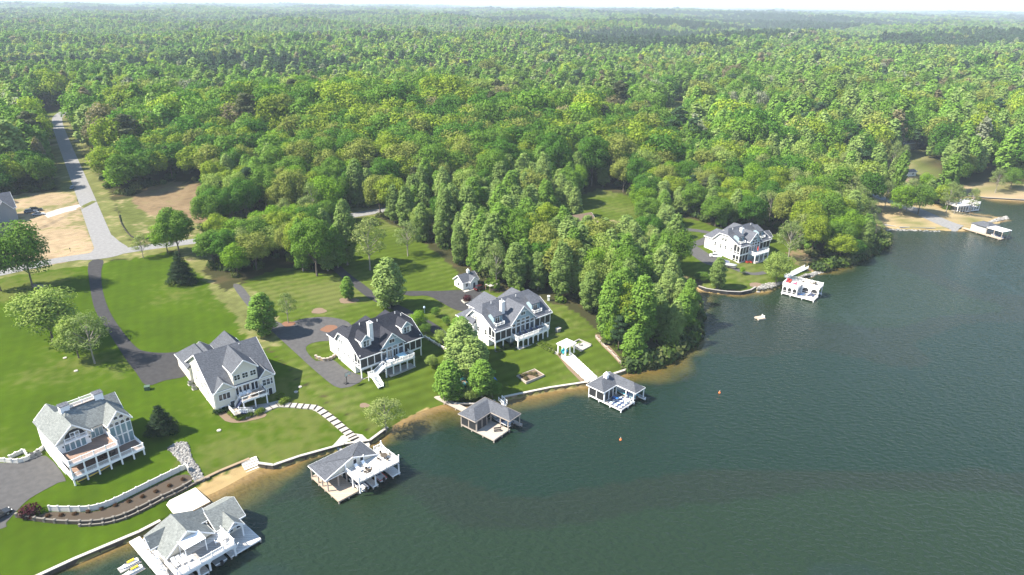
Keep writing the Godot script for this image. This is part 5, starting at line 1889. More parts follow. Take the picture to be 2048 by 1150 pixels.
func jet_ski(at: Vector3, yaw: float, label: String) -> void:
	var b := thing("jet_ski", label, "jet ski", at, yaw, "jet skis on floating ramps")
	var h := sb()
	var t := sb()
	var n := 10
	for i in n:
		var a := float(i) / n
		var c := float(i + 1) / n
		var x0 := (a - 0.5) * 3.1
		var x1 := (c - 0.5) * 3.1
		var w0 := 0.55 * sqrt(maxf(0.02, 1.0 - pow(absf(a - 0.35) / 0.66, 2.4)))
		var w1 := 0.55 * sqrt(maxf(0.02, 1.0 - pow(absf(c - 0.35) / 0.66, 2.4)))
		var y0 := 0.42 + 0.22 * sin(PI * a)
		var y1 := 0.42 + 0.22 * sin(PI * c)
		for s in [-1, 1]:
			quad(h, v3(x0, 0.0, s * w0 * 0.5), v3(x1, 0.0, s * w1 * 0.5), v3(x1, 0.36, s * w1), v3(x0, 0.36, s * w0))
			quad(t, v3(x0, 0.36, s * w0), v3(x1, 0.36, s * w1), v3(x1, y1, s * w1 * 0.4), v3(x0, y0, s * w0 * 0.4))
		quad(t, v3(x0, y0, -w0 * 0.4), v3(x1, y1, -w1 * 0.4), v3(x1, y1, w1 * 0.4), v3(x0, y0, w0 * 0.4))
	part("hull", h, mats.boat_white, b)
	part("top_shell", t, mats.boat_white, b)
	box_part("seat", b, mats.yellow, -1.0, 0.6, -0.2, 0.25, 0.86, 0.2)
	var hb := sb()
	bar(hb, v3(0.5, 0.6, 0), v3(0.38, 1.0, 0), 0.14)
	bar(hb, v3(0.38, 1.0, -0.36), v3(0.38, 1.0, 0.36), 0.06)
	part("handlebar", hb, mats.dark, b)
	var f := thing("floating_ramp", "grey floating ramp under the " + label.get_slice(" ", 3).replace("ski", "jet ski") + (" on the outer side" if "outer" in label else " nearer the wall"), "dock", at + Vector3(0, -0.3, 0), yaw, "floating ramps")
	box_part("float_body", f, mats.deck_grey, -1.8, 0.0, -0.85, 1.8, 0.28, 0.85)
	for s in [-0.5, 0.5]:
		box_part("runner", f, mats.white, -1.7, 0.282, s - 0.1, 1.7, 0.36, s + 0.1)

func kayak(at: Vector3, yaw: float, m: Material, label: String, len := 3.2) -> void:
	var b := thing("kayak", label, "kayak", at, yaw)
	var h := sb()
	var n := 10
	for i in n:
		var a := float(i) / n
		var c := float(i + 1) / n
		var w0 := 0.36 * sin(PI * a) + 0.02
		var w1 := 0.36 * sin(PI * c) + 0.02
		var x0 := (a - 0.5) * len
		var x1 := (c - 0.5) * len
		for s in [-1, 1]:
			quad(h, v3(x0, 0.1, 0), v3(x1, 0.1, 0), v3(x1, 0.28, s * w1), v3(x0, 0.28, s * w0))
			quad(h, v3(x0, 0.28, s * w0), v3(x1, 0.28, s * w1), v3(x1, 0.38, 0), v3(x0, 0.38, 0))
	part("hull", h, m, b)
	var k := sb()
	lathe(k, [Vector2(0.0, 0.36), Vector2(0.22, 0.37), Vector2(0.25, 0.42), Vector2(0.2, 0.42)], 10)
	part("cockpit", k, mats.dark, b)

func car(label: String, at: Vector3, yaw: float, m: Material, len := 4.6, tall := 1.5, called := "parked_car", cat := "car") -> void:   # front towards +x
	var c := thing(called, label, cat, at, yaw)
	var w := 0.92
	var wb := len * 0.29
	var sh := tall * 0.58
	var body := sb()
	# lower body as a lofted shell: [x, half width, low, high]
	var l := len * 0.5
	var secs := [[-l, 0.72, 0.42, sh * 0.92], [-l + 0.12, 0.86, 0.3, sh], [-l * 0.55, w, 0.24, sh + 0.03], [l * 0.1, w, 0.24, sh], [l * 0.55, w, 0.24, sh - 0.05], [l - 0.35, 0.88, 0.26, sh - 0.16], [l, 0.66, 0.36, sh - 0.32]]
	for i in secs.size() - 1:
		var a: Array = secs[i]
		var b: Array = secs[i + 1]
		for s in [-1, 1]:
			quad(body, v3(a[0], a[2], s * a[1] * 0.94), v3(b[0], b[2], s * b[1] * 0.94), v3(b[0], (b[2] + b[3]) * 0.5, s * b[1]), v3(a[0], (a[2] + a[3]) * 0.5, s * a[1]))
			quad(body, v3(a[0], (a[2] + a[3]) * 0.5, s * a[1]), v3(b[0], (b[2] + b[3]) * 0.5, s * b[1]), v3(b[0], b[3], s * b[1] * 0.9), v3(a[0], a[3], s * a[1] * 0.9))
		quad(body, v3(a[0], a[3], -a[1] * 0.9), v3(b[0], b[3], -b[1] * 0.9), v3(b[0], b[3], b[1] * 0.9), v3(a[0], a[3], a[1] * 0.9))
		quad(body, v3(a[0], a[2], -a[1] * 0.94), v3(b[0], b[2], -b[1] * 0.94), v3(b[0], b[2], b[1] * 0.94), v3(a[0], a[2], a[1] * 0.94))
	for e in [secs[0], secs[6]]:
		quad(body, v3(e[0], e[2], -e[1] * 0.94), v3(e[0], e[2], e[1] * 0.94), v3(e[0], e[3], e[1] * 0.9), v3(e[0], e[3], -e[1] * 0.9))
	part("body", body, m, c)
	var r0 := -l * (0.86 if tall > 1.6 else 0.72)
	var r1 := -l * (0.74 if tall > 1.6 else 0.4)
	var g := sb()
	var lowr := [v3(r0, sh, -0.8), v3(l * 0.42, sh - 0.04, -0.8), v3(l * 0.42, sh - 0.04, 0.8), v3(r0, sh, 0.8)]
	var upr := [v3(r1, tall - 0.05, -0.62), v3(l * 0.08, tall - 0.05, -0.62), v3(l * 0.08, tall - 0.05, 0.62), v3(r1, tall - 0.05, 0.62)]
	for i in 4:
		quad(g, lowr[i], lowr[(i + 1) % 4], upr[(i + 1) % 4], upr[i])
	part("windows", g, mats.glass, c)
	var rf := sb()
	slab(rf, [upr[0] + v3(-0.04, 0.05, -0.03), upr[1] + v3(0.06, 0.05, -0.03), upr[2] + v3(0.06, 0.05, 0.03), upr[3] + v3(-0.04, 0.05, 0.03)], 0.06)
	for s in [-1, 1]:
		bar(rf, v3(l * 0.42, sh - 0.02, s * 0.8), v3(l * 0.08, tall - 0.04, s * 0.62), 0.07)
		bar(rf, v3(r0, sh, s * 0.8), v3(r1, tall - 0.04, s * 0.62), 0.09)
		bar(rf, v3(-l * 0.14, sh, s * 0.81), v3(-l * 0.14, tall - 0.04, s * 0.63), 0.07)
	part("roof", rf, m, c)
	for x in [-wb, wb]:
		for s in [-1, 1]:
			var wh := sb()
			var pr := [Vector2(0.0, -0.1), Vector2(0.3, -0.1), Vector2(0.33, -0.06), Vector2(0.33, 0.06), Vector2(0.3, 0.1), Vector2(0.2, 0.1)]
			lathe(wh, pr, 14)
			var n := part("wheel", wh, mats.tyre, c)
			n.position = v3(x, 0.33, s * 0.84)
			n.rotation.x = PI * 0.5 * s
			var ri := sb()
			lathe(ri, [Vector2(0.21, 0.09), Vector2(0.17, 0.11), Vector2(0.0, 0.12)], 10)
			part("rim", ri, mats.rim, n)
	for s in [-1, 1]:
		box_part("headlight", c, mats.boat_white, l - 0.2, sh - 0.36, s * 0.55 - 0.14, l - 0.03, sh - 0.24, s * 0.55 + 0.14)
		box_part("tail_light", c, mats.red, -l - 0.01, sh * 0.72, s * 0.6 - 0.13, -l + 0.1, sh * 0.9, s * 0.6 + 0.13)

# ---------------------------------------------------------------- boathouses: y = 0 is the dock level, 0.8 m above the lake
func piles(p: Node, pts: Array, m: Material, w := 0.24) -> void:
	for q in pts:
		put("pile", post_mesh(w, 3.0), m, p).position = v3(q[0], -3.02, q[1])

func plank_deck(p: Node, m: Material, edge: Material, x0: float, z0: float, x1: float, z1: float, called := "dock_deck") -> void:
	var st := sb()
	var n := maxi(1, int((x1 - x0) / 0.3))
	for i in n:                                           # boards with open joints
		var a := lerpf(x0, x1, float(i) / n)
		bx(st, a + 0.012, -0.06 + 0.008 * (i % 3), z0, lerpf(x0, x1, float(i + 1) / n) - 0.012, 0.0 + 0.008 * (i % 3), z1)
	part(called, st, m, p).set_meta("kind", "stuff")
	var e := sb()
	bar(e, v3(x0, -0.17, z0), v3(x0, -0.17, z1), 0.12, 0.3)
	bar(e, v3(x1, -0.17, z0), v3(x1, -0.17, z1), 0.12, 0.3)
	bar(e, v3(x0, -0.172, z0), v3(x1, -0.172, z0), 0.12, 0.3)
	bar(e, v3(x0, -0.172, z1), v3(x1, -0.172, z1), 0.12, 0.3)
	part("dock_beam", e, edge, p)

func l_roof(p: Node, roof: Material, trim: Material, E: float, R: float) -> void:
	var c := [v3(-0.5, E, -10.9), v3(-0.5, E, -5.3), v3(5.0, E, -5.3), v3(5.0, E, 0.7), v3(9.3, E, 0.7), v3(9.3, E, -10.9)]
	var a := v3(2.1, R, -8.1)
	var j := v3(7.15, R, -8.1)
	var b := v3(7.15, R, -1.6)
	roof_of(p, [[c[0], c[5], j, a], [c[1], c[0], a], [c[2], c[1], a, j], [c[3], c[2], j, b], [c[4], c[3], b], [c[5], c[4], b, j]], roof, 0.14)
	var t := sb()
	for i in 6:
		bar(t, c[i] - v3(0, 0.12, 0), c[(i + 1) % 6] - v3(0, 0.12, 0), 0.12, 0.24)
	part("roof_trim", t, trim, p)

func l_boathouse(p: Node3D, roof: Material, wood: Material, deck: Material, edge: Material) -> void:
	plank_deck(p, deck, edge, 0.0, -10.4, 5.8, 0.0)
	plank_deck(p, deck, edge, 5.8, -10.4, 9.2, -9.0)
	plank_deck(p, deck, edge, 8.7, -3.4, 9.6, 0.9, "finger_pier")
	piles(p, [[0.1, 0.0], [0.1, -3.4], [0.1, -7.0], [0.1, -10.3], [3.0, 0.0], [5.7, 0.0], [5.7, -4.0], [5.7, -7.0], [9.1, -10.3], [9.5, 0.8], [9.5, -3.3]], edge)
	l_roof(p, roof, edge, 2.95, 4.5)
	posts(p, [v3(0.1, 0, -10.3), v3(0.1, 0, -5.4), v3(5.2, 0, -5.4), v3(5.3, 0, -2.4), v3(5.3, 0, 0.0), v3(9.1, -0.3, 0.4), v3(9.1, -0.3, -3.2), v3(9.1, 0, -7.0), v3(9.1, 0, -10.3), v3(5.2, 0, -10.3)], 0.22, 2.95, edge)
	screened(p, v3(0.02, 0.0, -10.3), v3(0.02, 0.0, -5.4), 2.85, 2, 1.1, edge)
	screened(p, v3(0.1, 0.0, -5.35), v3(3.6, 0.0, -5.35), 2.85, 2, 1.1, edge)
	var st := sb()
	bx(st, 0.2, 0.0, -10.35, 5.6, 2.8, -10.3)
	part("rear_screen", st, mats.screen, p)
	var lift := sb()
	for z in [-7.5, -2.5]:
		bar(lift, v3(5.9, -0.45, z), v3(9.0, -0.45, z), 0.16)
	part("boat_lift", lift, mats.steel, p)

func arch_wall(p: Node, a: Vector3, b: Vector3, n: int, h: float, m: Material) -> void:
	var st := sb()
	var d := (b - a).normalized()
	var w := a.distance_to(b) / n
	var out := d.cross(Vector3.UP) * 0.07
	for i in n:
		var c := a + d * w * i
		for k in 10:
			var u0 := PI * k / 10.0
			var u1 := PI * (k + 1) / 10.0
			var r := w * 0.36
			var p0 := c + d * (w * 0.5 - cos(u0) * r) + v3(0, h - 0.35 - r + sin(u0) * r, 0)
			var p1 := c + d * (w * 0.5 - cos(u1) * r) + v3(0, h - 0.35 - r + sin(u1) * r, 0)
			for s in [-1, 1]:
				quad(st, p0 + out * s, p1 + out * s, Vector3(p1.x, a.y + h, p1.z) + out * s, Vector3(p0.x, a.y + h, p0.z) + out * s)
			quad(st, p0 - out, p0 + out, p1 + out, p1 - out)
		for e in [0.0, 1.0]:
			var q := c + d * w * (0.07 if e == 0.0 else 0.93)
			bar(st, q, q + v3(0, h, 0), w * 0.14, 0.14)
		bar(st, c + v3(0, 0.9, 0), c + d * w + v3(0, 0.9, 0), 0.1, 0.1)
		bar(st, c + v3(0, 0.15, 0), c + d * w + v3(0, 0.15, 0), 0.1, 0.3)
	part("arched_screen_wall", st, m, p)
	var s2 := sb()
	bar(s2, a + v3(0, h * 0.48, 0), b + v3(0, h * 0.48, 0), 0.02, h * 0.9)
	part("screen", s2, mats.screen, p)

func boathouses() -> void:
	# the two alike boathouses with grey L shaped hipped roofs
	var p := thing("boathouse", "grey roofed boathouse with bare weathered deck and a bench, moored by the tree clump", "boathouse", v3(-3.9, 0.8, -133.44), 51.0)
	l_boathouse(p, mats.roof_dock, mats.weathered, mats.weathered, mats.weathered)
	var T := p.transform
	var g := thing("gangway", "weathered plank gangway from the sandy bank to the boathouse by the trees", "walkway", T * v3(4.6, 0, -10.5), 51.0)
	plank_deck(g, mats.weathered, mats.weathered, -0.2, -13.6, 1.5, 0.0)
	piles(g, [[-0.1, -2.0], [1.4, -2.0], [-0.1, -6.0], [1.4, -6.0], [-0.1, -10.0], [1.4, -10.0]], mats.weathered)
	boat("motor_boat", "pale motor boat on the lift under the roof by the tree clump", T * v3(7.4, -0.35, -3.9), 51.0 + 90.0, 6.4, mats.navy)
	bench(T * v3(3.3, 0.02, -1.6), 51.0 - 40.0, "dark slatted bench on the bare weathered deck")
	for i in 2:
		lounge_chair(T * v3(1.6 + i * 1.2, 0.02, -7.4), 51.0, mats.navy, ["dark lounge chair at the outer side of the screened room by the trees", "dark lounge chair at the inner side of the screened room by the trees"][i], "dark lounge chairs in the screened boathouse room")
	p = thing("boathouse", "grey roofed boathouse with white cupola, white posts and a blue patterned rug", "boathouse", v3(27.72, 0.8, -146.83), 45.5)
	l_boathouse(p, mats.roof_dock, mats.white, mats.deck_grey, mats.white)
	T = p.transform
	var cu := sb()
	bx(cu, 3.6, 4.2, -8.6, 4.6, 5.3, -7.6)
	var cup := part("cupola", cu, mats.white, p)
	var ct := sb()
	for s in [[3.45, -7.45, 4.75, -7.45], [4.75, -7.45, 4.75, -8.75], [4.75, -8.75, 3.45, -8.75], [3.45, -8.75, 3.45, -7.45]]:
		tri(ct, v3(s[0], 5.3, s[1]), v3(s[2], 5.3, s[3]), v3(4.1, 6.2, -8.1))
	part("cupola_roof", ct, mats.white, cup)
	boat("motor_boat", "white motor boat on the lift under the cupola roof", T * v3(7.4, -0.35, -3.9), 45.5 + 90.0, 6.6, mats.aqua)
	var rug := thing("rug", "blue rug with pale round patches on the cupola boathouse deck", "rug", T * v3(2.9, 0.02, -2.4), 45.5)
	box_part("rug_cloth", rug, mats.navy, -2.5, 0.0, -2.1, 2.5, 0.02, 2.1)
	for i in 12:
		var s := sb()
		var cx := -1.9 + (i % 4) * 1.25
		var cz := -1.4 + (i / 4) * 1.4
		var ring := []
		for k in 12:
			ring.append(v3(cx + cos(TAU * k / 12.0) * 0.52, 0.03, cz + sin(TAU * k / 12.0) * 0.46))
		ring.reverse()
		slab(s, ring, 0.008)
		part("round_patch", s, mat("rug_pale", Color(0.5, 0.6, 0.62), 0.8) if not mats.has("rug_pale") else mats.rug_pale, rug)
	for i in 2:
		lounge_chair(T * v3(2.2 + i * 1.1, 0.03, -3.9), 45.5 + 160.0 + i * 20, [mats.navy, mats.blue][i], ["dark lounge chair at the back of the blue rug", "blue lounge chair on the blue rug"][i], "lounge chairs on the blue rug")
	umbrella(T * v3(4.9, 0.02, -1.4), mats.navy, "closed dark parasol at the inner corner of the cupola boathouse deck")
	deck_table("side_table", "small white table on the cupola boathouse deck", p, 4.4, 0.02, -0.9, mats.white, 0.9)
	# white dock with a railed roof terrace and arches, at the point house
	p = thing("boathouse", "white boathouse with arched walls and red seats on its railed roof terrace", "boathouse", v3(103.5, 0.8, -217.44), 51.5)
	T = p.transform
	plank_deck(p, mats.deck_white, mats.white, 0.9, -10.2, 6.0, 1.0)
	plank_deck(p, mats.deck_white, mats.white, 8.6, -3.0, 9.6, 1.2, "finger_pier")
	piles(p, [[1.0, 0.9], [1.0, -3.0], [1.0, -7.0], [1.0, -10.0], [5.9, 0.9], [5.9, -4.0], [9.5, 1.1], [9.4, -10.0]], mats.white)
	for s in [[0.9, -10.3, 9.3, -4.9, 0.0], [5.0, -4.9, 9.3, 1.3, 0.003]]:
		box_part("roof_terrace", p, mats.deck_white, s[0], 2.7 + s[4], s[1], s[2], 3.0 + s[4], s[3])
	var rr := [v3(1.0, 3.0, -10.2), v3(1.0, 3.0, -5.0), v3(5.1, 3.0, -5.0), v3(5.1, 3.0, 1.2), v3(9.2, 3.0, 1.2), v3(9.2, 3.0, -10.2), v3(1.0, 3.0, -10.2)]
	railing(p, rr, 1.0, null, 0.12, 1.8)
	arch_wall(p, v3(1.0, 0.0, -10.1), v3(1.0, 0.0, -5.0), 3, 2.7, mats.white)
	arch_wall(p, v3(1.0, 0.0, -5.0), v3(5.1, 0.0, -5.0), 3, 2.7, mats.white)
	arch_wall(p, v3(5.15, 0.0, -4.8), v3(5.15, 0.0, 1.1), 2, 2.7, mats.white)
	posts(p, [v3(9.1, -0.5, 1.1), v3(9.1, -0.5, -3.0), v3(9.1, -0.5, -7.0), v3(9.1, -0.5, -10.0)], 0.22, 3.2, mats.white)
	for i in 2:
		sofa(T * v3(3.6 + i * 1.9, 3.0, -9.3), 51.5, mats.red, ["red cushioned seat at the bank corner of the roof terrace", "red cushioned seat in the middle of the roof terrace"][i])
	umbrella(T * v3(2.2, 3.0, -9.2), mats.magenta, "closed magenta parasol on the roof terrace")
	deck_table("patio_table", "dark round table on the roof terrace near the arches", p, 2.6, 3.0, -6.7, mats.magenta, 1.1)
	deck_table("patio_table", "dark table at the outer end of the roof terrace", p, 7.4, 3.0, -1.4, mats.old_timber, 1.0)
	lounge_chair(T * v3(7.2, 3.0, -5.2), 51.5 + 90.0, mats.old_timber, "dark lounger between the seats and the outer table on the roof terrace", "")
	boat("motor_boat", "white motor boat in the slip under the roof terrace", T * v3(7.2, -0.7, -3.6), 51.5 + 90.0, 6.4, mats.navy)
	for i in 3:
		lounge_chair(T * v3([2.6, 4.2, 4.6][i], 0.02, [-3.9, -1.6, -0.4][i]), 51.5 + [180.0, 250.0, 265.0][i], [mats.blue, mats.navy, mats.navy][i], ["blue lounger beside the arches on the lower white deck", "middle dark lounger on the lower white deck", "outer dark lounger on the lower white deck"][i], "")
	var wst := thing("shore_stairs", "white railed steps running up the bank behind the white boathouse", "stairs", gp(1572, 556), 0.0)
	var a := v3(0, 0.2, 0)
	var b := gp(1612, 538) - wst.position + v3(0, 0.5, 0)
	stairs(wst, a, b, 1.5, 12, mats.white)
	var side := (b - a).cross(Vector3.UP).normalized() * 0.75
	railing(wst, [a + side, b + side], 0.9, null, 0.3, 1.3)
	railing(wst, [a - side, b - side], 0.9, null, 0.3, 1.3)
	big_pavilion()
	white_boathouse()
	far_docks()

func bench(at: Vector3, yaw: float, label: String) -> void:
	var b := thing("bench", label, "bench", at, yaw)
	var s := sb()
	for i in 4:
		bx(s, -0.9, 0.42, -0.25 + i * 0.13, 0.9, 0.46, -0.14 + i * 0.13)
	part("seat", s, mats.dark, b)
	var k := sb()
	for i in 3:
		bx(k, -0.9, 0.55 + i * 0.14, -0.34, 0.9, 0.66 + i * 0.14, -0.3)
	part("backrest", k, mats.dark, b)
	for x in [-0.8, 0.8]:
		box_part("leg", b, mats.dark, x - 0.04, 0.0, -0.3, x + 0.04, 0.42, 0.22)

func sofa(at: Vector3, yaw: float, m: Material, label: String) -> void:
	var s := thing("garden_sofa", label, "sofa", at, yaw)
	box_part("base", s, m, -0.8, 0.0, -0.4, 0.8, 0.28, 0.5)
	for x in [-0.4, 0.4]:
		box_part("cushion", s, m, x - 0.37, 0.282, -0.3, x + 0.37, 0.46, 0.48)
		box_part("back_cushion", s, m, x - 0.37, 0.3, -0.52, x + 0.37, 0.95, -0.31)
	for x in [-0.88, 0.88]:
		box_part("armrest", s, m, x - 0.07, 0.0, -0.5, x + 0.07, 0.62, 0.5)

func big_pavilion() -> void:
	var p := thing("boathouse", "boathouse with grey gable roof, tan dock and white sun deck over its slips", "boathouse", v3(-34.92, 0.8, -111.79), 45.0)
	var T := p.transform
	plank_deck(p, mats.deck_tan, mats.deck_tan, 0.0, -11.0, 4.7, 0.0)
	plank_deck(p, mats.deck_tan, mats.deck_tan, 4.7, -11.0, 12.2, -9.0)
	plank_deck(p, mats.deck_white, mats.white, 7.6, -4.0, 8.9, 1.0, "finger_pier")
	plank_deck(p, mats.deck_white, mats.white, 12.6, -4.0, 14.6, 1.0, "finger_pier")
	piles(p, [[0.1, -0.1], [0.1, -3.0], [0.1, -5.5], [0.1, -8.0], [0.1, -10.8], [2.4, -0.1], [4.6, -0.1], [4.6, -4.0], [7.7, 0.9], [8.8, 0.9], [12.8, 0.9], [14.5, 0.9], [14.5, -4.0]], mats.weathered)
	var E := 2.95
	var ap := v3(6.2, 5.4, -4.2)
	var c := [v3(-0.4, E, -11.1), v3(-0.4, E, -4.0), v3(12.6, E, -4.0), v3(12.6, E, -11.1)]
	roof_of(p, [[c[1], c[0], ap + v3(0, 0, 0.2)], [c[0], c[3], ap], [c[3], c[2], ap + v3(0, 0, 0.2)]], mats.roof_grey)
	var t := sb()
	bar(t, c[1], ap + v3(0, 0, 0.22), 0.1, 0.24)
	bar(t, c[2], ap + v3(0, 0, 0.22), 0.1, 0.24)
	for i in [[0, 1], [0, 3], [3, 2], [1, 2]]:
		bar(t, c[i[0]] - v3(0, 0.12, 0), c[i[1]] - v3(0, 0.12, 0), 0.1, 0.22)
	part("roof_trim", t, mats.white, p)
	var g := sb()
	prism(g, "z", PackedVector2Array([Vector2(0.0, E - 0.1), Vector2(12.2, E - 0.1), Vector2(6.2, 5.2)]), -4.5, -4.3)
	part("gable_wall", g, mats.siding_beige, p)
	window(p, 6.9, 3.4, -4.28, 0.8, 1.1, 0, 1, 1, false, null, "vent_opening")
	window(p, 8.6, 3.3, -4.28, 0.8, 1.0, 0, 1, 1, false, null, "vent_opening")
	posts(p, [v3(0.1, 0, -10.8), v3(0.1, 0, -8.0), v3(0.1, 0, -6.4), v3(0.1, 0, -4.2), v3(2.6, 0, -4.2), v3(4.6, 0, -4.2), v3(4.6, 0, -8.0), v3(12.4, -0.5, -10.8), v3(12.4, -0.5, -4.2)], 0.22, 2.9, mats.weathered)
	var inner := sb()
	bx(inner, 4.75, 0.0, -10.8, 4.85, 2.8, -6.2)
	part("wall", inner, mats.siding_beige, p)
	var lat := sb()
	for z in [-3.4, -1.6]:
		bar(lat, v3(4.75, 0.1, z), v3(4.75, 1.1, z + 1.4), 0.08)
		bar(lat, v3(4.75, 1.1, z), v3(4.75, 0.1, z + 1.4), 0.08)
	part("cross_brace", lat, mats.white, p)
	# white sun deck
	box_part("sun_deck", p, mats.deck_white, 4.3, 2.6, -4.25, 14.5, 2.9, 1.2)
	box_part("sun_deck", p, mats.deck_white, 12.7, 2.604, -6.0, 14.9, 2.904, -4.25)
	posts(p, [v3(4.5, 0, 1.0), v3(4.5, 0, -1.6), v3(8.4, -0.4, 0.9), v3(14.3, -0.4, 1.0), v3(14.3, -0.4, -3.9), v3(11.0, -0.4, -3.9)], 0.24, 2.6, mats.white)
	railing(p, [v3(4.4, 2.9, -4.0), v3(4.4, 2.9, 1.1), v3(14.4, 2.9, 1.1), v3(14.4, 2.9, -4.4), v3(14.8, 2.9, -5.9), v3(12.8, 2.9, -5.9)], 0.95, null, 0.18, 1.8)
	for i in 6:
		put("light_post", post_mesh(0.18, 1.7), mats.white, p).position = [v3(4.4, 2.9, -3.9), v3(4.4, 2.9, 1.1), v3(14.4, 2.9, 1.1), v3(12.7, 2.9, -4.3), v3(14.6, 2.9, -5.8), v3(9.0, 2.9, -4.15)][i]
	for i in 2:
		lounge_chair(T * v3(6.6 + i * 1.7, 2.92, -2.6), 45.0, mats.white, ["white lounger left on the sun deck below the gable", "white lounger right on the sun deck below the gable"][i], "white loungers on the sun deck")
		deck_table("side_table", ["small round dark table between rail and loungers of the sun deck", "dark dining table at the far end of the sun deck"][i], p, [7.6, 12.9][i], 2.9, [-0.4, -2.2][i], mats.old_timber, [0.6, 1.3][i])
	boat("motor_boat", "dark hulled boat in the near slip under the sun deck", T * v3(6.2, -0.8, -2.4), 45.0 + 90.0, 5.6, mats.navy)
	boat("motor_boat", "white boat in the far slip under the sun deck", T * v3(10.7, -0.8, -2.4), 45.0 + 90.0, 5.6, mats.red)

func white_boathouse() -> void:
	var p := thing("boathouse", "large boathouse with sage roof, dormers and white terraces at the lower edge of the picture", "boathouse", v3(-60.47, 0.8, -91.93), 49.0)
	var T := p.transform
	var rf: Material = mats.roof_sage
	plank_deck(p, mats.deck_white, mats.white, -1.2, -13.6, 0.6, 5.0)
	plank_deck(p, mats.deck_white, mats.white, 0.6, -9.8, 9.6, -8.6)
	plank_deck(p, mats.deck_white, mats.white, 9.6, -6.0, 15.6, 4.1)
	plank_deck(p, mats.deck_white, mats.white, 3.9, -2.0, 5.3, 4.4, "finger_pier")
	piles(p, [[-1.1, 4.9], [-1.1, 0.0], [-1.1, -5.0], [-1.1, -10.0], [0.5, 4.9], [9.7, 4.0], [15.5, 4.0], [15.5, -1.0], [4.0, 4.3], [5.2, 4.3]], mats.weathered)
	# main roof: hipped at the back, gable to the lake, a dormer on each side
	var E := 3.3
	var R := 6.7
	box_part("wall", p, mats.siding_cream, 0.7, 0.0, -8.7, 9.0, E, -3.4)
	gabled(p, "z", [Vector2(0.5, E), Vector2(4.6, R), Vector2(8.9, E)], -6.6, -0.5, E - 0.3, mats.siding_cream, rf, 0.4, true, true)
	roof_of(p, [[v3(0.1, E - 0.1, -9.1), v3(9.3, E - 0.1, -9.1), v3(4.6, R + 0.16, -6.5)], [v3(0.1, E - 0.1, -6.4), v3(0.1, E - 0.1, -9.1), v3(4.6, R + 0.16, -6.5)], [v3(9.3, E - 0.1, -9.1), v3(9.3, E - 0.1, -6.4), v3(4.6, R + 0.16, -6.5)]], rf)
	gabled(p, "x", [Vector2(-7.0, 3.8), Vector2(-5.6, 5.4), Vector2(-4.2, 3.8)], -0.4, 4.4, 3.0, mats.siding_cream, rf, 0.3, true, false, true)
	gabled(p, "x", [Vector2(-7.0, 4.0), Vector2(-5.4, 5.6), Vector2(-3.8, 4.0)], 4.8, 9.4, 3.0, mats.siding_cream, rf, 0.3, true, true, false)
	window(p, -0.42, 3.9, -5.6, 1.2, 0.9, 270, 2, 1)
	window(p, 9.42, 4.0, -5.4, 1.2, 1.0, 90, 2, 1)
	# terrace over the slips
	box_part("roof_terrace", p, mats.deck_white, 0.0, 2.3, -0.6, 10.6, 2.6, 4.6)
	box_part("terrace_mat", p, mats.deck_grey, 4.2, 2.604, 1.0, 8.8, 2.63, 3.6)
	railing(p, [v3(0.1, 2.6, -0.4), v3(0.1, 2.6, 4.5), v3(10.5, 2.6, 4.5), v3(10.5, 2.6, -0.4)], 1.0, null, 0.14, 2.1)
	box_part("wall", p, mats.siding_cream, 8.9, 0.0, -3.4, 9.6, 2.4, -0.6)
	var pts := []
	for x in [0.2, 3.6, 5.6, 10.4]:
		pts.append(v3(x, -0.2, 4.4))
	posts(p, pts, 0.3, 2.6, mats.white)
	var br := sb()
	for x in [0.2, 3.6, 5.6, 10.4]:
		for s in [-1, 1]:
			bar(br, v3(x, 1.3, 4.4), v3(x + s * 0.9, 2.3, 4.4), 0.16)
	part("knee_brace", br, mats.white, p)
	var fb := sb()
	bar(fb, v3(0.0, 2.25, 4.64), v3(10.6, 2.25, 4.64), 0.12, 0.6)
	part("terrace_fascia", fb, mats.white, p)
	# canopy on posts over the terrace
	var ca := thing("canopy", "flat white canopy on posts over the lower edge boathouse terrace", "canopy", T * v3(4.65, 2.6, 1.0), 49.0)
	box_part("canopy_top", ca, mats.white, -1.95, 2.7, -1.45, 1.95, 2.82, 1.5)
	posts(ca, [v3(-1.8, 0, -1.3), v3(1.8, 0, -1.3), v3(-1.8, 0, 1.35), v3(1.8, 0, 1.35)], 0.14, 2.7, mats.white)
	# second building with its porch gable
	box_part("wall", p, mats.siding_cream, 10.4, 0.0, -7.6, 15.0, 3.1, -1.4)
	gabled(p, "x", [Vector2(-8.2, 2.9), Vector2(-4.5, 5.0), Vector2(-1.0, 2.9)], 10.0, 15.2, 2.6, mats.siding_cream, rf, 0.35)
	gabled(p, "z", [Vector2(10.9, 2.7), Vector2(12.5, 4.2), Vector2(14.1, 2.7)], -3.5, 0.9, 2.5, null, rf, 0.25, true, true)
	var pa := sb()
	for k in 8:
		var u := PI * k / 8.0
		var w := PI * (k + 1) / 8.0
		bar(pa, v3(12.5 - cos(u) * 1.3, 2.4 + sin(u) * 0.8, 1.0), v3(12.5 - cos(w) * 1.3, 2.4 + sin(w) * 0.8, 1.0), 0.14, 0.34)
	part("porch_arch", pa, mats.white, p)
	posts(p, [v3(11.1, 0, 0.85), v3(13.9, 0, 0.85)], 0.26, 2.7, mats.white, "porch_post")
	for x in [10.9, 12.5, 14.2]:
		window(p, x, 0.4, -1.37, 0.9, 1.9, 0, 1, 1, false, null, "door")
	# outside stairs on the left and back between the buildings
	stairs(p, v3(-0.6, 0.05, 1.5), v3(-0.6, 2.6, -3.2), 1.0, 12, mats.white)
	railing(p, [v3(-1.1, 0.05, 1.5), v3(-1.1, 2.6, -3.2)], 0.95, null, 0.2, 1.4)
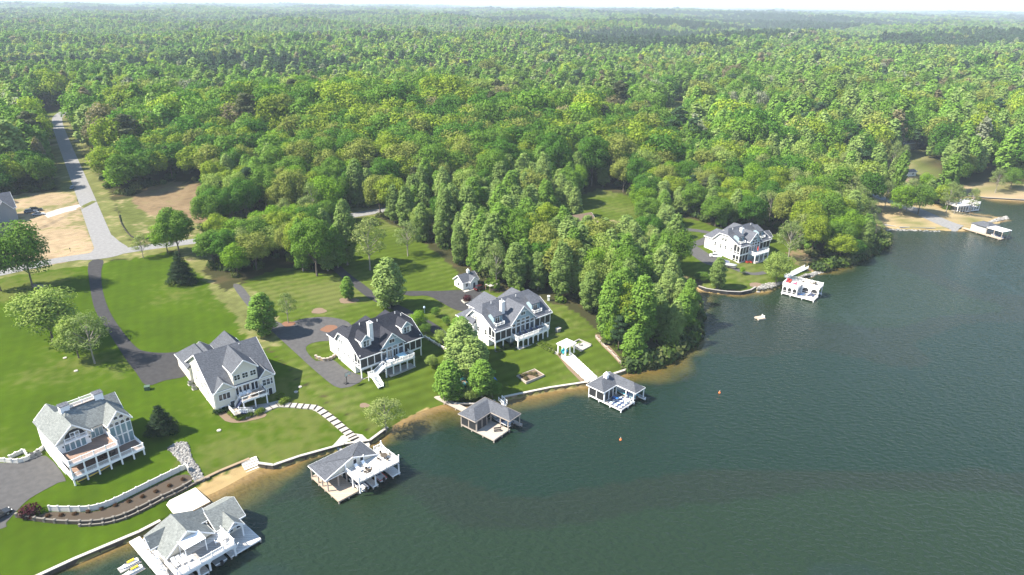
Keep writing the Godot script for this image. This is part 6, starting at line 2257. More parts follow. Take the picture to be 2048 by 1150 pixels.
	box_part("stair_head", p, mats.deck_white, -1.2, 2.3, -6.2, 0.0, 2.6, -3.2)
	railing(p, [v3(-1.15, 2.6, -3.2), v3(-1.15, 2.6, -6.1), v3(0.0, 2.6, -6.1)], 0.95, null, 0.2, 1.2)
	stairs(p, v3(9.75, 0.05, -7.4), v3(9.75, 2.6, -3.4), 0.9, 11, mats.white)
	railing(p, [v3(9.3, 2.6, -3.4), v3(9.3, 3.0, -7.4)], 0.95, null, 0.2, 1.2)
	for i in 2:
		boat("covered_boat", ["white covered boat in the left slip under the terrace", "white covered boat in the right slip under the terrace"][i], T * v3([2.0, 7.8][i], -0.85, 0.6), 49.0 + 90.0, 6.8, mats.boat_white, true)
	for i in 3:
		lounge_chair(T * v3(1.1 + i * 0.9, 2.62, 1.4 + i * 0.2), 49.0 + 10.0 * i, mats.white, ["left white lounger on the terrace under the canopy gable", "middle white lounger on the terrace under the canopy gable", "right white lounger on the terrace under the canopy gable"][i], "white loungers on the terrace")
	deck_table("patio_table", "white table at the right end of the lower edge boathouse terrace", p, 9.4, 2.6, 2.2, mats.white, 1.0)
	jet_ski(T * v3(-3.6, -0.75, -6.2), 49.0 + 180.0, "yellow and white jet ski on the outer ramp beside the lower edge boathouse")
	jet_ski(T * v3(-3.4, -0.75, -8.4), 49.0 + 180.0, "yellow and white jet ski on the inner ramp nearer the shore wall")
	# concrete beach platform
	var q := thing("beach_platform", "bright cream concrete platform on the beach behind the lower edge boathouse", "platform", T * v3(11.0, 0.0, -16.1), 49.0)
	box_part("platform_slab", q, mats.pale_concrete, -3.2, -0.9, -3.2, 3.2, 0.2, 3.2)
	box_part("platform_edge", q, mats.timber, -3.25, -1.2, 3.2, 3.25, 0.15, 3.35)

func far_docks() -> void:
	var o := lv(2002, 478, 0.8)
	var p := thing("boathouse", "far grey roofed boathouse with white flat canopy at the end of the spit", "boathouse", o, 24.0)
	plank_deck(p, mats.deck_tan, mats.deck_tan, -0.2, -24.0, 1.6, 0.0)
	piles(p, [[0.0, -1.0], [0.0, -6.0], [0.0, -11.0], [1.5, -1.0], [6.6, -0.5], [6.6, -5.0]], mats.weathered)
	box_part("canopy_roof", p, mats.white, 0.6, 2.9, -7.6, 6.8, 3.1, -0.3)
	posts(p, [v3(0.8, 0, -0.5), v3(0.8, 0, -4.0), v3(0.8, 0, -7.4), v3(6.6, -0.6, -0.5), v3(6.6, -0.6, -4.0), v3(5.6, -0.6, -0.5)], 0.22, 3.5, mats.weathered)
	box_part("wall", p, mats.siding_white, 1.6, 0.0, -15.0, 3.4, 2.8, -13.0)
	box_part("wall", p, mats.siding_grey, 1.7, 0.0, -13.0, 7.0, 2.8, -8.2)
	roof_of(p, [[v3(1.2, 2.9, -15.4), v3(4.6, 4.2, -12.0), v3(4.6, 4.2, -9.4), v3(1.2, 2.9, -7.4)], [v3(10.2, 2.9, -7.4), v3(4.6, 4.2, -9.4), v3(4.6, 4.2, -12.0), v3(10.2, 2.9, -15.4)], [v3(1.2, 2.9, -7.4), v3(4.6, 4.2, -9.4), v3(10.2, 2.9, -7.4)], [v3(10.2, 2.9, -15.4), v3(4.6, 4.2, -12.0), v3(1.2, 2.9, -15.4)]], mats.roof_dock)
	posts(p, [v3(10.0, -0.6, -7.6), v3(10.0, -0.6, -15.0)], 0.24, 3.4, mats.weathered)
	boat("motor_boat", "pale boat under the far flat white canopy", p.transform * v3(3.6, -0.8, -3.8), 24.0 + 90.0, 6.0, mats.navy)
	# white terrace dock in the cove behind the spit
	o = lv(1958, 419, 0.8)
	p = thing("boathouse", "far white two storey dock in the cove behind the spit trees", "boathouse", o, 22.0)
	plank_deck(p, mats.deck_white, mats.white, -9.0, -7.0, 0.0, 0.0)
	plank_deck(p, mats.deck_white, mats.white, -16.5, -5.0, -9.0, -2.6)
	plank_deck(p, mats.deck_white, mats.white, 0.0, -7.0, 5.5, -4.6, "finger_pier")
	box_part("roof_terrace", p, mats.deck_white, -16.0, 2.7, -7.0, 0.0, 3.0, 0.0)
	var pp := []
	for i in 9:
		pp.append(v3(-15.8 + i * 1.95, -0.4, -0.15))
	for i in 5:
		pp.append(v3(-15.8 + i * 3.9, -0.4, -6.8))
	posts(p, pp, 0.26, 3.1, mats.white)
	piles(p, [[-15.8, -0.2], [-8.9, -0.2], [-0.1, -0.2], [-0.1, -6.8], [5.4, -4.7]], mats.weathered)
	railing(p, [v3(-15.9, 3.0, -0.1), v3(-0.1, 3.0, -0.1), v3(-0.1, 3.0, -6.9), v3(-15.9, 3.0, -6.9), v3(-15.9, 3.0, -0.1)], 1.0, null, 0.2, 2.6)
	deck_table("patio_table", "pale table on the far white two storey dock", p, -6.0, 3.0, -3.6, mats.white, 1.3)
	sofa(p.transform * v3(-10.5, 3.0, -5.6), 22.0, mats.white, "white seat on the far white two storey dock")
	boat("motor_boat", "white boat inside the far white two storey dock", p.transform * v3(-4.5, -0.8, -3.4), 22.0, 6.0, mats.navy)

# ---------------------------------------------------------------- small buildings
func cottage(called: String, label: String, at: Vector3, yaw: float, w: float, d: float, h: float, rise: float, wall: Material, roof: Material, wins := 2, cat := "house") -> Node3D:
	var p := thing(called, label, cat, at, yaw)
	gabled(p, "x", [Vector2(-d, h), Vector2(-d * 0.5, h + rise), Vector2(0.0, h)], -w * 0.5, w * 0.5, -1.0, wall, roof, 0.4)
	for i in wins:
		window(p, (i + 0.5 - wins * 0.5) * w / wins, 0.9, 0.03, 0.9, 1.2)
	window(p, -w * 0.5 - 0.03, 0.9, -d * 0.5, 0.9, 1.2, 270)
	window(p, w * 0.5 + 0.03, 0.9, -d * 0.5, 0.9, 1.2, 90)
	return p

func small_buildings() -> void:
	# white shed with cupola at the turning court
	var p := cottage("garden_shed", "small white shed with grey roof and cupola beside the turning court", gp(941, 576), 40.0, 6.2, 5.0, 2.7, 1.9, mats.siding_white, mats.roof_slate, 2, "shed")
	gabled(p, "z", [Vector2(-0.6, 2.7), Vector2(0.9, 4.1), Vector2(2.4, 2.7)], -2.4, 0.9, -0.8, mats.siding_white, mats.roof_slate, 0.3, true, true)
	window(p, 0.9, 0.1, 0.93, 1.0, 2.0, 0, 1, 1, false, null, "door")
	var c := box_part("cupola", p, mats.white, 0.5, 4.2, -2.9, 1.3, 5.4, -2.1)
	var ct := sb()
	for s in [[0.4, -2.0, 1.4, -2.0], [1.4, -2.0, 1.4, -3.0], [1.4, -3.0, 0.4, -3.0], [0.4, -3.0, 0.4, -2.0]]:
		tri(ct, v3(s[0], 5.4, s[1]), v3(s[2], 5.4, s[3]), v3(0.9, 6.2, -2.5))
	part("cupola_roof", ct, mats.white, c)
	box_part("garage_door", p, mats.siding_blue, 3.1, 0.0, -4.0, 3.14, 2.2, -1.0)
	box_part("paving", p, mats.concrete, -3.6, -0.8, 0.4, 3.4, 0.04, 1.8)
	# timber frame with panels next to it
	var q := thing("timber_arbor", "low timber arbor with pale slatted top behind the dark red car", "arbor", gp(984, 580), 40.0)
	posts(q, [v3(-1.8, 0, -1.2), v3(1.8, 0, -1.2), v3(-1.8, 0, 1.2), v3(1.8, 0, 1.2), v3(0, 0, 1.2), v3(0, 0, -1.2)], 0.14, 2.1, mats.timber)
	for i in 7:
		box_part("slat", q, mats.deck_white, -1.9, 2.1, -1.3 + i * 0.4, 1.9, 2.17, -1.08 + i * 0.4)
	for k in 3:
		box_part("side_board", q, mats.timber, -1.75, 0.2 + k * 0.35, 1.22, 1.75, 0.45 + k * 0.35, 1.27)
	# shed of the point house
	cottage("garden_shed", "small white shed behind the point house at the wood's edge", gp(1533, 486), 30.0, 5.2, 4.4, 2.6, 1.9, mats.siding_white, mats.roof_slate, 1, "shed")
	# houses among the trees
	var h := cottage("hidden_house", "tan house with brown roof almost hidden by the wood right of the light house", gp(1165, 478) , 30.0, 15.0, 11.0, 5.0, 3.8, mats.siding_cream, mats.soil, 4)
	gabled(h, "z", [Vector2(2.0, 4.0), Vector2(5.0, 7.0), Vector2(8.0, 4.0)], -6.0, 1.6, -1.0, mats.siding_cream, mats.soil, 0.4)
	var pool := thing("pool_cover", "bright blue pool cover glimpsed through the trees near the hidden house", "pool cover", gp(1246, 476) + v3(0, 0.4, 0), 20.0)
	box_part("sheet", pool, mats.blue, -1.8, 0.2, -1.4, 1.8, 0.7, 1.4)
	box_part("frame", pool, mats.white, -1.9, -0.8, -1.5, 1.9, 0.2, 1.5)
	cottage("wood_house", "tan house with dark grey roof among the trees behind the spit", gp(1818, 300), 25.0, 13.0, 10.0, 4.6, 4.0, mats.weathered, mats.roof_slate, 3)
	cottage("white_garage", "low white garage beside the track behind the spit", gp(1818, 353), 18.0, 10.0, 5.0, 2.6, 0.9, mats.siding_white, mats.roof_slate, 2, "garage")
	cottage("far_house", "lone white house in the far forest left of the picture's middle", gp(983, 110), 10.0, 26.0, 14.0, 9.0, 7.0, mats.siding_white, mats.white, 3)
	cottage("far_house", "pale blue roofed house in the far forest at the right", gp(1781, 196), 20.0, 14.0, 10.0, 9.0, 5.0, mats.siding_white, mat("roof_pale_blue", Color(0.40, 0.52, 0.62), 0.7), 3)
	cottage("far_house", "small pale house in the forest above the point house", gp(1614, 180), 15.0, 12.0, 9.0, 8.0, 4.0, mats.siding_white, mats.roof_dock, 3)
	# new house at the left edge
	var n := cottage("new_house", "house with grey roof cut by the left edge beside the bare lot", gp(-6, 446), 45.0, 15.0, 11.0, 5.4, 5.2, mats.siding_grey, mats.roof_slate, 4)
	gabled(n, "z", [Vector2(0.5, 5.2), Vector2(3.5, 8.8), Vector2(6.5, 5.2)], -6.0, 1.2, -1.0, mats.siding_grey, mats.roof_slate, 0.4)
	railing(n, [v3(-5.0, 2.2, 3.0), v3(1.0, 2.2, 3.0)], 1.0, null, 0.2, 2.0)
	# radio mast on the horizon
	var m := thing("radio_mast", "thin lattice mast on the horizon right of the middle", "mast", gp(1271, 24), 0.0)
	var st := sb()
	for a in 3:
		var u := v3(cos(TAU * a / 3.0), 0, sin(TAU * a / 3.0)) * 1.6
		bar(st, u, u * 0.5 + v3(0, 95, 0), 0.5)
		for k in 12:
			var w := v3(cos(TAU * (a + 1) / 3.0), 0, sin(TAU * (a + 1) / 3.0)) * 1.6
			bar(st, u * (1.0 - k / 24.0) + v3(0, k * 8, 0), w * (1.0 - (k + 1) / 24.0) + v3(0, (k + 1) * 8, 0), 0.25)
	part("lattice", st, mats.steel, m)

# ---------------------------------------------------------------- yards
func shrub_mesh(called: String, r: float, n: int, size: float) -> Mesh:
	if not shared.has(called):
		var st := [PackedVector3Array(), PackedVector3Array(), PackedColorArray()]
		for i in 5:
			var a := TAU * i / 5.0
			lobe_leaves(st, v3(cos(a) * r * 0.45, r * 0.6, sin(a) * r * 0.45), v3(r * 0.62, r * 0.6, r * 0.62), n / 5, size, rng.randf_range(0.85, 1.15))
		shared[called] = leaf_mesh(st)
	return shared[called]

func shrub(at: Vector3, s: float, c: String, col: Color, label: String, group := "", cat := "shrub") -> void:
	var o := put("shrub", shrub_mesh("shrub_leaves", 1.0, 320, 0.16), leaf_mats[c] if leaf_mats.has(c) else leaf_mat(c, col), self)
	o.position = at
	o.scale = Vector3.ONE * s
	o.rotation.y = rng.randf() * TAU
	tag(o, label, cat, group)

func rocks(called: String, outline: PackedVector2Array, n: int, size: float, label: String, lift := 0.0) -> void:
	var r := Rect2(outline[0], Vector2.ZERO)
	for q in outline:
		r = r.expand(q)
	var st := SurfaceTool.new()
	st.begin(Mesh.PRIMITIVE_TRIANGLES)
	st.set_smooth_group(-1)
	var ico := [Vector2(0, -0.6), Vector2(0.8, -0.35), Vector2(1.0, 0.1), Vector2(0.6, 0.6), Vector2(0, 0.7)]
	for i in ico.size() - 1:
		for k in 6:
			var a := TAU * k / 6.0
			var b := TAU * (k + 1) / 6.0
			var j := func(v: Vector2, t: float) -> Vector3:
				var w := v.x * (1.0 + 0.22 * sin(t * 3.0 + v.y * 5.0))
				return v3(cos(t) * w, v.y, -sin(t) * w * 0.8)
			quad(st, j.call(ico[i], a), j.call(ico[i], b), j.call(ico[i + 1], b), j.call(ico[i + 1], a))
	st.generate_normals()
	var mm := MultiMesh.new()
	mm.transform_format = MultiMesh.TRANSFORM_3D
	mm.use_colors = true
	mm.mesh = st.commit()
	var list := []
	var guard := 0
	while list.size() < n and guard < n * 40:
		guard += 1
		var p := Vector2(rng.randf_range(r.position.x, r.end.x), rng.randf_range(r.position.y, r.end.y))
		if Geometry2D.is_point_in_polygon(p, outline):
			list.append(p)
	mm.instance_count = list.size()
	for i in list.size():
		var p: Vector2 = list[i]
		var s := size * rng.randf_range(0.55, 1.4)
		mm.set_instance_transform(i, Transform3D(Basis.from_euler(Vector3(rng.randf_range(-0.4, 0.4), rng.randf() * TAU, rng.randf_range(-0.4, 0.4))).scaled(Vector3(s, s * 0.7, s)), Vector3(p.x, maxf(ground(p.x, p.y), -0.25) + s * 0.3 + lift, p.y)))
		var k := rng.randf_range(0.11, 0.30)
		mm.set_instance_color(i, Color(k, k * 0.98, k * 0.95))
	var o := MultiMeshInstance3D.new()
	o.name = numbered(called)
	o.multimesh = mm
	if not mats.has("rock"):
		mat("rock", Color(1, 1, 1), 0.9, null, 1.0, true)
	o.material_override = mats.rock
	add_child(o, true)
	tag(o, label, "stones", "", "stuff")

func yards() -> void:
	# cream house: white retaining wall, planting bed, timber wall
	var wall_pts := [100, 1022, 140, 1023, 180, 1022, 215, 1013, 250, 997, 300, 972, 345, 950, 372, 938, 378, 945]
	bed_wall("vinyl_wall", "long curved white panelled wall on the slope below the cream house", wall_pts, 1.2, 0.16, mats.vinyl, mats.vinyl)
	drape("planting_bed", smooth(gpoly([82, 1030, 104, 1024, 180, 1025, 216, 1016, 252, 1000, 302, 975, 350, 953, 376, 950, 384, 962, 345, 985, 300, 1006, 250, 1030, 205, 1042, 160, 1046, 110, 1044, 70, 1036]), 2), 0.07, mats.mulch, "brown mulched bed between the white wall and the timber wall")
	bed_wall("timber_wall", "dark timber retaining wall curving below the mulched bed", [34, 1034, 70, 1041, 110, 1046, 160, 1048, 206, 1045, 250, 1033, 300, 1009, 346, 987, 384, 966], 0.75, 0.3, mats.old_timber, mats.dark_cap)
	bed_wall("timber_wall", "outer grey timber edge just below the dark timber wall", [160, 1053, 206, 1050, 252, 1038, 302, 1014, 350, 990, 392, 968, 420, 957], 0.4, 0.25, mats.old_timber, mats.dark_cap)
	shrub(gp(62, 1030), 1.7, "plum", Color(0.07, 0.018, 0.026), "round plum red shrub at the left end of the mulched bed")
	var k := 0
	for i in 11:
		var t := i / 10.0
		var x := lerpf(96.0, 366.0, t)
		var y := lerpf(1033.0, 960.0, pow(t, 1.8))
		shrub(gp(x, y), 0.45, "bed_plant", Color(0.10, 0.05, 0.025), "small russet plant in the mulched bed below the white wall", "small russet plants in the mulched bed")
	drape("stone_swale", gpoly([334, 896, 352, 886, 372, 884, 380, 900, 384, 918, 400, 938, 410, 962, 392, 966, 378, 946, 362, 926]), 0.05, mats.gravel, "bed of pale stones running down between the two lower lawns")
	rocks("swale_stones", gpoly([334, 896, 352, 886, 372, 884, 380, 900, 384, 918, 400, 938, 410, 962, 392, 966, 378, 946, 362, 926]), 520, 0.28, "loose pale stones filling the swale between the lower lawns")
	# enclosure and air conditioners left of the cream house
	bed_wall("vinyl_wall", "low white wall at the left edge beside the asphalt yard", [-20, 922, 10, 924, 36, 926, 60, 918, 90, 897], 0.9, 0.2, mats.vinyl, mats.vinyl)
	bed_wall("vinyl_wall", "small white planter wall behind the cooling units", [20, 918, 45, 906, 52, 910, 56, 918], 0.8, 0.2, mats.vinyl, mats.vinyl)
	for i in 2:
		ac_unit(gp(66 + i * 11, 914 - i * 5), 47.0, ["left grey cooling unit beside the cream house", "right grey cooling unit beside the cream house"][i])
		ac_unit(gp(381 + i * 8, 769 + i * 9), 43.0, ["upper grey cooling unit beside the beige house", "lower grey cooling unit beside the beige house"][i])
	var ub := thing("utility_box", "green utility box at the corner of the black driveway", "utility box", gp(295, 779), 20.0)
	box_part("cabinet", ub, mats.plastic_green, -0.6, -0.1, -0.55, 0.6, 0.9, 0.55)
	box_part("lid", ub, mats.plastic_green, -0.65, 0.9, -0.6, 0.65, 1.0, 0.6)
	for l in [[600, 774, "white lid upper right of the stone path"], [592, 784, "white lid lower right of the beige house"], [438, 861, "white lid on the lawn below the beige house"], [152, 742, "pale lid near the half bare tree"], [130, 716, "pale lid under the wide pale tree"]]:
		var w := thing("ground_lid", l[2], "ground lid", gp(l[0], l[1]), 0.0)
		var st := sb()
		lathe(st, [Vector2(0.5, -0.2), Vector2(0.5, 0.14), Vector2(0.42, 0.18), Vector2(0.0, 0.2)], 12)
		part("cover", st, mats.concrete, w)
	# beige house: path of stepping slabs, steps, pad, beds
	var path := thing("garden_path", "curving path of pale slabs and dark timber steps from the beige house to the water", "path", gp(600, 815), 0.0)
	var line := smooth(gpoly([530, 820, 555, 811, 580, 811, 605, 813, 630, 816, 650, 828, 668, 842, 684, 856, 698, 868, 706, 876]), 6, false)
	for i in range(1, line.size() - 2, 3):
		var c0 := line[i]
		var d := (line[i + 1] - line[i - 1]).normalized()
		var s := d.orthogonal() * 0.95
		var st := sb()
		var e0 := c0 - d * 1.0
		var e1 := c0 + d * 1.0
		var y := ground(c0.x, c0.y) + 0.16
		var pts := [v3(e0.x + s.x, y, e0.y + s.y), v3(e1.x + s.x, y, e1.y + s.y), v3(e1.x - s.x, y, e1.y - s.y), v3(e0.x - s.x, y, e0.y - s.y)]
		for j in 4:
			pts[j] -= path.position
		slab(st, pts, 0.5)
		part("slab", st, mats.concrete, path)
		var ts := sb()
		bar(ts, v3(e1.x + s.x * 1.1, y - 0.06, e1.y + s.y * 1.1) - path.position + v3(d.x, 0, d.y) * 0.14, v3(e1.x - s.x * 1.1, y - 0.06, e1.y - s.y * 1.1) - path.position + v3(d.x, 0, d.y) * 0.14, 0.2, 0.3)
		part("timber_step", ts, mats.old_timber, path)
	drape("paved_pad", blob(705, 886, 4.2, 3.0, 16, 0.5), 0.07, mats.concrete, "round pale paved pad at the foot of the slab path")
	var ws := thing("shore_steps", "pale wooden steps down to the beach below the beige house lawn", "stairs", lv(506, 938, 0.0), 38.0)
	for i in 5:
		box_part("tread", ws, mats.pale_concrete, -1.7, -0.4, -2.6 + i * 0.62, 1.7, 1.15 - i * 0.24, -2.0 + i * 0.62)
	drape("mulch_bed", smooth(gpoly([432, 822, 450, 842, 475, 846, 500, 842, 530, 834, 530, 826, 500, 820, 470, 815, 440, 815]), 2), 0.06, mats.soil, "curved planting bed in front of the beige house")
	for i in 9:
		var b: Array = [[463, 829], [470, 834], [476, 838], [484, 838], [492, 834], [500, 832], [515, 829], [521, 825], [524, 824]][i]
		shrub(gp(b[0], b[1]), 0.85, "boxwood", Color(0.13, 0.19, 0.02), "clipped yellow-green bush in the bed in front of the beige house", "clipped bushes in front of the beige house")
	for b in [[562, 796, "yellow-green bush at the upper end of the terrace"], [572, 803, "yellow-green bush beside the first slab of the path"], [566, 808, "yellow-green bush at the terrace corner"]]:
		shrub(gp(b[0], b[1]), 1.0, "boxwood", Color(0.13, 0.19, 0.02), b[2], "clipped bushes in front of the beige house")
	for i in 4:
		shrub(gp(435 + i * 7, 826 - i * 2), 1.0, "dark_bush", Color(0.03, 0.06, 0.02), "dark bush at the left front corner of the beige house", "dark bushes at the beige house corner")
	# dark roofed house: hoop, walls, garden
	var hoop := thing("basketball_hoop", "basketball hoop on a dark pole at the end of the grey yard", "basketball hoop", gp(694, 768), 50.0)
	put("pole", post_mesh(0.14, 3.2), mats.dark, hoop)
	box_part("base", hoop, mats.dark, -0.5, 0.0, -0.9, 0.5, 0.25, 0.1)
	var bb := sb()
	bar(bb, v3(0, 2.9, 0), v3(0, 3.1, 0.7), 0.08)
	bar(bb, v3(-0.9, 2.75, 0.75), v3(0.9, 2.75, 0.75), 0.06)
	bar(bb, v3(-0.9, 3.75, 0.75), v3(0.9, 3.75, 0.75), 0.06)
	bar(bb, v3(-0.9, 2.75, 0.75), v3(-0.9, 3.75, 0.75), 0.06)
	bar(bb, v3(0.9, 2.75, 0.75), v3(0.9, 3.75, 0.75), 0.06)
	part("frame", bb, mats.dark, hoop)
	box_part("backboard", hoop, mats.vinyl, -0.88, 2.78, 0.73, 0.88, 3.72, 0.77)
	var ring := sb()
	for i in 12:
		bar(ring, v3(cos(TAU * i / 12.0) * 0.23, 3.05, 1.05 + sin(TAU * i / 12.0) * 0.23), v3(cos(TAU * (i + 1) / 12.0) * 0.23, 3.05, 1.05 + sin(TAU * (i + 1) / 12.0) * 0.23), 0.03)
	part("rim", ring, mats.orange, hoop)
	bed_wall("block_wall", "low tan block wall between the yard and the grass island", [632, 716, 648, 722, 662, 719, 672, 712], 0.7, 0.4, mats.timber, mats.weathered)
	bed_wall("stone_edging", "pale stone edging running down between the two white houses", [850, 675, 868, 686, 888, 698, 905, 710], 0.5, 0.35, mats.weathered, mats.pale_concrete)
	var sw := thing("bird_feeder", "small pale blue feeder on a post under the driveway trees", "bird feeder", gp(849, 626), 0.0)
	put("post", post_mesh(0.1, 1.6), mats.white, sw)
	var bf := sb()
	lathe(bf, [Vector2(0.3, 1.6), Vector2(0.32, 2.0), Vector2(0.4, 2.0), Vector2(0.0, 2.5)], 8)
	part("feeder", bf, mat("pale_blue", Color(0.4, 0.5, 0.62), 0.6), sw)
	# light house: pergola, hedges, planter, boardwalk, fire pit
	var pe := thing("pergola", "white pergola with open slatted top on the striped lawn", "pergola", gp(1132, 706), 45.0)
	posts(pe, [v3(-1.9, 0, -1.4), v3(1.9, 0, -1.4), v3(-1.9, 0, 1.4), v3(1.9, 0, 1.4), v3(0, 0, 1.4), v3(0, 0, -1.4)], 0.3, 2.8, mats.white)
	for z in [-1.4, 1.4]:
		box_part("beam", pe, mats.white, -2.3, 2.8, z - 0.08, 2.3, 3.05, z + 0.08)
	for i in 14:
		box_part("slat", pe, mats.white, -2.3 + i * 0.34, 3.052, -1.9, -2.18 + i * 0.34, 3.25, 1.9)
	sofa(pe.transform * v3(0, 0.05, -0.6), 45.0, mats.aqua, "pale seat under the white pergola")
	var fp := thing("fire_patio", "square stone patio with low seat walls beside the pergola", "patio", gp(1160, 691), 45.0)
	box_part("paving", fp, mats.concrete, -2.4, -0.5, -2.4, 2.4, 0.1, 2.4)
	for s in [[-2.4, -2.4, 2.4, -2.05], [2.05, -2.05, 2.4, 2.4], [-2.4, -2.05, -2.05, 1.0]]:
		box_part("seat_wall", fp, mats.stone, s[0], 0.1, s[1], s[2], 0.55, s[3])
	var pit := sb()
	lathe(pit, [Vector2(0.65, 0.1), Vector2(0.65, 0.5), Vector2(0.4, 0.5), Vector2(0.4, 0.2), Vector2(0.0, 0.2)], 12)
	part("fire_ring", pit, mats.stone, fp)
	var bw := thing("boardwalk", "bright white railed boardwalk stepping down the striped lawn to the boathouse", "boardwalk", gp(1130, 715), 0.0)
	var a := gp(1132, 716) + v3(0, 0.35, 0) - bw.position
	var b := gp(1184, 766) + v3(0, 0.35, 0) - bw.position
	b.y = 1.25 - bw.position.y
	a.y += 0.15
	var d2 := (b - a)
	d2.y = 0
	d2 = d2.normalized()
	var sd2 := d2.cross(Vector3.UP) * 1.5
	var n := int(a.distance_to(b) / 0.5)
	for i in n:
		var st := sb()
		var e0 := a.lerp(b, float(i) / n)
		var e1 := a.lerp(b, (i + 0.94) / n)
		e1.y = e0.y
		slab(st, [e0 - sd2, e1 - sd2, e1 + sd2, e0 + sd2], 0.3)
		part("plank", st, mats.deck_white, bw)
	railing(bw, [a + sd2, b + sd2], 0.95, null, 0.14, 2.0)
	railing(bw, [a - sd2, b - sd2], 0.95, null, 0.14, 2.0)
	drape("mulch_bed", gpoly([1112, 707, 1122, 704, 1144, 729, 1172, 764, 1164, 766, 1136, 738]), 0.06, mats.soil, "narrow bed along the left side of the white boardwalk")
	for i in 7:
		shrub(gp(1120 + i * 8.2, 710 + i * 8.2), 0.5, "bed_grass", Color(0.16, 0.15, 0.06), "tuft of pale grass along the white boardwalk", "tufts along the white boardwalk")
	for r in [[1078, 690, 1106, 706], [1084, 686, 1110, 700]]:
		for i in 6:
			shrub(gp(lerpf(r[0], r[2], i / 5.0), lerpf(r[1], r[3], i / 5.0)), 0.62, "boxwood", Color(0.13, 0.19, 0.02), "clipped hedge bush in the %s hedge row towards the pergola" % ["left" if r[0] < 1080 else "right"], "clipped hedge bushes towards the pergola")
	drape("footpath", strip(lines([1074, 686, 1092, 696, 1112, 706, 1128, 712]), 1.2), 0.06, mats.concrete, "short pale path between the two hedge rows")
	for i in 9:
		shrub(gp(996 + i * 8.5, 701 - i * 3.4 + 1), 0.8, ["boxwood", "dark_bush"][i % 2], Color(0.08, 0.12, 0.02), "rounded bush in the bed along the arched deck", "rounded bushes along the arched deck")
	var rb := thing("raised_bed", "square raised bed of weathered boards with dry plants on the striped lawn", "raised bed", gp(1061, 753), 38.0)
	for s in [[-3.0, -2.1, 3.0, -1.9], [-3.0, 1.9, 3.0, 2.1], [-3.2, -2.1, -3.0, 2.1], [3.0, -2.1, 3.2, 2.1]]:
		box_part("board", rb, mats.weathered, s[0], -0.3, s[1], s[2], 0.45, s[3])
	box_part("soil", rb, mats.soil, -3.0, -0.3, -1.9, 3.0, 0.3, 1.9)
	for i in 8:
		shrub(rb.transform * v3(rng.randf_range(-2.5, 2.5), 0.3, rng.randf_range(-1.5, 1.5)), rng.randf_range(0.4, 0.7), "dry_plant", Color(0.15, 0.13, 0.06), "dry plant in the raised bed", "dry plants in the raised bed")
	var pl := thing("brick_planter", "octagonal stone planter in the turning court", "planter", gp(935, 603), 30.0)
	box_part("kerb", pl, mats.concrete, -1.7, -0.2, -1.3, 1.7, 0.45, 1.3)
	box_part("soil", pl, mats.mulch, -1.4, 0.451, -1.0, 1.4, 0.47, 1.0)
	shrub(pl.position + v3(0, 0.45, 0), 1.35, "plum", Color(0.07, 0.018, 0.026), "dark red shrub in the stone planter of the turning court")
	var wp := thing("white_post", "short white post at the wood's edge right of the light house", "post", gp(1097, 601), 0.0)
	box_part("shaft", wp, mats.white, -0.35, 0, -0.35, 0.35, 1.5, 0.35)
	box_part("cap", wp, mats.white, -0.45, 1.5, -0.45, 0.45, 1.7, 0.45)
	var hx := thing("grill_station", "grey boxed cabinet with a plant at the right end of the arched deck", "cabinet", gp(1116, 663), 40.0)
	box_part("cabinet", hx, mats.stone, -0.7, 0, -0.5, 0.7, 1.1, 0.5)
	box_part("top", hx, mats.concrete, -0.8, 1.1, -0.6, 0.8, 1.18, 0.6)
	bed_wall("stone_edging", "timber edged wood border at the right of the striped lawn", [1192, 676, 1205, 690, 1222, 706, 1240, 726, 1252, 740], 0.5, 0.35, mats.timber, mats.weathered)
	drape("bare_border", gpoly([1190, 668, 1200, 670, 1218, 692, 1240, 716, 1266, 738, 1254, 742, 1240, 729, 1222, 709, 1204, 692]), 0.06, mats.soil, "strip of bare earth between the striped lawn and the wood")
	# shore clump: armchairs, kayaks, white stair
	for i in 4:
		var c: Array = [[924, 760], [931, 759], [936, 766], [928, 772]][i]
		adirondack(gp(c[0], c[1]), [200.0, 140.0, 80.0, 20.0][i], mats.aqua, ["leftmost turquoise armchair under the shore clump", "upper turquoise armchair under the shore clump", "right turquoise armchair under the shore clump", "lowest turquoise armchair under the shore clump"][i], "turquoise armchairs under the shore clump")
	kayak(gp(980, 760), 120.0, mats.orange, "orange kayak on the lawn beside the shore clump")
	kayak(gp(987, 757), 125.0, mats.blue, "blue kayak on the lawn beside the shore clump", 3.6)
	drape("bare_patch", blob(930, 768, 5.0, 4.5, 14, 0.3), 0.05, mats.soil, "bare shaded earth under the shore clump")
	var ls := thing("shore_ladder", "small white railed ladder at the end of the white shore wall", "ladder", lv(1003, 802, 0.9), 45.0)
	stairs(ls, v3(0, -1.0, 1.4), v3(0, 0.2, 0), 1.0, 5, mats.white)
	railing(ls, [v3(-0.6, 0.2, -0.4), v3(-0.6, -0.4, 1.4)], 0.9, null, 0.4, 1.0)
	railing(ls, [v3(0.6, 0.2, -0.4), v3(0.6, -0.4, 1.4)], 0.9, null, 0.4, 1.0)
	# point house yard
	rocks("shore_boulders", gpoly([1512, 578, 1530, 569, 1560, 566, 1568, 573, 1540, 582, 1514, 586]), 130, 0.6, "grey boulders along the bank left of the white boathouse")
	rocks("shore_boulders", gpoly([1592, 560, 1610, 550, 1640, 540, 1650, 545, 1618, 556, 1600, 563]), 130, 0.6, "grey boulders along the bank right of the white boathouse")
	rocks("shore_boulders", gpoly([1770, 460, 1830, 461, 1880, 463, 1880, 467, 1830, 466, 1770, 464]), 110, 0.5, "small boulders at the foot of the spit wall")
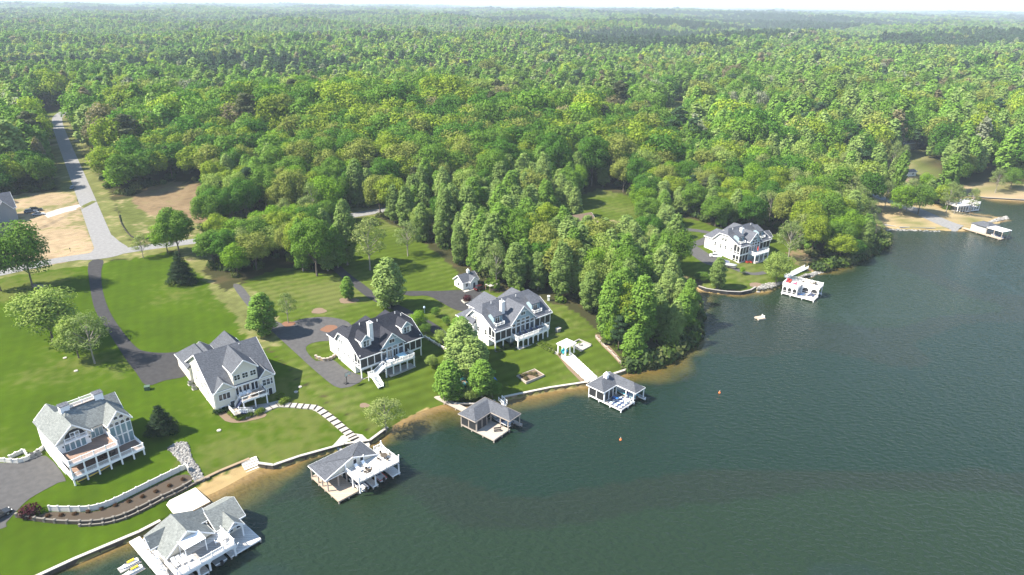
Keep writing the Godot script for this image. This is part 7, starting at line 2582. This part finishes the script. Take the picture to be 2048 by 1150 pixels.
	rocks("shore_boulders", gpoly([1970, 452, 2016, 440, 2010, 436, 1975, 444]), 120, 0.6, "boulders round the tip of the spit")
	for i in 2:
		adirondack(gp(1494 + i * 8, 526), 35.0 + i * 15.0, mats.red, ["left red armchair on the lawn of the point house", "right red armchair on the lawn of the point house"][i], "red armchairs on the lawn")
	var w2 := thing("boat_trailer", "small two wheeled trailer under the pale boat", "trailer", gp(1459, 535), -32.0)
	box_part("frame", w2, mats.steel, -2.6, 0.35, -0.6, 2.2, 0.45, 0.6)
	for s in [-0.85, 0.85]:
		var wh := sb()
		lathe(wh, [Vector2(0.0, -0.1), Vector2(0.3, -0.1), Vector2(0.3, 0.1), Vector2(0.0, 0.1)], 12)
		var wn := part("wheel", wh, mats.tyre, w2)
		wn.position = v3(-0.4, 0.3, s)
		wn.rotation.x = PI * 0.5
	boat("covered_boat", "pale covered boat on a trailer behind the blue car", gp(1459, 535) + v3(0, 0.47, 0), -32.0, 5.4, mats.boat_white, true)
	drape("bare_patch", blob(1514, 570, 3.0, 1.8, 12, 0.8), 0.05, mats.soil, "worn tan patch above the boulders at the point house")
	var isl := blob(1390, 476, 9.0, 6.0, 14, 2.0)
	shrub(gp(1365, 464), 0.9, "boxwood", Color(0.13, 0.19, 0.02), "small shrub in a stone ring at the tip of the grass island")
	for i in 5:
		shrub(gp(1458 + i * 4.4, 514 + i * 2.2), 0.9, ["boxwood", "dark_bush"][i % 2], Color(0.1, 0.15, 0.02), "bush along the left wall of the point house", "bushes along the left wall of the point house")
	# left lot: silt fence
	bed_wall("silt_fence", "sagging black silt fence round the bare brown lot", [238, 430, 241, 444, 247, 456, 256, 468, 268, 477, 290, 479, 312, 477, 335, 472, 352, 466, 390, 459], 0.7, 0.06, mats.dark, mats.old_timber)
	# on the water
	var raft := thing("swim_raft", "small pale floating raft off the point", "raft", lv(1520, 637), 20.0)
	box_part("raft_deck", raft, mats.deck_tan, -1.4, 0.1, -1.1, 1.4, 0.4, 1.1)
	for z in [-0.8, 0.8]:
		box_part("float", raft, mats.white, -1.4, -0.2, z - 0.25, 1.4, 0.098, z + 0.25)
	railing(raft, [v3(1.2, 0.4, -0.6), v3(1.2, 0.4, 0.6)], 0.6, null, 0.3, 1.2)
	for q in [[1439, 786, "orange buoy farther out on the lake"], [1241, 880, "orange buoy nearer the two grey boathouses"]]:
		var bu := thing("buoy", q[2], "buoy", lv(q[0], q[1]), 0.0)
		var st := sb()
		lathe(st, [Vector2(0.0, -0.4), Vector2(0.24, -0.2), Vector2(0.29, 0.1), Vector2(0.22, 0.3), Vector2(0.07, 0.4), Vector2(0.0, 0.6)], 12)
		part("float", st, mats.orange, bu)
		box_part("ring", bu, mats.white, -0.05, 0.58, -0.05, 0.05, 0.75, 0.05)
	# odds and ends by the roads
	for q in [[156, 405, "dark mailbox beside the pale driveway mouth"], [141, 503, "dark mailbox at the bare lot corner"], [92, 238, "mailbox at the far bend of the long road"]]:
		var mb_ := thing("mailbox", q[2], "mailbox", gp(q[0], q[1]), 30.0)
		put("post", post_mesh(0.12, 1.1), mats.old_timber, mb_)
		box_part("box", mb_, mats.dark, -0.15, 1.1, -0.3, 0.15, 1.4, 0.3)
	var tr := thing("log_pile", "pile of pale logs and branches under the tall oak at the left", "log pile", gp(78, 574), 0.0)
	for i in 9:
		var st := sb()
		var y := 0.15 + 0.22 * (i % 3)
		limb(st, v3(-2.2 + rng.randf(), y, -0.6 + (i / 3) * 0.6), v3(1.6 + rng.randf(), y, -0.5 + (i / 3) * 0.5 + rng.randf() * 0.4), 0.16, 0.1, 7)
		part("log", st, mats.pale_bark, tr)
	var gt := thing("guard_rail", "low pale fence beside the hidden stretch of cross road", "fence", gp(655, 450), 0.0)
	railing(gt, [v3(-3.0, 0, 0.6), v3(3.4, 0.1, -0.6)], 0.9, mats.deck_white, 0.5, 2.0, false)

func ac_unit(at: Vector3, yaw: float, label: String) -> void:
	var u := thing("cooling_unit", label, "air conditioner", at, yaw, "cooling units beside the houses")
	box_part("case", u, mats.steel, -0.45, 0.08, -0.45, 0.45, 0.95, 0.45)
	box_part("pad", u, mats.concrete, -0.6, -0.2, -0.6, 0.6, 0.078, 0.6)
	var st := sb()
	lathe(st, [Vector2(0.4, 0.95), Vector2(0.4, 1.0), Vector2(0.1, 1.02), Vector2(0.0, 1.02)], 12)
	part("fan_grille", st, mats.dark, u)

func bed_wall(called: String, label: String, a: Array, h: float, thick: float, m: Material, cap_m: Material) -> void:   # a wall that follows the ground
	var line := smooth(gpoly(a), 2, false)
	var c := Vector3(line[0].x, ground(line[0].x, line[0].y), line[0].y)
	var o := thing(called, label, "fence" if called == "silt_fence" else "wall", c)
	var cap := sb()
	for i in line.size() - 1:
		var p := v3(line[i].x, ground(line[i].x, line[i].y), line[i].y) - c
		var q := v3(line[i + 1].x, ground(line[i + 1].x, line[i + 1].y), line[i + 1].y) - c
		var st := sb()
		var y := v3(0, h * 0.5 - 0.2, 0)
		bar(st, p + y, q + y, thick, h + 0.4)
		part("panel", st, m, o)
		bar(cap, p + v3(0, h + 0.03, 0), q + v3(0, h + 0.03, 0), thick + 0.06, 0.08)
		put("wall_post", post_mesh(thick + 0.1, h + 0.2), cap_m, o).position = p
	part("cap", cap, cap_m, o)

# ---------------------------------------------------------------- vehicles
func vehicles() -> void:
	car("white car parked at the left wall of the point house", gp(1431, 514) , -14.0, mats.boat_white, 4.7, 1.6)
	car("dark blue car parked in front of the white one at the point house", gp(1446, 525), -18.0, mat("paint_blue", Color(0.015, 0.035, 0.13), 0.25), 4.7, 1.5)
	car("dark red estate car parked beside the small white shed", gp(962, 579), 40.0, mat("paint_maroon", Color(0.04, 0.005, 0.01), 0.25), 4.9, 1.75)
	car("blue car parked at the verge of the long road", gp(146, 377), 105.0, mat("paint_teal", Color(0.10, 0.2, 0.27), 0.25), 4.4, 1.45)
	car("silver car nearest the road on the pale driveway at the left", gp(78, 430), 25.0, mat("paint_silver", Color(0.42, 0.43, 0.45), 0.25), 4.6, 1.45)
	car("black pickup behind the silver car at the left", gp(72, 422), 25.0, mat("paint_black", Color(0.02, 0.022, 0.026), 0.25), 5.2, 1.8, "parked_pickup", "pickup")
	car("grey van farthest from the silver car near the new house", gp(62, 425), 30.0, mat("paint_grey", Color(0.12, 0.14, 0.17), 0.25), 4.9, 1.7, "parked_van", "van")
	car("white car parked among the trees behind the spit", gp(1890, 355), 10.0, mats.boat_white, 4.6, 1.5)
	car("dark car at the left edge of the asphalt yard", gp(-3, 1035), 60.0, mats.paint_black, 4.6, 1.5)
